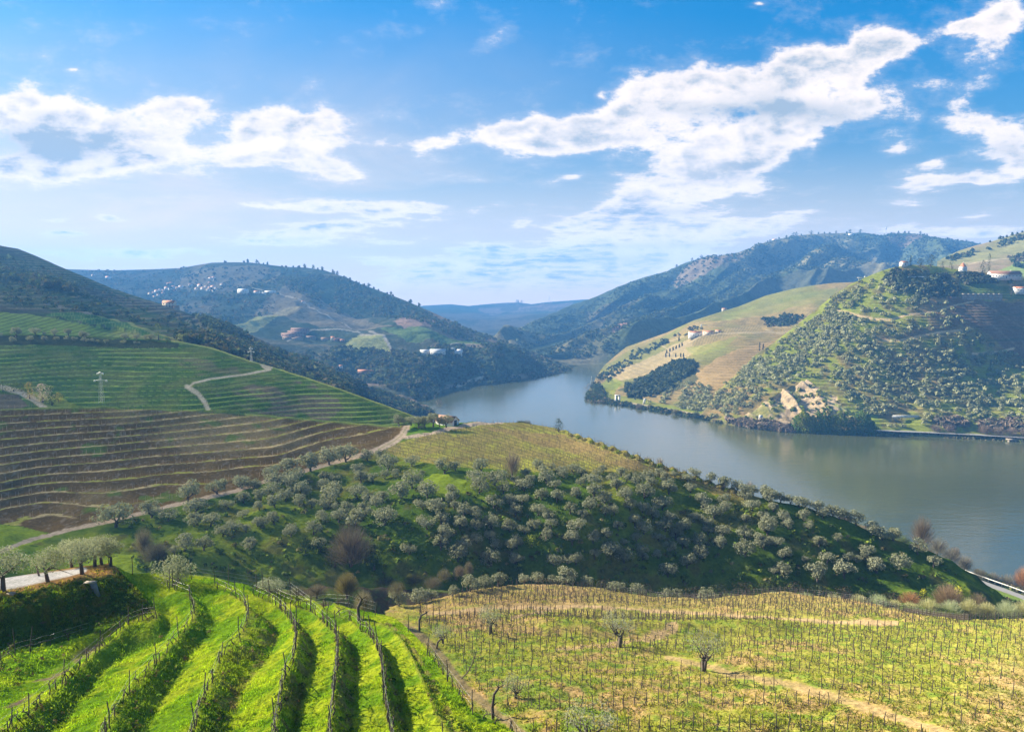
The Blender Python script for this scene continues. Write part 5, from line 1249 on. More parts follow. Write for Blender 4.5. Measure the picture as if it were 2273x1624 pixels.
# trees at the left shore
for k, (px, py, h, w, col) in enumerate([(925, 928, 38, 30, (.075, .085, .045)), (948, 930, 30, 26, (.035, .055, .03)), (905, 925, 26, 28, (.06, .07, .04)), (965, 884, 34, 34, (.06, .085, .045)), (958, 912, 20, 24, (.05, .07, .04)), (898, 900, 18, 24, (.25, .23, .20)), (860, 830, 14, 24, (.04, .06, .03)), (880, 890, 22, 22, (.08, .085, .05)), (975, 900, 14, 18, (.20, .15, .12)), (940, 905, 26, 30, (.04, .06, .035))]):
    leafy_tree('shore_tree', None, px, py, h, w, col, ['brown-tinged tree at the foot of the wooded gully by the water', 'darkest tree at the tip of the wooded gully', 'dull tree left of the brown-tinged shore tree', 'tall green tree on the small headland', 'dark tree under the headland', 'pale bare poplar group in the gully', 'wide dark pine above the red-roofed houses', 'grey-green tree below the pale poplars', 'reddish bush at the water edge', 'dark tree between headland and gully tip'][k], 'tree', None, n=380, trunk_h=0.05, loc=atD(px, py, 812 if k in (0, 1, 2, 7) else 860, 0))
# ------------------------------------------------------------------ masses of vegetation
def scatter(name, patch, polys, n, size, cols, k=12, label=None, top_off=0, hfac=1.0, seed=1, kind='stuff', quadf=.9, cat=None, thr=.46, keep=None):
    """n leafy clumps spread over a polygon of the hillside, joined into one mass"""
    r = np.random.default_rng(seed)
    pts = []
    for poly in polys:
        a = np.array(poly); x0, y0 = a.min(0); x1, y1 = a.max(0)
        want = int(n * 1.0 / len(polys)); got = []
        tries = 0
        while sum(len(g) for g in got) < want and tries < 60:
            q = np.stack([r.uniform(x0, x1, want * 2), r.uniform(y0, y1, want * 2)], 1)
            q = q[inpoly(q[:, 0], q[:, 1], poly)]
            dn = fbm(q[:, 0] / 22, q[:, 1] / 16, 3, seed + 3)
            q = q[dn + r.uniform(-.22, .22, len(q)) > thr]
            if keep is not None: q = q[keep(q[:, 0], q[:, 1])]
            tp = interp(patch.top, q[:, 0]) + top_off
            q = q[q[:, 1] > tp]
            got.append(q); tries += 1
        pts.append(np.vstack(got)[:want])
    P = np.vstack(pts)
    x, y, z = patch.surf(P[:, 0], P[:, 1])
    n = len(P)
    s = r.uniform(size[0], size[1], n)
    d = r.normal(size=(n, k, 3)); d /= np.linalg.norm(d, axis=2)[:, :, None]; d[:, :, 2] = np.abs(d[:, :, 2]) * 1.1 - .15
    c = np.stack([x, y, z + s * .30 * hfac], 1)[:, None, :] + d * (s[:, None, None] * .5) * np.array([1, 1, hfac]) * r.uniform(.7, 1.05, (n, k, 1))
    ci = r.integers(0, len(cols), n); base = np.array(cols)[ci] * r.uniform(.75, 1.3, n)[:, None]
    cc = base[:, None, :] * r.uniform(.85, 1.15, (n, k, 1))
    V, F = quads(c.reshape(-1, 3), np.repeat(s * quadf, k), d.reshape(-1, 3), .7, 1.0, r)
    o = link(name, mesh_np(name, V, F, m_veg, np.repeat(cc.reshape(-1, 3), 4, 0)))
    tag(o, label, cat, None, kind)
    return o
WD = [(.038, .058, .026), (.050, .070, .032), (.060, .068, .036), (.032, .048, .026)]
WB = WD + [(.085, .075, .045), (.075, .085, .04)]
OG = [(.215, .215, .11), (.175, .185, .085), (.25, .25, .14)]
# far mountains
POLY_L = [(1140, 745), (1270, 685), (1400, 632), (1480, 606), (1600, 572), (1720, 536), (1880, 520), (2050, 524), (2300, 562), (2425, 570), (2425, 640), (2060, 600), (1960, 600), (1900, 640), (1760, 650), (1600, 700), (1450, 770), (1360, 800), (1150, 800)]
scatter('woodland', pL, [POLY_L], 9000, (4, 7.5), [(.065, .082, .04), (.078, .09, .048), (.055, .072, .036)], 8, 'blue-green woodland covering the big mountain on the right', 1, seed=11, cat='woodland')
POLY_J1 = [(620, 595), (760, 618), (960, 700), (1262, 815), (1270, 822), (1150, 845), (985, 865), (960, 885), (780, 850), (620, 800), (760, 790), (1100, 790), (960, 745), (830, 700), (700, 690), (620, 650)]
scatter('woodland', pJ, [POLY_J1], 3200, (3.5, 7.5), [(.06, .078, .038), (.072, .084, .044), (.085, .08, .05)], 8, 'mixed woodland on the village mountain down to the left shore', 1, seed=12, cat='woodland')
scatter('scrubland', pJ, [[(180, 602), (470, 590), (620, 600), (620, 690), (500, 740), (440, 730), (300, 680)]], 900, (4, 8), WB + [(.11, .09, .06)], 8, 'scattered scrub around the hillside village', 1, seed=13, cat='scrub')
scatter('woodland', pI, [[(a, b) for a, b in BELT]], 3600, (3.5, 7.5), WB + [(.11, .09, .055), (.10, .11, .05)], 14, 'dense scrub wood filling the gully behind the green terraces', 1, seed=14, cat='woodland')
scatter('hedgerow', pI, [[(430, 700), (480, 712), (520, 730), (560, 760), (520, 752), (470, 735)], [(0, 592), (60, 608), (120, 632), (180, 660), (120, 655), (50, 640), (0, 622)]], 420, (4, 8), WB, 12, 'strips of trees on the dark terraced mountain', 1, seed=15, cat='trees')
scatter('scrubland', pI, [[(0, 560), (250, 650), (560, 755), (560, 790), (250, 710), (0, 670)]], 700, (1.5, 3.5), WB, 8, 'low scrub sprinkled over the dark terraces', 3, seed=16, cat='scrub')
# right bank hills
def off_n(px, py):
    return (polydist(px, py, NROAD) > 5) & (polydist(px, py, NROAD2) > 5) & (polydist(px, py, NROAD3) > 5) & ~((np.abs(px - 2008) < 36) & (py > 912) & (py < 946))
scatter('woodland', pM, [[(1385, 860), (1440, 838), (1500, 805), (1530, 800), (1545, 820), (1500, 850), (1480, 872), (1430, 885), (1385, 885)]], 620, (4, 8), [(.05, .065, .03), (.07, .08, .04), (.045, .06, .03)], 14, 'dark green wood in the hollow below the bright vineyards', 2, seed=21, cat='woodland')
scatter('scrubland', pM, [[(1320, 845), (1400, 780), (1540, 725), (1560, 735), (1480, 765), (1420, 800), (1350, 850)], [(1690, 708), (1740, 695), (1790, 700), (1760, 720), (1700, 728)], [(1300, 850), (1330, 850), (1345, 885), (1300, 890)]], 620, (2.5, 5.5), WB, 12, 'bushes along the edges of the bright vineyard hill', 2, seed=22, cat='bushes')
scatter('olive_grove', pM, [[(1440, 870), (1520, 845), (1580, 860), (1640, 900), (1620, 930), (1540, 912), (1440, 895)]], 330, (3.5, 5.5), OG, 18, 'grey-green olive grove above the railway on the right bank', 2, seed=23, cat='olive trees', quadf=.6)
scatter('olive_grove', pN, [OLIVE_N], 1500, (4.2, 6.6), OG, 34, 'grey-green olive trees covering the estate hill, too many to count', 2, seed=24, cat='olive trees', quadf=.42, thr=.33, keep=off_n)
scatter('olive_grove', pN, [[(1570, 915), (1620, 850), (1740, 765), (1860, 665), (1900, 700), (1840, 790), (1760, 830), (1680, 860), (1620, 925)]], 420, (4.0, 6.0), OG, 32, 'dense olive grove on the left flank of the estate hill', 2, seed=25, cat='olive trees', quadf=.42, thr=.33, keep=off_n)
scatter('woodland', pN, [[(1985, 600), (2110, 612), (2135, 650), (2120, 662), (2060, 668), (1990, 648), (1960, 620)], [(2120, 610), (2230, 618), (2260, 630), (2140, 632)]], 460, (3, 6), [(.075, .09, .045), (.06, .075, .036), (.10, .095, .06)], 16, 'dark wood around the top of the estate hill', 1, seed=26, cat='woodland')
scatter('riverside_scrub', pN, [[(1610, 932), (1700, 938), (1760, 950), (1760, 962), (1640, 948)], [(2070, 942), (2120, 936), (2150, 950), (2100, 955)], [(2170, 940), (2273, 935), (2300, 960), (2180, 956)]], 560, (3, 6.5), [(.17, .13, .105), (.20, .15, .11), (.11, .10, .07)], 16, 'brown leafless scrub along the far shore', 2, seed=27, cat='scrub')
scatter('riverside_scrub', pN, [[(1945, 958), (2273, 972), (2430, 984), (2430, 992), (1945, 967)]], 500, (1.2, 2.6), [(.13, .16, .05), (.18, .15, .09), (.12, .12, .07)], 8, 'low weeds on the embankment below the far road', 0, seed=28, cat='weeds')
scatter('riverside_scrub', pM, [[(1300, 870), (1340, 885), (1400, 897), (1500, 915), (1620, 938), (1620, 945), (1400, 906), (1300, 892)]], 420, (2, 4.5), WB + [(.2, .16, .11)], 12, 'bushes along the far shore below the bright vineyards', 1, seed=29, cat='bushes')
scatter('scrubland', pN, [ROCK_N], 90, (2, 4.5), [(.13, .17, .04), (.09, .12, .04), (.16, .15, .05)], 12, 'green tufts growing on the riverside cliff', 1, seed=30, cat='bushes')
scatter('scrubland', pO, [[(2240, 575), (2273, 560), (2330, 560), (2330, 600), (2250, 600)], [(2100, 575), (2273, 522), (2400, 490), (2400, 500), (2273, 530), (2110, 582)]], 260, (4, 8), WB, 10, 'dark trees on the pale hill at the right edge', 0, seed=31, cat='trees')
scatter('grove_undergrowth', pC, [[(270, 1150), (600, 1100), (1000, 1100), (1500, 1090), (1900, 1180), (2150, 1280), (1900, 1310), (1400, 1300), (900, 1290), (300, 1270)]], 1100, (.4, 1.5), [(.09, .14, .025), (.12, .11, .05), (.08, .11, .03), (.15, .19, .03)], 8, 'low weeds and brambles under the olive trees', 3, seed=32, cat='undergrowth')
scatter('scrubland', pD, [[(2130, 1300), (2273, 1340), (2400, 1390), (2400, 1440), (2200, 1390), (2080, 1340)], [(2160, 1264), (2273, 1312), (2400, 1370), (2400, 1385), (2273, 1322), (2180, 1284)]], 700, (.8, 2.4), [(.12, .13, .05), (.16, .12, .07), (.09, .13, .03)], 9, 'weeds beside the lane at the right edge', 1, seed=33, cat='weeds')
# skyline trees of the far hills
def skyline(patch, xs, h, cols, label, group, name='hilltop_tree', seed=5, dz=0):
    r = np.random.default_rng(seed)
    for k, px in enumerate(xs):
        px = px + r.uniform(-7, 7)
        py = float(interp(patch.top, px))
        hh = h * r.choice([.5, .6, .7, .9, 1.25])
        leafy_tree(name, patch, px, py + 1, hh, hh * r.uniform(.7, 1.3), cols[k % len(cols)], label % ordinal(k + 1), 'tree', group, n=80, leaf=2.4, trunk_h=.12)
skyline(pJ, [498, 503, 540, 548, 556, 563, 571, 580, 592, 626, 634, 640, 650, 657, 664, 671, 680, 690, 700, 712, 722, 735, 742, 752, 765, 775, 790, 802, 815, 828, 840, 862, 868, 874, 905, 912, 935], 7, WD, 'tree silhouette, %s from left along the ridge of the village mountain', 'trees on the ridge of the village mountain', seed=6)
skyline(pL, [1500, 1540, 1552, 1700, 1712, 1730, 1745, 1760, 1772, 1785, 1800, 1815, 1830, 1846, 1860, 1875, 1890, 1905, 1975, 1985, 1996, 2010, 2022, 2036, 2050, 2062, 2080, 2096, 2110, 2124, 2140], 7, WD, 'tree silhouette, %s from left along the ridge of the big wooded mountain', 'trees on the ridge of the big wooded mountain', seed=7)
skyline(pO, [2200, 2216, 2228, 2240, 2250, 2262, 2270], 6, WD, 'tree silhouette, %s from left along the ridge of the pale hill', 'trees on the ridge of the pale hill', seed=8)
skyline(pK, [1142, 1147, 1152, 1157], 5, WD, 'tiny tree, %s from left on the hill at the end of the valley', 'trees on the valley end hill', seed=9)
# cypresses and pines of the estate
def cypress(patch, px, py, h, w, label, group=None, loc=None):
    return leafy_tree('cypress', patch, px, py, h, w, (.028, .042, .022), label, 'cypress', group, n=240, leaf=None, trunk_h=.03, shape=.8, loc=loc)
cypress(pN, 2195, 603, 40, 9, 'tallest cypress, standing beside the manor house on the estate hill')
cypress(pN, 2021, 590, 22, 6, 'slim cypress just right of the white chapel')
cypress(pM, 1694, 780, 17, 5, 'right one of the two cypresses between vineyard and olive grove')
cypress(pM, 1686, 779, 20, 5, 'left one of the two cypresses between vineyard and olive grove')
cypress(pM, 1507, 758, 12, 4, 'cypress at the bend of the drive below the red-roofed house')
for k, px in enumerate([1480, 1487, 1494, 1501, 1508, 1514]): cypress(pM, px, 784 - k * 3.2, 8, 4, f'small cypress, {ordinal(k + 1)} from left in the avenue up the vineyard drive', 'cypresses along the upper drive')
for k, px in enumerate([1478, 1486, 1500, 1511, 1517]): cypress(pM, px, 792, 9, 3.5, f'small cypress, {ordinal(k + 1)} from left along the lower drive', 'cypresses along the lower drive')
leafy_tree('pine_tree', pN, 2066, 592, 26, 28, (.045, .055, .03), 'broad dark pine on the hilltop right of the slim cypress', 'pine tree', n=420, trunk_h=.1)
leafy_tree('pine_tree', pN, 2042, 592, 18, 20, (.05, .055, .035), 'dark round pine between slim cypress and broad pine', 'pine tree', n=300, trunk_h=.1)
leafy_tree('pine_tree', pN, 2131 - 18, 598, 30, 17, (.08, .09, .05), 'feathery conifer left of the round tower', 'conifer', n=300, trunk_h=.05)
leafy_tree('pine_tree', pN, 2092, 598, 18, 14, (.10, .10, .06), 'thin pale conifer between the broad pine and the feathery one', 'conifer', n=220, trunk_h=.05)
leafy_tree('pine_tree', pN, 2181, 606, 28, 18, (.04, .055, .035), 'dark spruce just left of the tallest cypress', 'conifer', n=300, trunk_h=.05)
leafy_tree('dark_tree', pN, 2258, 622, 18, 20, (.05, .06, .04), 'dark tree right of the manor house', n=240, trunk_h=.05)
leafy_tree('dark_tree', pN, 2245, 655, 26, 20, (.075, .07, .05), 'brownish tree left of the white farm building', n=260, trunk_h=.1)
leafy_tree('dark_tree', pN, 2110, 668, 10, 8, (.20, .12, .08), 'reddish bush at the corner of the retaining wall', n=120, trunk_h=0)
# evergreen shore hedge
for k in range(15):
    px = 1768 + k * 12 + rng.uniform(-2, 2); h = 50 + 8 * math.sin(k * 1.7) - (8 if k in (0, 14) else 0)
    col = (.15, .18, .02) if k in (1, 2, 3, 7, 8) else (.08, .135, .02)
    leafy_tree('conical_evergreen', pN, px, interp(SHORE_R, px) - 1, h, 30, col, f'dense upright evergreen at the water edge, {ordinal(k + 1)} from left in the dark clump', 'evergreen', 'upright evergreens in the dark clump on the far shore', n=1000, leaf=1.2, trunk_h=0, shape=.75, loc=atD(px, interp(SHORE_R, px) - 1, dsh(interp(SHORE_R, px)) + 2))
# little headland tree group on the right bank
leafy_tree('shore_tree', None, 1318, 0, 34, 40, (.075, .10, .03), 'round green tree at the tip of the right bank', 'tree', None, n=500, trunk_h=0, loc=atD(1320, 893, 868, 0))
leafy_tree('shore_tree', None, 1344, 0, 24, 26, (.06, .08, .03), 'smaller green tree right of the round one at the tip of the right bank', 'tree', None, n=320, trunk_h=0, loc=atD(1356, 899, 850, 0))
leafy_tree('shore_tree', None, 1314, 1, 32, 20, (.05, .07, .04), 'dark tree on the rocky spit in the river', 'tree', None, n=320, trunk_h=0, loc=atD(1315, 866, 985, 0))
leafy_tree('shore_bush', None, 1306, 2, 16, 30, (.16, .13, .11), 'brown bush on the rocky spit in the river', 'bush', None, n=260, trunk_h=0, loc=atD(1306, 867, 985, 0))
leafy_tree('shore_bush', None, 1380, 3, 12, 24, (.15, .12, .09), 'brown bush on the shore left of the white arch', 'bush', None, n=200, trunk_h=0, loc=atD(1335, 898, 862, 0))
for k, (px, w, h, c) in enumerate([(1640, 20, 16, (.17, .13, .11)), (1666, 24, 20, (.19, .15, .12)), (1692, 26, 20, (.16, .13, .11)), (1720, 26, 22, (.20, .16, .13)), (1744, 24, 24, (.17, .14, .12)), (2076, 30, 20, (.20, .15, .12)), (2108, 30, 22, (.19, .14, .12)), (2184, 30, 26, (.20, .15, .12)), (2215, 34, 24, (.22, .17, .13)), (2245, 30, 22, (.20, .15, .12)), (2275, 30, 22, (.19, .15, .12)), (1500, 22, 14, (.15, .14, .08)), (1545, 20, 18, (.07, .085, .05)), (1420, 20, 12, (.16, .13, .1))]):
    sy = interp(SHORE_R, px)
    bare_tree('shore_bush', None, px, k, h, w, c, f'bare brownish bush on the far shore, {ordinal(k + 1)} of the string along the road', 'bush', 'bare bushes along the far shore', n=420, trunk=False, leafy=.6, loc=atD(px, sy - (2 if px < 1800 else 14), dsh(sy) + (1 if px < 1800 else 8)), wscale=1.2)

# ------------------------------------------------------------------ grass on the near slopes (nobody could count it)
m_grass = leaf_mat('grass_blades', None, None, 0.5, attr=True, hue=.3)
def grass(name, patch, x0, x1, y0, y1, n, h, w, cols, label, seed, keep=None, dens=None):
    r = np.random.default_rng(seed)
    px = r.uniform(x0, x1, n); py = y0 + (y1 - y0) * r.uniform(0, 1, n)
    ok = (py > interp(patch.top, px) + 1)
    if keep is not None: ok &= keep(px, py)
    px, py = px[ok], py[ok]; n = len(px)
    x, y, z = patch.surf(px, py)
    th = r.uniform(0, 2 * math.pi, n)
    hh = h[0] + (h[1] - h[0]) * r.uniform(0, 1, n) ** 2; ww = w * r.uniform(.6, 1.5, n)
    cl = fbm(x * .9, y * .9, 3, seed + 1)
    hh = hh * (.5 + 1.3 * sstep(.35, .65, cl))
    lean = r.normal(size=(n, 2)) * .45
    a = np.stack([np.cos(th), np.sin(th), np.zeros(n)], 1) * ww[:, None]
    b = np.stack([x, y, z - .03], 1); t = b + np.stack([lean[:, 0] * hh, lean[:, 1] * hh, hh], 1)
    V = np.stack([b - a, b + a, t], 1).reshape(-1, 3)
    c0 = patch.paint(px, py, x, y, z)
    c = c0 * r.uniform(.55, 1.5, n)[:, None]
    m = sstep(.35, .65, cl)[:, None] * .5
    c = c * (1 - m) + np.array(cols) * m * r.uniform(.7, 1.2, n)[:, None]
    o = link(name, mesh_np(name, V, np.arange(3 * n).reshape(n, 3), m_grass, np.repeat(c, 3, 0)))
    tag(o, label, 'grass', None, 'stuff')
notroad = lambda px, py: (polydist(px, py, ROAD_A) > 14)
grass('meadow_grass', pA, -60, 1210, 1260, 1680, 170000, (.04, .15), .035, (0.20, .30, .02), 'bright green grass on the near terraces', 41, notroad)
def onbank(px, py):
    rho = rho_t(px, py); f = rho - np.floor(rho)
    return (((f < .36) | (f > .93)) & (rho > -.3) & (rho < 7.4) & (py > 1345)) | inpoly(px, py, BANK)
grass('bank_weeds', pA, -60, 1210, 1260, 1680, 90000, (.07, .20), .035, (0.13, .20, .02), 'taller weeds on the terrace banks', 42, lambda a, b: onbank(a, b) & notroad(a, b))
scatter('bank_plants', pA, [[(-50, 1290), (260, 1262), (340, 1350), (700, 1345), (1130, 1620), (1130, 1680), (-50, 1680)]], 1500, (.15, .45), [(.07, .13, .015), (.10, .17, .02), (.16, .20, .03), (.05, .09, .015), (.13, .10, .05)], 12, 'leafy weeds growing on the terrace banks', 3, seed=44, cat='weeds', thr=.42, quadf=.45, keep=lambda a, b: onbank(a, b) & notroad(a, b))
notpath = lambda px, py: (polydist(px, py, PATH_B1) > 7) & (polydist(px, py, PATH_B3) > 11) & (polydist(px, py, PATH_B4) > 12)
grass('vineyard_weeds', pB, 860, 2420, 1300, 1680, 90000, (.08, .34), .09, (0.22, .25, .03), 'patchy grass and weeds between the vineyard stakes', 43, notpath)

scatter('vineyard_plants', pB, [[(900, 1400), (1160, 1310), (1700, 1330), (2300, 1385), (2300, 1680), (1200, 1680)]], 3200, (.15, .5), [(.12, .18, .03), (.17, .21, .04), (.20, .15, .07), (.09, .12, .03)], 9, 'low weed clumps between the vineyard stakes', 3, seed=45, cat='weeds', thr=.44, quadf=.5, keep=notpath)

# ------------------------------------------------------------------ stakes, vines and wires
m_post = plain_mat('weathered_stake', (0.050, 0.040, 0.032), .9, .35, .25)
m_vine = plain_mat('vine_wood', (0.045, 0.032, 0.025), .95, .4, .1)
m_palepost = plain_mat('pale_stake', (0.27, 0.21, 0.15), .9, .2, .4)
m_wire = plain_mat('fence_wire', (0.40, 0.40, 0.38), .5, .1, 1.0, .6)
def stake_mesh(seed, h, r0):
    r = np.random.default_rng(seed)
    S = []; p = np.array([0, 0, -.3]); k = 3
    for i in range(k):
        q = np.array([r.normal() * .012 * (i + 1), r.normal() * .012 * (i + 1), -.3 + (h + .3) * (i + 1) / k])
        S.append((p, q, r0 * (1 - .08 * i), r0 * (1 - .08 * (i + 1)))); p = q
    V, F = tubes(S, 5)
    top = len(V) - 5
    V2, F2 = tubes([(p, p + np.array([.01, 0, .03]), r0 * .76, r0 * .3)], 5)
    return join([(V, F), (V2, F2)])
ST = [mesh_np('stake', *stake_mesh(500 + k, 1.0, .036), m_post) for k in range(6)]
def vine_mesh(seed, h=.62, arm=.45):
    r = np.random.default_rng(seed)
    S = []; p = np.array([0, 0, -.1]); rad = .045
    for i in range(3):
        q = p + np.array([r.normal() * .09, r.normal() * .05, (h + .1) / 3]); S.append((p, q, rad, rad * .9)); p = q; rad *= .92
    for s in (-1, 1):
        a = p; rr = .034
        for i in range(3):
            b = a + np.array([s * arm / 3 * r.uniform(.7, 1.3), r.normal() * .04, r.normal() * .06 + .03]); S.append((a, b, rr, rr * .8)); 
            S.append((b, b + np.array([r.normal() * .05, r.normal() * .05, r.uniform(.06, .22)]), .016, .008))
            a = b; rr *= .82
    return tubes(S, 4)
VN = [mesh_np('vine', *vine_mesh(520 + k), m_vine) for k in range(7)]
ADJ = ['grey', 'dark', 'weathered', 'thin', 'slanting', 'rough']
def put(name, me, loc, rz, sc, label, cat, group, tilt=(0, 0)):
    o = link(name, me); o.location = loc; o.rotation_euler = (tilt[0], tilt[1], rz); o.scale = sc if hasattr(sc, '__len__') else (sc,) * 3
    tag(o, label, cat, group); return o
n_st = 0
# stakes along the near terraces, read off the photograph: (x, y of the foot, height in survey pixels)
ROWN = {0: 'the short row under the mossy bank', 1: 'the first full row beside the mossy bank', 2: 'the second row from the mossy bank', 3: 'the third row from the mossy bank', 4: 'the fourth terrace row', 5: 'the fifth terrace row', 6: 'the sixth terrace row', 7.6: 'the fenced edge row above the lane', 8: 'the fence along the terrace tops'}
STK = {0: [(3, 1482, 62), (34, 1456, 62), (66, 1448, 58)],
    1: [(27, 1620, 50), (20, 1624, 26), (64, 1592, 55), (145, 1511, 50), (220, 1446, 52), (286, 1386, 40), (317, 1377, 38), (348, 1372, 46)],
    2: [(236, 1640, 52), (243, 1616, 62), (288, 1538, 50), (347, 1474, 52), (396, 1414, 46), (424, 1362, 26), (432, 1364, 54), (421, 1331, 36), (387, 1308, 34), (376, 1306, 42)],
    3: [(433, 1622, 66), (452, 1556, 66), (492, 1460, 36), (533, 1423, 58), (552, 1372, 54), (543, 1343, 42), (524, 1328, 42)],
    4: [(615, 1680, 70), (612, 1622, 78), (634, 1510, 62), (656, 1442, 60), (658, 1398, 54), (646, 1382, 48), (622, 1352, 40)],
    5: [(736, 1624, 64), (739, 1560, 68), (747, 1490, 62), (749, 1440, 66), (745, 1404, 50), (725, 1390, 40), (688, 1356, 36), (662, 1347, 40)],
    6: [(872, 1680, 60), (866, 1622, 62), (853, 1560, 66), (849, 1498, 64), (838, 1440, 60), (822, 1414, 50), (805, 1402, 44)],
    7.6: [(984, 1650, 50), (1049, 1584, 56), (992, 1512, 50), (948, 1452, 46), (906, 1401, 40), (1136, 1622, 24)]}
FEN = [(295, 1266, 36), (242, 1254, 22), (363, 1278, 36), (425, 1286, 34), (384, 1303, 40), (477, 1300, 40), (508, 1298, 46), (570, 1311, 36), (584, 1309, 44), (600, 1338, 52), (645, 1316, 38), (656, 1345, 40), (701, 1326, 32), (689, 1354, 36), (723, 1338, 30), (750, 1334, 26), (774, 1344, 26), (812, 1352, 26), (833, 1364, 30)]
def wire(pts, r=.006):
    return [(pts[i], pts[i + 1], r, r) for i in range(len(pts) - 1)]
for key, L in list(STK.items()) + [(8, FEN)]:
    prev = None; nm = ROWN[key]
    L = sorted(L, key=lambda q: -q[1]) if key != 8 else sorted(L, key=lambda q: q[0])
    for i, (px, py, h) in enumerate(L):
        g = pA.pt(px, max(py, interp(pA.top, px) + .5)); hh = h / FPX * g.y * 1.06
        pos = f'{ordinal(i + 1)} from {"the bottom" if key != 8 else "left"}'
        tl = (rng.normal() * .05, rng.normal() * .07)
        put('vineyard_stake', ST[n_st % 6], g, rng.uniform(0, 6), (1.15, 1.15, hh), f'{ADJ[n_st % 6]} wooden stake, {pos} in {nm}', 'stake', 'stakes on the near green terraces', tl)
        n_st += 1
n_v = 0
for k, L in ROWS_A:
    a = np.array(L, float); seg = np.r_[0, np.cumsum(np.hypot(*np.diff(a, axis=0).T))]
    P = [pA.pt(float(np.interp(s, seg, a[:, 0])), float(np.interp(s, seg, a[:, 1]))) for s in np.linspace(0, seg[-1], 90)]
    if k == 7.6: P = P[:58]
    acc = 0; step = {0: 1.6, 1: .85, 2: 1.1, 3: 1.2, 4: .62, 5: .62, 6: .62, 7.6: 1.0}[k]
    n_in = 0
    for p, q in zip(P[:-1], P[1:]):
        d = (q - p).length
        if d > 3: continue
        acc += d
        if acc >= step and q.y > 34 and abs(q.x) < q.y * .74:
            acc = 0
            if rng.uniform() < .12: continue
            n_in += 1
            ang = math.atan2(q.y - p.y, q.x - p.x)
            put('grapevine', VN[n_v % 7], q, ang, 1.05 if k in (4, 5, 6) else .95, f'gnarled leafless vine, {ordinal(n_in)} from the bottom in {ROWN[k]}', 'grapevine', 'leafless vines on the near green terraces'); n_v += 1
    # training wires of the row
    S = []
    for hh in (.55, .95):
        S += wire([p + Vector((0, 0, hh)) for p in P[::4] if p.y > 33], .005)
    o = link('training_wires', mesh_np('training_wires', *tubes(S, 3), m_wire)); tag(o, f'thin training wires strung along {ROWN[k]}', 'wire', 'training wires of the vine rows')
S = []
fp = [pA.pt(px, max(py, interp(pA.top, px) + .5)) for px, py, h in sorted(FEN) if 360 < px < 840]
for hh in (.5, .9, 1.25): S += wire([p + Vector((0, 0, hh)) for p in fp[::2]], .006)
o = link('fence_wires', mesh_np('fence_wires', *tubes(S, 3), m_wire)); tag(o, 'three sagging wires of the fence along the top of the green terraces', 'wire')

# stake vineyard: rows of stakes with a vine between
wr = [1680, 1622, 1566, 1524, 1492, 1466, 1444, 1426, 1411, 1399, 1389, 1380, 1372, 1365, 1358, 1351, 1344, 1338, 1332, 1326, 1320, 1314, 1308]
BP = []
for ri, w0 in enumerate(wr):
    t = (w0 - 1300) / 324.0
    px = 890.0
    while px < 2330:
        sc_w = 1.0 + .0 * t
        py = w0 - wrow(px) * np.clip(t * 1.15, .05, 1.2) + (fbm(np.array([px / 160.0]), np.array([ri * 3.3]), 2, 77)[0] - .5) * 22 * t
        dpx = (11.5 + 15.0 * np.clip(t, 0, 1.1)) * rng.uniform(.85, 1.15)
        if py > interp(pB.top, px) + 2 and notpath(np.array([px]), np.array([py]))[0]:
            # stay to the right of the lane
            lane = np.interp(py, [1380, 1430, 1480, 1530, 1580, 1624, 1690], [915, 975, 1015, 1055, 1110, 1175, 1265])
            if px > lane + 8 and not (py < 1345 and px < 1000): BP.append((px, py, ri))
        px += dpx
BP.append((1180, 1350, 17))
BPx = np.array([b[0] for b in BP]); BPy = np.array([b[1] for b in BP]) + rng.normal(size=len(BP)) * 1.2
bx, by, bz = pB.surf(BPx, BPy)
order = np.argsort(by)
n_single = 300 - n_st
cnt = {}
rest = []; rest_v = []
order_set = {}
for rank, i in enumerate(order):
    loc = Vector((float(bx[i]), float(by[i]), float(bz[i])))
    hh = rng.uniform(1.45, 1.8); tl = (rng.normal() * .045, rng.normal() * .05)
    on = -50 < BPx[i] < 2300 and BPy[i] < 1650
    if rank < 100000 and on and len(order_set) < n_single: order_set[i] = (loc, hh, tl)
    else: rest.append((loc, hh))
byrow = {}
for i in order_set: byrow.setdefault(BP[i][2], []).append(i)
for ri, L in byrow.items():
    L.sort(key=lambda i: BPx[i])
    for j, i in enumerate(L):
        loc, hh, tl = order_set[i]
        put('vineyard_stake', ST[i % 6], loc, rng.uniform(0, 6), (1.55, 1.55, hh), f'{ADJ[i % 6]} upright stake, {ordinal(j + 1)} from left in vineyard row {ordinal(ri + 1)} from the front', 'stake', 'stakes in the near rows of the stake vineyard', tl)
def bulk(name, tmpl, locs, mat, label, cat, seed=3, lean=.05):
    """copies of one small shape joined into a single mass"""
    V0, F0 = tmpl; r = np.random.default_rng(seed); n = len(locs)
    P = np.array([l[0][:] if not isinstance(l[0], np.ndarray) else l[0] for l in locs]); H = np.array([l[1] for l in locs])
    a = r.uniform(0, 2 * math.pi, n); c, s = np.cos(a), np.sin(a)
    V = np.repeat(V0[None], n, 0).copy(); X = V[:, :, 0] * c[:, None] - V[:, :, 1] * s[:, None]; Y = V[:, :, 0] * s[:, None] + V[:, :, 1] * c[:, None]
    Z = V[:, :, 2] * H[:, None]; lx = r.normal(size=n) * lean; ly = r.normal(size=n) * lean
    V = np.stack([X + lx[:, None] * Z + P[:, :1], Y + ly[:, None] * Z + P[:, 1:2], Z + P[:, 2:3]], 2)
    F = (F0[None] + (np.arange(n) * len(V0))[:, None, None])
    o = link(name, mesh_np(name, V.reshape(-1, 3), F.reshape(-1, F0.shape[1]), mat)); tag(o, label, cat, None, 'stuff'); return o
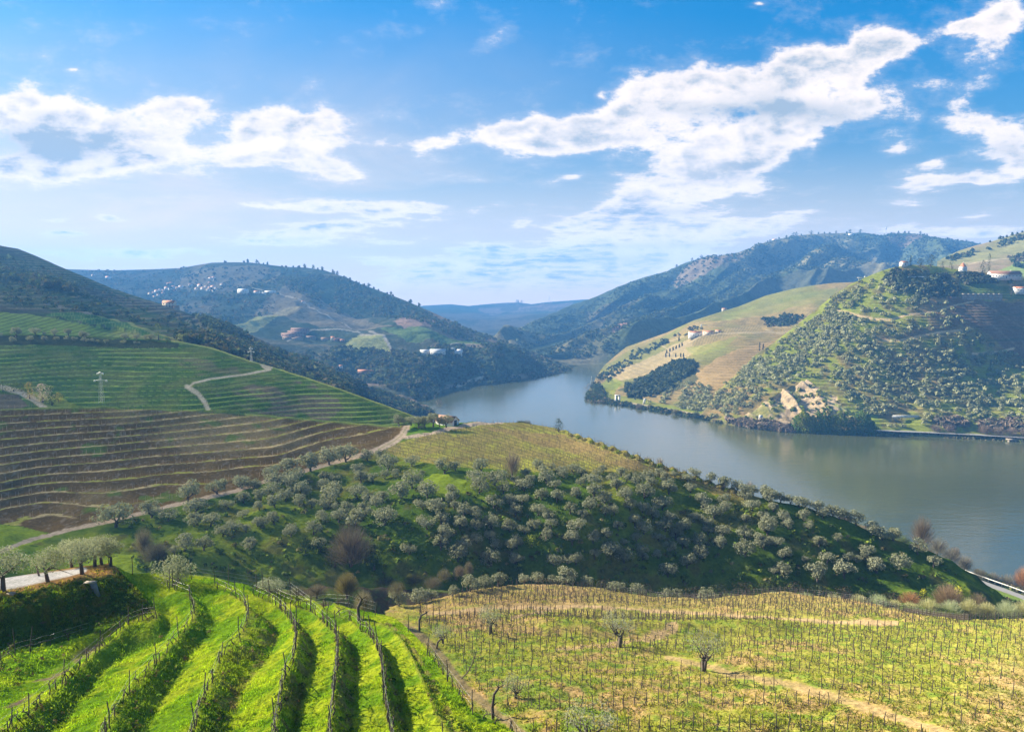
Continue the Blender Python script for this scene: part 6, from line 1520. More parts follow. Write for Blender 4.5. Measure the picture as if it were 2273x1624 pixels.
T_ST = tubes([((0, 0, -.2), (0, 0, 1.0), .066, .058)], 4)
T_ST2 = tubes([((0, 0, -.2), (0, 0, 1.0), .042, .038)], 3)
bulk('distant_stakes', T_ST, rest, m_post, 'hundreds of dark stakes in the farther rows of the stake vineyard', 'stakes', 3, .06)
# vines of the stake vineyard: a stump between each pair of stakes
vx = BPx + rng.uniform(4, 16, len(BPx)); vy = BPy + rng.normal(size=len(BPx)) * 4
vx = np.r_[vx, BPx + rng.uniform(-10, 4, len(BPx)), BPx + rng.uniform(-12, 12, len(BPx))]; vy = np.r_[vy, BPy + rng.uniform(-9, 9, len(BPx)) * .8, BPy - rng.uniform(6, 22, len(BPx)) * np.clip((BPy - 1330) / 250, .1, 1)]
ok = vy > interp(pB.top, vx) + 2; vx, vy = vx[ok], vy[ok]
qx, qy, qz = pB.surf(vx, vy); order = np.argsort(qy); nv = 300 - n_v; done = 0; restv = []; sel = []
for i in order:
    loc = Vector((float(qx[i]), float(qy[i]), float(qz[i])))
    if done < nv and vy[i] < 1640 and vx[i] < 2290: sel.append((i, loc)); done += 1
    else: restv.append((loc, rng.uniform(.6, .95)))
sel.sort(key=lambda q: vx[q[0]])
for j, (i, loc) in enumerate(sel):
    put('grapevine', VN[j % 7], loc, rng.uniform(-.5, .5), rng.uniform(.6, .9), f'stubby leafless vine, {ordinal(j + 1)} from left at the stake vineyard front', 'grapevine', 'leafless vines near the front of the stake vineyard')
bulk('distant_vines', vine_mesh(533, .5, .4), restv, m_vine, 'hundreds of stubby leafless vines among the farther stakes', 'grapevines', 4, .15)
# wires over the far rim fence
S = []
rim = [pB.pt(px, interp(pB.top, px) + 2.0) for px in np.arange(1380, 2300, 12)]
for hh in (.5, .95, 1.35): S += wire([p + Vector((0, 0, hh)) for p in rim], .012)
o = link('rim_fence_wires', mesh_np('rim_fence_wires', *tubes(S, 3), m_wire)); tag(o, 'wires of the fence along the far rim of the stake vineyard', 'wire')
rimp = [(pB.pt(px, interp(pB.top, px) + 2.0), rng.uniform(1.4, 1.7)) for px in np.arange(1010, 2300, 8.5)]
bulk('rim_fence_posts', T_ST, rimp, m_post, 'close-set thin posts of the fence along the far rim of the stake vineyard', 'posts', 8, .04)

# pale stakes on the ploughed and green terraces
locs = []
for k in range(40):
    zz0 = None
r = np.random.default_rng(77)
cand = np.stack([r.uniform(-40, 900, 60000), r.uniform(905, 1182, 60000)], 1)
cand = cand[inpoly(cand[:, 0], cand[:, 1], F_POLY) & (polydist(cand[:, 0], cand[:, 1], TRACK_C) > 8)]
x, y, z = pC.base(cand[:, 0], cand[:, 1]); zz = z + (fbm(x * .012, y * .012, 3, 81) - .5) * 1.2
fr = zz / 1.6 - np.floor(zz / 1.6); ok = np.abs(fr - .94) < .03
key = np.floor(zz / 1.6) * 10000 + np.floor(cand[:, 0] / 13.5); sub = np.where(ok)[0]
_, first = np.unique(key[sub], return_index=True); sub = sub[first]
x, y, z = pC.surf(cand[sub, 0], cand[sub, 1])
bulk('ploughed_terrace_stakes', T_ST2, [(np.array([a, b, c]), h) for a, b, c, h in zip(x, y, z, r.uniform(1.3, 1.7, len(x)))], m_palepost, 'pale thin stakes standing along every ploughed terrace', 'stakes', 5, .03)
cand = np.stack([r.uniform(-40, 900, 60000), r.uniform(770, 945, 60000)], 1)
tp = interp(TOP_G, cand[:, 0]); cand = cand[cand[:, 1] > tp + 10]
x, y, z = pG.base(cand[:, 0], cand[:, 1]); zz = z + (fbm(x * .010, y * .010, 3, 121) - .5) * 4.0
fr = zz / 1.45 - np.floor(zz / 1.45); ok = np.abs(fr - .90) < .03
key = np.floor(zz / 1.45) * 10000 + np.floor(cand[:, 0] / 10.0); sub = np.where(ok)[0]
_, first = np.unique(key[sub], return_index=True); sub = sub[first]
x, y, z = pG.surf(cand[sub, 0], cand[sub, 1])
m_palepost2 = plain_mat('green_grey_stake', (0.17, 0.18, 0.12), .9, .2, .4)
bulk('green_terrace_stakes', T_ST2, [(np.array([a, b, c]), h) for a, b, c, h in zip(x, y, z, r.uniform(1.2, 1.5, len(x)))], m_palepost2, 'thin grey stakes along the green terraces of the middle hill', 'stakes', 6, .03)
# stakes and low vine rows of the flat vineyard by the river
r = np.random.default_rng(78)
cand = np.stack([r.uniform(850, 1660, 30000), r.uniform(935, 1110, 30000)], 1)
cand = cand[inpoly(cand[:, 0], cand[:, 1], E_POLY)]
cand = cand[cand[:, 1] > interp(pC.top, cand[:, 0]) + 2]
ph = (cand[:, 1] - 0.30 * (cand[:, 0] - 900) - 2.2e-4 * (cand[:, 0] - 1100) ** 2) / 5.0
cand = cand[np.abs(ph - np.round(ph)) < .12][:3600]
x, y, z = pC.surf(cand[:, 0], cand[:, 1])
bulk('shoulder_vines', vine_mesh(540, .8, .5), [(np.array([a, b, c]), h) for a, b, c, h in zip(x, y, z, r.uniform(.8, 1.2, len(x)))], plain_mat('young_vine_wood', (.10, .085, .05), .9), 'low vine rows of the flat vineyard above the river', 'grapevines', 7, .1)
crest = [(pC.pt(px, interp(pC.top, px) + .6), rng.uniform(1.3, 1.8)) for px in list(np.arange(1050, 1250, 9)) + list(np.arange(1262, 1640, 14.5))]
bulk('crest_posts', T_ST, crest, m_post, 'thin posts standing on the crest against the river', 'posts', 9, .05)
# grass tufts on the scalloped terrace ends
S = []
for k, px in enumerate(np.arange(1268, 1650, 15.0)):
    leafy_tree('grass_hummock', pC, px, interp(pC.top, px) + 7, 7, 16, (.16, .20, .03) if k % 2 else (.24, .21, .08), f'grassy terrace end on the crest above the river, {ordinal(k + 1)} from left', 'hummock', 'grassy terrace ends on the crest', n=110, leaf=.5, trunk_h=0)
# ------------------------------------------------------------------ buildings and other built things
def boxv(x0, x1, y0, y1, z0, z1):
    V = np.array([(x, y, z) for z in (z0, z1) for y in (y0, y1) for x in (x0, x1)], float)
    F = np.array([(0, 2, 3, 1), (4, 5, 7, 6), (0, 1, 5, 4), (2, 6, 7, 3), (0, 4, 6, 2), (1, 3, 7, 5)])
    return V, F
m_white = plain_mat('white_render', (0.54, 0.53, 0.50), .9, .08, 2)
m_cream = plain_mat('cream_render', (0.55, 0.46, 0.34), .9, .1, 2)
m_roof = plain_mat('terracotta_tiles', (0.40, 0.155, 0.075), .85, .25, 1)
m_oldroof = plain_mat('old_terracotta_tiles', (0.21, 0.11, 0.07), .9, .35, 1)
m_red = plain_mat('red_brown_render', (0.22, 0.14, 0.12), .9, .15, 2)
m_glass = plain_mat('dark_window', (0.04, 0.05, 0.06), .2, .1, 2)
m_stone = plain_mat('dry_stone', (0.26, 0.22, 0.17), .95, .3, .8)
m_metal = plain_mat('galvanised_steel', (0.36, 0.37, 0.37), .4, .1, 2, .5)
m_asph = plain_mat('worn_asphalt', (0.19, 0.185, 0.18), .9, .12, 2)
m_grey = plain_mat('grey_sheet_roof', (0.42, 0.44, 0.47), .6, .12, 3)
m_text = plain_mat('sign_lettering', (0.28, 0.33, 0.36), .8, .05, 2)
def gable(w, d, h, rise, over=.35, th=.18, axis='x'):
    """pitched roof with eaves and thickness; ridge along x"""
    a = w / 2 + over; b = d / 2 + over; z0 = h - over * rise / (d / 2)
    V = [(-a, -b, z0), (a, -b, z0), (a, 0, h + rise), (-a, 0, h + rise), (a, b, z0), (-a, b, z0)]
    V += [(x, y, z + th) for x, y, z in V]
    F = [(0, 1, 2, 3), (3, 2, 4, 5), (6, 9, 8, 7), (9, 11, 10, 8), (0, 6, 7, 1), (5, 4, 10, 11), (0, 3, 9, 6), (3, 5, 11, 9), (1, 7, 8, 2), (2, 8, 10, 4)]
    return np.array(V, float), np.array(F)
def house(name, loc, rz, w, d, h, rise, wall, roof, label, cat='house', group=None, win=(3, 1), door=True, chimney=False, parts=True):
    e = empty(name, loc, rz); tag(e, label, cat, group)
    V, F = boxv(-w / 2, w / 2, -d / 2, d / 2, -2.5, h)
    # gable ends
    G = np.array([(-w / 2, -d / 2, h), (-w / 2, d / 2, h), (-w / 2, 0, h + rise), (-w / 2 + .01, 0, h + rise), (w / 2, -d / 2, h), (w / 2, d / 2, h), (w / 2, 0, h + rise), (w / 2 - .01, 0, h + rise)])
    GF = np.array([(0, 1, 2, 3), (4, 6, 7, 5)])
    V, F = join([(V, F), (G, GF)])
    link('wall', mesh_np('wall', V, F, wall), e)
    r = link('roof', mesh_np('roof', *gable(w, d, h, rise), roof), e)
    if chimney: link('chimney', mesh_np('chimney', *boxv(w * .2, w * .2 + .7, -.4, .3, h + rise * .4, h + rise + 1.0), wall), r)
    if win[0]:
        nx, nz = win
        for j in range(nz):
            for i in range(nx):
                x = -w / 2 + w * (i + .5) / nx; z = h * (j + .55) / nz - h * .05; ww = min(.55, w / nx * .22); hh = min(.65, h / nz * .25)
                if door and i == nx // 2 and j == 0:
                    o = link('door', mesh_np('door', *boxv(x - .5, x + .5, -d / 2 - .03, -d / 2 + .05, 0, 2.1), m_glass), e); continue
                link('window', mesh_np('window', *boxv(x - ww, x + ww, -d / 2 - .03, -d / 2 + .05, z - hh, z + hh), m_glass), e)
    return e
def hs(patch, px, py, wpx, hpx, name, label, wall=None, roof=None, rz=0.0, dr=.7, rise=.35, win=(3, 1), cat='house', group=None, loc=None, chimney=False, door=True):
    g = loc or patch.pt(px, py); D = g.y; w = wpx / FPX * D; h = hpx / FPX * D
    return house(name, g, rz, w, w * dr, h / (1 + rise), h / (1 + rise) * rise, wall or m_white, roof or m_roof, label, cat, group, win, door, chimney)
# barn on the knoll
g = atD(993, 942, 303, 0)
house('barn', g, -.55, 8.2, 5.0, 1.8, 1.9, m_white, m_oldroof, 'whitewashed barn with old terracotta roof on the knoll above the river', 'barn', None, (0, 0))
e = bpy.data.objects['barn']
link('door', mesh_np('door', *boxv(4.07, 4.16, -.9, .9, 0, 2.2), m_glass), e)
e = empty('stone_wall', atD(1023, 943, 304, 0), -.2); tag(e, 'low dry-stone wall right of the barn', 'wall')
for k in range(8): link('stone', mesh_np('stone', *boxv(-3 + k * .8, -3 + k * .8 + .76, -.3, .3, -.5, .7 + .15 * math.sin(k * 2.3)), m_stone), e)
# orange-roofed house on the dark mountain
hs(pI, 376, 678, 25, 14, 'farmhouse', 'cream farmhouse with orange roof on the shoulder of the dark terraced mountain', m_cream, m_roof, .1, .6, .5, (4, 2), chimney=True, loc=atD(376, 681, 812, 0))
hs(pI, 388, 684, 14, 7, 'outbuilding', 'low stone outbuilding right below the orange-roofed farmhouse', m_stone, m_oldroof, .1, .6, .3, (0, 0), 'outbuilding', loc=atD(390, 686, 808, 0))
# village
VIL = [(333, 652, 7), (341, 650, 6), (348, 647, 8), (356, 644, 7), (363, 646, 6), (370, 640, 8), (378, 642, 7), (385, 638, 8), (394, 640, 7), (402, 637, 9), (374, 631, 7), (380, 629, 6), (423, 632, 8), (444, 634, 9), (450, 639, 7), (458, 636, 8), (466, 640, 8), (473, 637, 9), (462, 644, 7), (474, 645, 6), (465, 628, 6), (493, 632, 7), (467, 618, 7), (474, 617, 7), (477, 622, 6), (240, 618, 10), (207, 612, 6), (352, 655, 6), (343, 658, 5), (436, 641, 6), (480, 641, 7), (362, 651, 6), (390, 645, 6)]
for k, (px, py, w) in enumerate(VIL):
    hs(pJ, px, py + 1, w * 1.0, w * .55, 'village_house', f'small {"white" if k % 4 else "rosy"} village house, {ordinal(k + 1)} counted from the lower left', m_white if k % 4 else m_cream, m_roof if k % 3 else m_oldroof, rng.uniform(-.5, .5), .8, .4, (2, 1), 'house', 'houses of the hillside village', door=False)
for k, (px, py, w, h, lab) in enumerate([(540, 650, 22, 9, 'long white building on the mountain right of the village'), (532, 651, 8, 5, 'small shed left of the long white building'), (570, 650, 12, 5, 'white house between the long building and the terrace'), (600, 650, 22, 5, 'low white building on the shoulder of the village mountain'), (586, 652, 8, 4, 'tiny white house left of the low building')]):
    hs(pJ, px, py + 1, w, h, 'white_building', lab, m_white, m_roof if k in (1, 2) else m_grey, rng.uniform(-.2, .3), .5, .3, (4, 1), 'house', door=False)
# stepped red building complex
for k, (px, py, w, h) in enumerate([(648, 744, 44, 7), (660, 738, 40, 6), (666, 732, 38, 6), (640, 750, 24, 6), (690, 749, 22, 5), (722, 752, 18, 5), (660, 752, 26, 6)]):
    hs(pJ, px, py + 2, w, h, 'terraced_block', f'{ordinal(k + 1)} stepped tier of the reddish building complex on the valley slope', m_red if k < 3 else m_stone, m_oldroof, .1, .35, .25, (6, 1), 'building', 'stepped tiers of the reddish complex', door=False)
for k, (px, py, w, h, lab) in enumerate([(739, 754, 9, 8, 'white tower-like house at the end of the reddish complex'), (748, 755, 14, 6, 'red-roofed house right of the tower-like house'), (760, 757, 10, 5, 'small red house at the right end of the hamlet'), (672, 670, 6, 3, 'tiny white house on the upper slope')]):
    hs(pJ, px, py + 1, w, h, 'hamlet_house', lab, m_white if k in (0, 3) else m_red, m_roof, .2, .7, .35, (2, 1), 'house', door=False)
# winery with silos
for k, (px, py, w, h, lab) in enumerate([(944, 787, 22, 12, 'left white hall of the riverside winery'), (972, 786, 34, 12, 'wide central hall of the riverside winery'), (1008, 788, 36, 9, 'right low hall of the riverside winery'), (1003, 782, 14, 9, 'small raised hall of the riverside winery'), (1021, 786, 12, 12, 'narrow end block of the riverside winery')]):
    hs(pJ, px, py + 1, w, h, 'winery_hall', lab, m_white, m_grey, .08, .5, .3, (5, 1), 'winery hall', 'halls of the riverside winery')
for k in range(4):
    px = 981 + k * 4.2; g = atD(px, 778, 1112, 0)
    S = [((0, 0, -3), (0, 0, 5.0), 1.25, 1.25), ((0, 0, 5.0), (0, 0, 5.6), 1.25, .2)]
    o = link('silo', mesh_np('silo', *tubes(S, 10), m_white)); o.location = g; tag(o, f'white cylindrical silo, {ordinal(k + 1)} from left behind the winery halls', 'silo', 'silos of the riverside winery')
for k, (px, py, w, h, lab) in enumerate([(808, 829, 26, 9, 'brick-red house among terraces near the left shore'), (822, 828, 14, 7, 'small red annex right of the brick-red house'), (892, 843, 26, 6, 'long red-roofed house near the left shore'), (905, 844, 12, 7, 'white gabled house at the end of the long red-roofed one'), (757, 814, 8, 4, 'small white shed above the gully'), (800, 826, 10, 6, 'pale house left of the brick-red house')]):
    hs(None, px, py, w, h, 'shore_house', lab, (m_red, m_red, m_cream, m_white, m_white, m_cream)[k], m_roof, .15, .5, .4, (3, 1), 'house', loc=atD(px, py, 985, 0))
# right bank
hs(pM, 1543, 748, 28, 13, 'quinta_house', 'red-roofed house with white loggia above the bright vineyards', m_white, m_roof, .0, .45, .25, (5, 1))
hs(pM, 1572, 742, 24, 8, 'quinta_annex', 'low salmon-roofed annex right of the house above the vineyards', m_cream, m_roof, -.3, .5, .4, (3, 1))
hs(pM, 1594, 737, 12, 5, 'quinta_shed', 'small shed at the right end of the vineyard house group', m_cream, m_roof, -.3, .6, .4, (2, 1), 'shed')
hs(pM, 1608, 690, 10, 4, 'ridge_house', 'tiny red-roofed house on the ridge of the bright vineyard hill', m_cream, m_roof, 0, .6, .4, (2, 1), loc=atD(1608, 688, 1290, 0))
g = pM.pt(1371, 893); e = empty('white_arch', g, .25); tag(e, 'white rectangular gateway frame beside the right shore railway', 'gateway')
k_ = g.y / FPX
link('pillar', mesh_np('pillar', *boxv(-6 * k_, -2.5 * k_, -1, 1, -1, 15 * k_), m_white), e); link('pillar', mesh_np('pillar', *boxv(2.5 * k_, 6 * k_, -1, 1, -1, 15 * k_), m_white), e)
link('lintel', mesh_np('lintel', *boxv(-6 * k_, 6 * k_, -1.2, 1.2, 15 * k_, 17 * k_), m_white), e); link('panel', mesh_np('panel', *boxv(-2.5 * k_, -1 * k_, -.2, .2, -1, 15 * k_), m_grey), e)
def slab(name, patch, px, py, w, h, lab, cat, tilt=.2, mat=None, loc=None):
    g = loc or patch.pt(px, py); k = g.y / FPX
    V, F = boxv(-w / 2 * k, w / 2 * k, -.4, .4, -1, h * k); V[:, 0] += V[:, 2] * tilt
    e = empty(name, g); tag(e, lab, cat)
    link('panel', mesh_np('panel', V, F, mat or m_white), e)
    V, F = boxv(-w / 2 * k - .2, w / 2 * k + .2, -.7, .7, -1, .3); link('footing', mesh_np('footing', V, F, m_stone), e)
    return e
slab('white_marker', pM, 1429, 896, 5, 12, 'leaning white marker board beside the railway', 'marker', .22)
slab('white_marker', pN, 1688, 930, 8, 9, 'white marker block at the foot of the cliff', 'marker', .1)
# estate hill top
hs(pN, 2006, 589, 16, 9, 'chapel', 'small white chapel with orange roof at the top left of the estate hill', m_white, m_roof, .35, .6, .4, (1, 1), 'chapel')
g = pN.pt(2137, 603); k_ = g.y / FPX
e = empty('round_tower', g); tag(e, 'round white tower with conical terracotta roof on the estate hill', 'tower')
link('wall', mesh_np('wall', *tubes([((0, 0, -2), (0, 0, 10 * k_), 8.2 * k_, 7.8 * k_)], 20), m_white), e)
rf = link('roof', mesh_np('roof', *tubes([((0, 0, 9.5 * k_), (0, 0, 19 * k_), 7.6 * k_, 1.0 * k_)], 20), m_roof), e)
link('finial', mesh_np('finial', *tubes([((0, 0, 19 * k_), (0, 0, 22 * k_), .3, .1)], 6), m_white), rf)
for t in (-2.2, -1.57, -.9):
    c_, s_ = math.cos(t), math.sin(t); V, F = boxv(-.35, .35, -.1, .1, 2, 3.2); R = 8.05 * k_
    V = np.stack([V[:, 0] * -s_ + (R + V[:, 1]) * c_, V[:, 0] * c_ + (R + V[:, 1]) * s_, V[:, 2]], 1); link('window', mesh_np('window', V, F, m_glass), e)
g = pN.pt(2228, 618); k_ = g.y / FPX
e = house('manor_house', g, -.12, 62 * k_, 22 * k_, 10 * k_, 6 * k_, m_white, m_oldroof, 'long white manor house with terracotta roof and columned veranda on the estate hill', 'manor', None, (9, 1), True, True)
for i in range(9):
    x = -18 * k_ + i * 6.2 * k_
    link('column', mesh_np('column', *tubes([((x, -13.5 * k_, -2), (x, -13.5 * k_, 8.6 * k_), .22, .2)], 6), m_white), e)
link('veranda_roof', mesh_np('veranda_roof', *boxv(-20 * k_, 33 * k_, -14.4 * k_, -11.02 * k_, 8.6 * k_, 9.2 * k_), m_oldroof), e)
hs(pN, 2264, 648, 28, 12, 'farm_building', 'white farm building with orange roof at the right edge of the estate hill', m_white, m_roof, .0, .6, .35, (4, 1), 'farm building')
hs(pN, 1916, 622, 16, 5, 'covered_terrace', 'flat pale pavilion roof on the left shoulder of the estate hill', m_cream, m_roof, .0, .4, .3, (2, 1), 'pavilion', loc=atD(1925, 626, 895, 0))
# construction crane near it
g = atD(1906, 626, 905, 0); k_ = g.y / FPX
e = empty('small_crane', g); tag(e, 'small white crane on the left shoulder of the estate hill', 'crane')
link('mast', mesh_np('mast', *tubes([((0, 0, -2), (0, 0, 10 * k_), .45, .4)], 4), m_metal), e)
link('jib', mesh_np('jib', *boxv(-4 * k_, 16 * k_, -.3, .3, 9 * k_, 10.3 * k_), m_white), e); link('counterweight', mesh_np('counterweight', *boxv(12 * k_, 15.5 * k_, -.6, .6, 10.3 * k_, 12.8 * k_), m_white), e)
# pool edge
e = empty('pool_terrace', pN.pt(2038, 617)); tag(e, 'white curved edge of the hillside pool below the pines', 'pool'); k_ = pN.pt(2038, 617).y / FPX
for j in range(6):
    V, F = boxv(-24 * k_ + j * 8 * k_, -24 * k_ + j * 8 * k_ + 7.9 * k_, -.5, .5, .4 + 1.2 * k_ * math.sin(j / 5 * math.pi), 1.5 + 1.2 * k_ * math.sin(j / 5 * math.pi)); link('coping', mesh_np('coping', V, F, m_white), e)
# retaining wall
g = pN.pt(2180, 664); k_ = g.y / FPX
e = empty('retaining_wall', g); tag(e, 'long grey-brown retaining wall above the ploughed terraces of the estate', 'wall')
for j in range(8):
    for i in range(3):
        link('stone_course', mesh_np('stone_course', *boxv(-45 * k_ + j * 11.2 * k_, -45 * k_ + (j + 1) * 11.2 * k_ - .06, -.5 + i * .12 + .05 * (j % 2), .6, -2 + i * 5.6 * k_, -2 + (i + 1) * 5.6 * k_ - .06), m_stone), e)
# the big estate sign
g = pN.pt(2008, 928); k_ = g.y / FPX
e = empty('estate_sign', g + Vector((0, -2.0, 0))); tag(e, 'long white sign board with grey capital letters on the terraces above the far road', 'sign')
W_, H_ = 59 * k_, 6.2 * k_
link('board', mesh_np('board', *boxv(-W_ / 2, W_ / 2, -.15, .15, .8, .8 + H_), m_white), e)
for j in range(5): link('post', mesh_np('post', *boxv(-W_ / 2 + W_ * (j + .5) / 5 - .15, -W_ / 2 + W_ * (j + .5) / 5 + .15, .16, .4, -2.5, .8 + H_), m_metal), e)
tc = bpy.data.curves.new('lettering', 'FONT'); tc.body = 'QUINTA DO CRASTO'; tc.size = H_ * 1.02; tc.align_x = 'CENTER'; tc.align_y = 'CENTER'; tc.extrude = .04; tc.space_character = 1.05; tc.offset = .04
tc.materials.append(m_text)
tmp = bpy.data.objects.new('lettering', tc); lm = bpy.data.meshes.new_from_object(tmp); bpy.data.objects.remove(tmp); to = link('lettering', lm, e); to.location = (0, -.19, .8 + H_ / 2); to.rotation_euler = (math.pi / 2, 0, 0)
# jetty
g = atD(2243, 981, dsh(982)); e = empty('jetty', g); tag(e, 'small grey stone jetty block at the far shore', 'jetty'); k_ = g.y / FPX
link('deck', mesh_np('deck', *boxv(-9 * k_, 9 * k_, -3, 4, 6 * k_, 8 * k_), m_stone), e)
for x_ in (-8, -1, 6): link('pier', mesh_np('pier', *boxv(x_ * k_, (x_ + 3) * k_, -2.5, 3.5, -2, 6 * k_), m_stone), e)
# far road and railway as ribbons of their own
def ribbon(name, pts, w, mat, lab=None, kind='structure', dz=.15):
    V = []; n = len(pts)
    for i, p in enumerate(pts):
        t = (pts[min(i + 1, n - 1)] - pts[max(i - 1, 0)]); t.z = 0; t.normalize(); s = Vector((-t.y, t.x, 0)) * w / 2
        V.append(tuple(p + s + Vector((0, 0, dz)))); V.append(tuple(p - s + Vector((0, 0, dz))))
    F = [(2 * i, 2 * i + 2, 2 * i + 3, 2 * i + 1) for i in range(n - 1)]
    o = link(name, mesh_np(name, np.array(V), np.array(F), mat)); tag(o, lab, None, None, kind); return o
far = [(a, b - 12.5) for a, b in SHORE_R if a >= 1940]
ribbon('far_road', [atD(a, b, dsh(b + 12.5) + 4 + 0, 0) for a, b in far], 7, m_asph, dz=.5)
# near lane with guard rail at the right
def lane_pt(px, py): return atD(px, py, (CAM_Z - 8) * FPX / (py - YH))
lx = np.linspace(2085, 2460, 26); ly = interp([(2085, 1258)] + LANE_D, lx)
LP = [lane_pt(a, b) for a, b in zip(lx, ly)]
ribbon('lane', LP, 7.0, m_asph, dz=.25)
e = empty('guard_rail', LP[8]); tag(e, 'white steel guard rail along the river side of the lane', 'guard rail')
S = []; off = Vector((0, 0, 0))
for p, q in zip(LP[:-1], LP[1:]):
    t = (q - p); t.z = 0; t.normalize(); s = Vector((-t.y, t.x, 0)); s = s if s.y > 0 else -s
    a = p + s * 6.2 - LP[8]; b = q + s * 6.2 - LP[8]
    S.append(((a.x, a.y, a.z + .85), (b.x, b.y, b.z + .85), .24, .24))
link('rail', mesh_np('rail', *tubes(S, 4), m_white), e)
for (p0, p1, _, _) in S[::1]:
    link('post', mesh_np('post', *tubes([((p0[0], p0[1], p0[2] - 1.2), p0, .08, .08)], 4), m_metal), e)
# pylons
def pylon(loc, H, W, label):
    e = empty('power_pylon', loc); tag(e, label, 'pylon', 'lattice power pylons')
    S = []; n = 9
    for sx in (-1, 1):
        for sy in (-1, 1): S.append(((sx * W / 2, sy * W / 2, -1), (sx * W * .14, sy * W * .14, H), .055, .045))
    for k in range(n):
        z0 = H * k / n; z1 = H * (k + 1) / n; w0 = W / 2 * (1 - .72 * k / n); w1 = W / 2 * (1 - .72 * (k + 1) / n)
        for sy in (-1, 1):
            S.append(((-w0, sy * w0, z0), (w1, sy * w1, z1), (.028), (.028))); S.append(((w0, sy * w0, z0), (-w1, sy * w1, z1), (.028), (.028)))
            S.append(((-w1, sy * w1, z1), (w1, sy * w1, z1), (.028), (.028)))
    link('lattice_mast', mesh_np('lattice_mast', *tubes(S, 3), m_metal), e)
    for z, w in ((H * .74, H * .2), (H * .98, H * .09)):
        c = link('cross_arm', mesh_np('cross_arm', *tubes([((-w, 0, z), (w, 0, z + .1), .11, .11), ((-w, 0, z), (0, 0, z + .8), .06, .06), ((w, 0, z), (0, 0, z + .8), .06, .06)], 4), m_metal), e)
        for s in (-1, 1): link('insulator', mesh_np('insulator', *boxv(s * w - .3, s * w + .3, -.2, .2, z - .4, z + .25), m_white), c)
    return e
pylon(pG.pt(226, 893), 66 / FPX * pG.pt(226, 893).y, 1.8, 'tall lattice pylon standing on the green terraces left of the fork in the track')
pylon(pG.pt(558, 803), 30 / FPX * pG.pt(558, 803).y, 1.3, 'small lattice pylon near the crest of the green terraces')
for k, (px, py, h) in enumerate([(788, 892, 16), (802, 890, 20), (830, 915, 18), (855, 925, 24)][:0]): pass
def mast(loc, H, label, r=.35, arms=False):
    e = empty('radio_mast', loc); tag(e, label, 'mast')
    link('pole', mesh_np('pole', *tubes([((0, 0, -3), (0, 0, H), r, r * .6)], 5), m_metal), e)
    link('antenna', mesh_np('antenna', *boxv(-r * 2.2, r * 2.2, -r, r, H * .72, H * .95), m_grey), e)
    if arms: link('cross_arm', mesh_np('cross_arm', *boxv(-.5, 9, -.2, .2, H * .88, H * .92), m_metal), e)
mast(pL.pt(1966, 520), 17 / FPX * pL.pt(1966, 520).y, 'red-grey radio mast on the highest ridge on the right', .8)
mast(pK.pt(1219, 671), 13 / FPX * pK.pt(1219, 671).y, 'thin mast on the hill at the end of the valley', .9)
mast(pM.pt(1556, 750), 32 / FPX * pM.pt(1556, 750).y, 'white pole with a cross arm beside the red-roofed house', .35, True)
mast(pO.pt(2256, 522), 9 / FPX * pO.pt(2256, 522).y, 'thin mast on the ridge of the pale hill', .5)
g = atD(1313, 846, 985); e = empty('river_beacon', g); tag(e, 'small lattice beacon above the dark tree on the river spit', 'beacon'); k_ = g.y / FPX
link('lattice', mesh_np('lattice', *tubes([((-3 * k_, 0, -4), (0, 0, 9 * k_), .25, .15), ((3 * k_, 0, -4), (0, 0, 9 * k_), .25, .15), ((0, 2, -4), (0, 0, 9 * k_), .25, .15)], 4), m_metal), e)
link('lantern', mesh_np('lantern', *boxv(-.5, .5, -.5, .5, 9 * k_, 11 * k_), m_grey), e)
# ridge buildings far right
hs(pL, 1890, 522, 12, 4, 'ridge_building', 'pale building group on the ridge of the big mountain', m_white, m_grey, 0, .5, .3, (3, 1), 'building')
hs(pL, 1720, 533, 9, 3, 'ridge_building', 'small reddish house on the left ridge of the big mountain', m_cream, m_roof, 0, .5, .3, (2, 1), 'building')
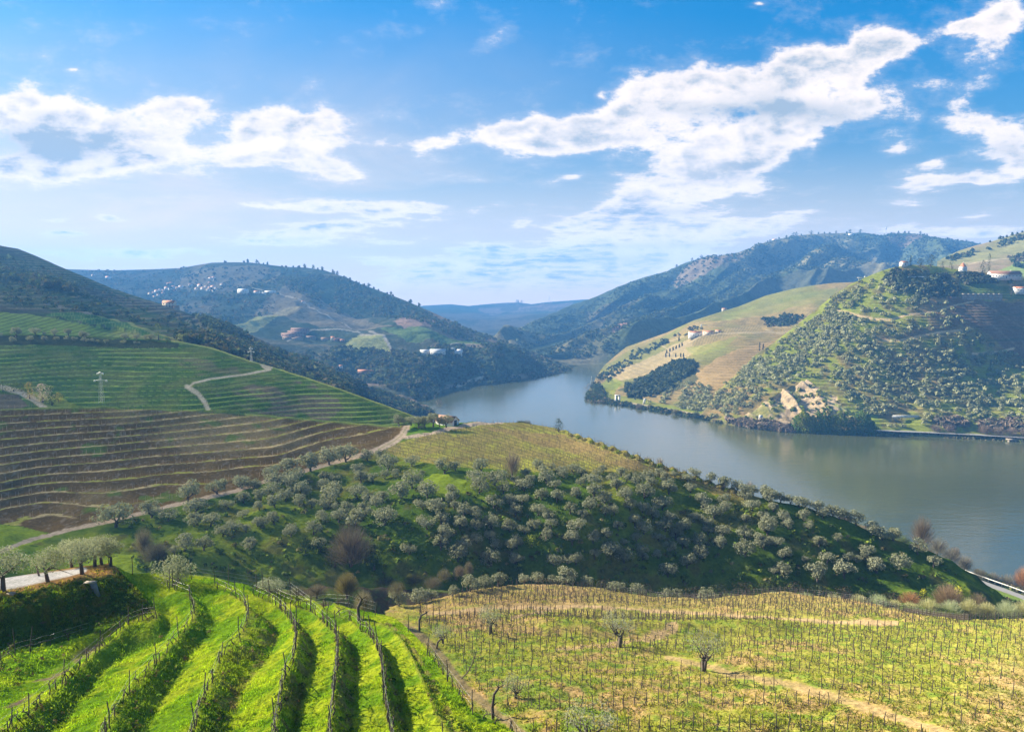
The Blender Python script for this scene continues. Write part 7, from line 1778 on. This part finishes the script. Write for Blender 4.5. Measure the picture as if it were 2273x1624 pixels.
# stump and odd trunks in front
g = pA.pt(205, 1318); o = tubes([((0, 0, -.2), (-.25, 0, 1.0), .26, .22), ((-.25, 0, 1.0), (-.75, .05, 1.02), .12, .10)], 7)
e = empty('stone_slab_post', pA.pt(214, 1316)); tag(e, 'slate post with a flat slab on top, leaning out of the mossy bank', 'slate post')
m_slate = plain_mat('blue_slate', (.10, .11, .13), .7, .2, .3)
V, F = boxv(-.22, .22, -.12, .12, -.3, .95); V[:, 0] -= V[:, 2] * .25; link('post', mesh_np('post', V, F, m_slate), e)
link('slab', mesh_np('slab', *boxv(-.95, -.02, -.25, .25, .952, 1.03), m_stone), e)
def old_trunk(patch, px, py, segs, label, r0=.16, name='old_trunk'):
    g = patch.pt(px, py); S = []; k = g.y / FPX
    p = np.array([0, 0, -.3]); rr = r0
    for dx, dz in segs:
        q = p + np.array([dx * k, 0.1, dz * k + (.3 if p[2] < 0 else 0)]); S.append((p, q, rr, rr * .85)); p = q; rr *= .85
    e = empty(name, g); tag(e, label, 'old trunk'); link('trunk', mesh_np('trunk', *tubes(S, 7), m_bark), e)
    q = np.array([segs[0][0] * k, .1, segs[0][1] * k]); link('branch', mesh_np('branch', *tubes([(q, q + np.array([.5, .1, .5]), r0 * .4, r0 * .2), (p, p + np.array([-.3, 0, .5]), rr * .6, .02), (p, p + np.array([.5, 0, .35]), rr * .6, .02)], 5), m_bark), e)
old_trunk(pB, 1095, 1596, [(-2, 30), (4, 30), (10, 14)], 'thick twisted olive trunk beside the lane near the bottom of the picture', .19)
old_trunk(pB, 1020, 1504, [(18, 12), (12, 22), (8, 24)], 'bent leafless trunk arching right over the lane', .08)
old_trunk(pB, 968, 1438, [(4, 14), (10, 10)], 'short stubby trunk leaning over the terrace edge', .16)
old_trunk(pB, 931, 1400, [(0, 26), (4, 10), (12, 6)], 'black pollarded trunk at the corner where the lane meets the terraces', .2)
old_trunk(pA, 797, 1372, [(-2, 30), (8, 18)], 'slender leaning trunk at the end of the terrace fence', .16)
old_trunk(pA, 88, 1278, [(-6, 14), (-4, 6)], 'small broken trunk behind the pale road', .1)
for k, (px, py, lab) in enumerate([(24, 1318, 'flat pale stone beside the big olive at the left edge'), (1350, 1610, 'whitish stone in the stake vineyard')]):
    g = (pA if k == 0 else pB).pt(px, py); V, F = boxv(-.35, .35, -.25, .25, -.1, .14); V[:, :2] *= (1 - .25 * (V[:, 2:3] > 0)); o = link('flat_stone', mesh_np('flat_stone', V, F, m_stone)); o.location = g; tag(o, lab, 'stone')
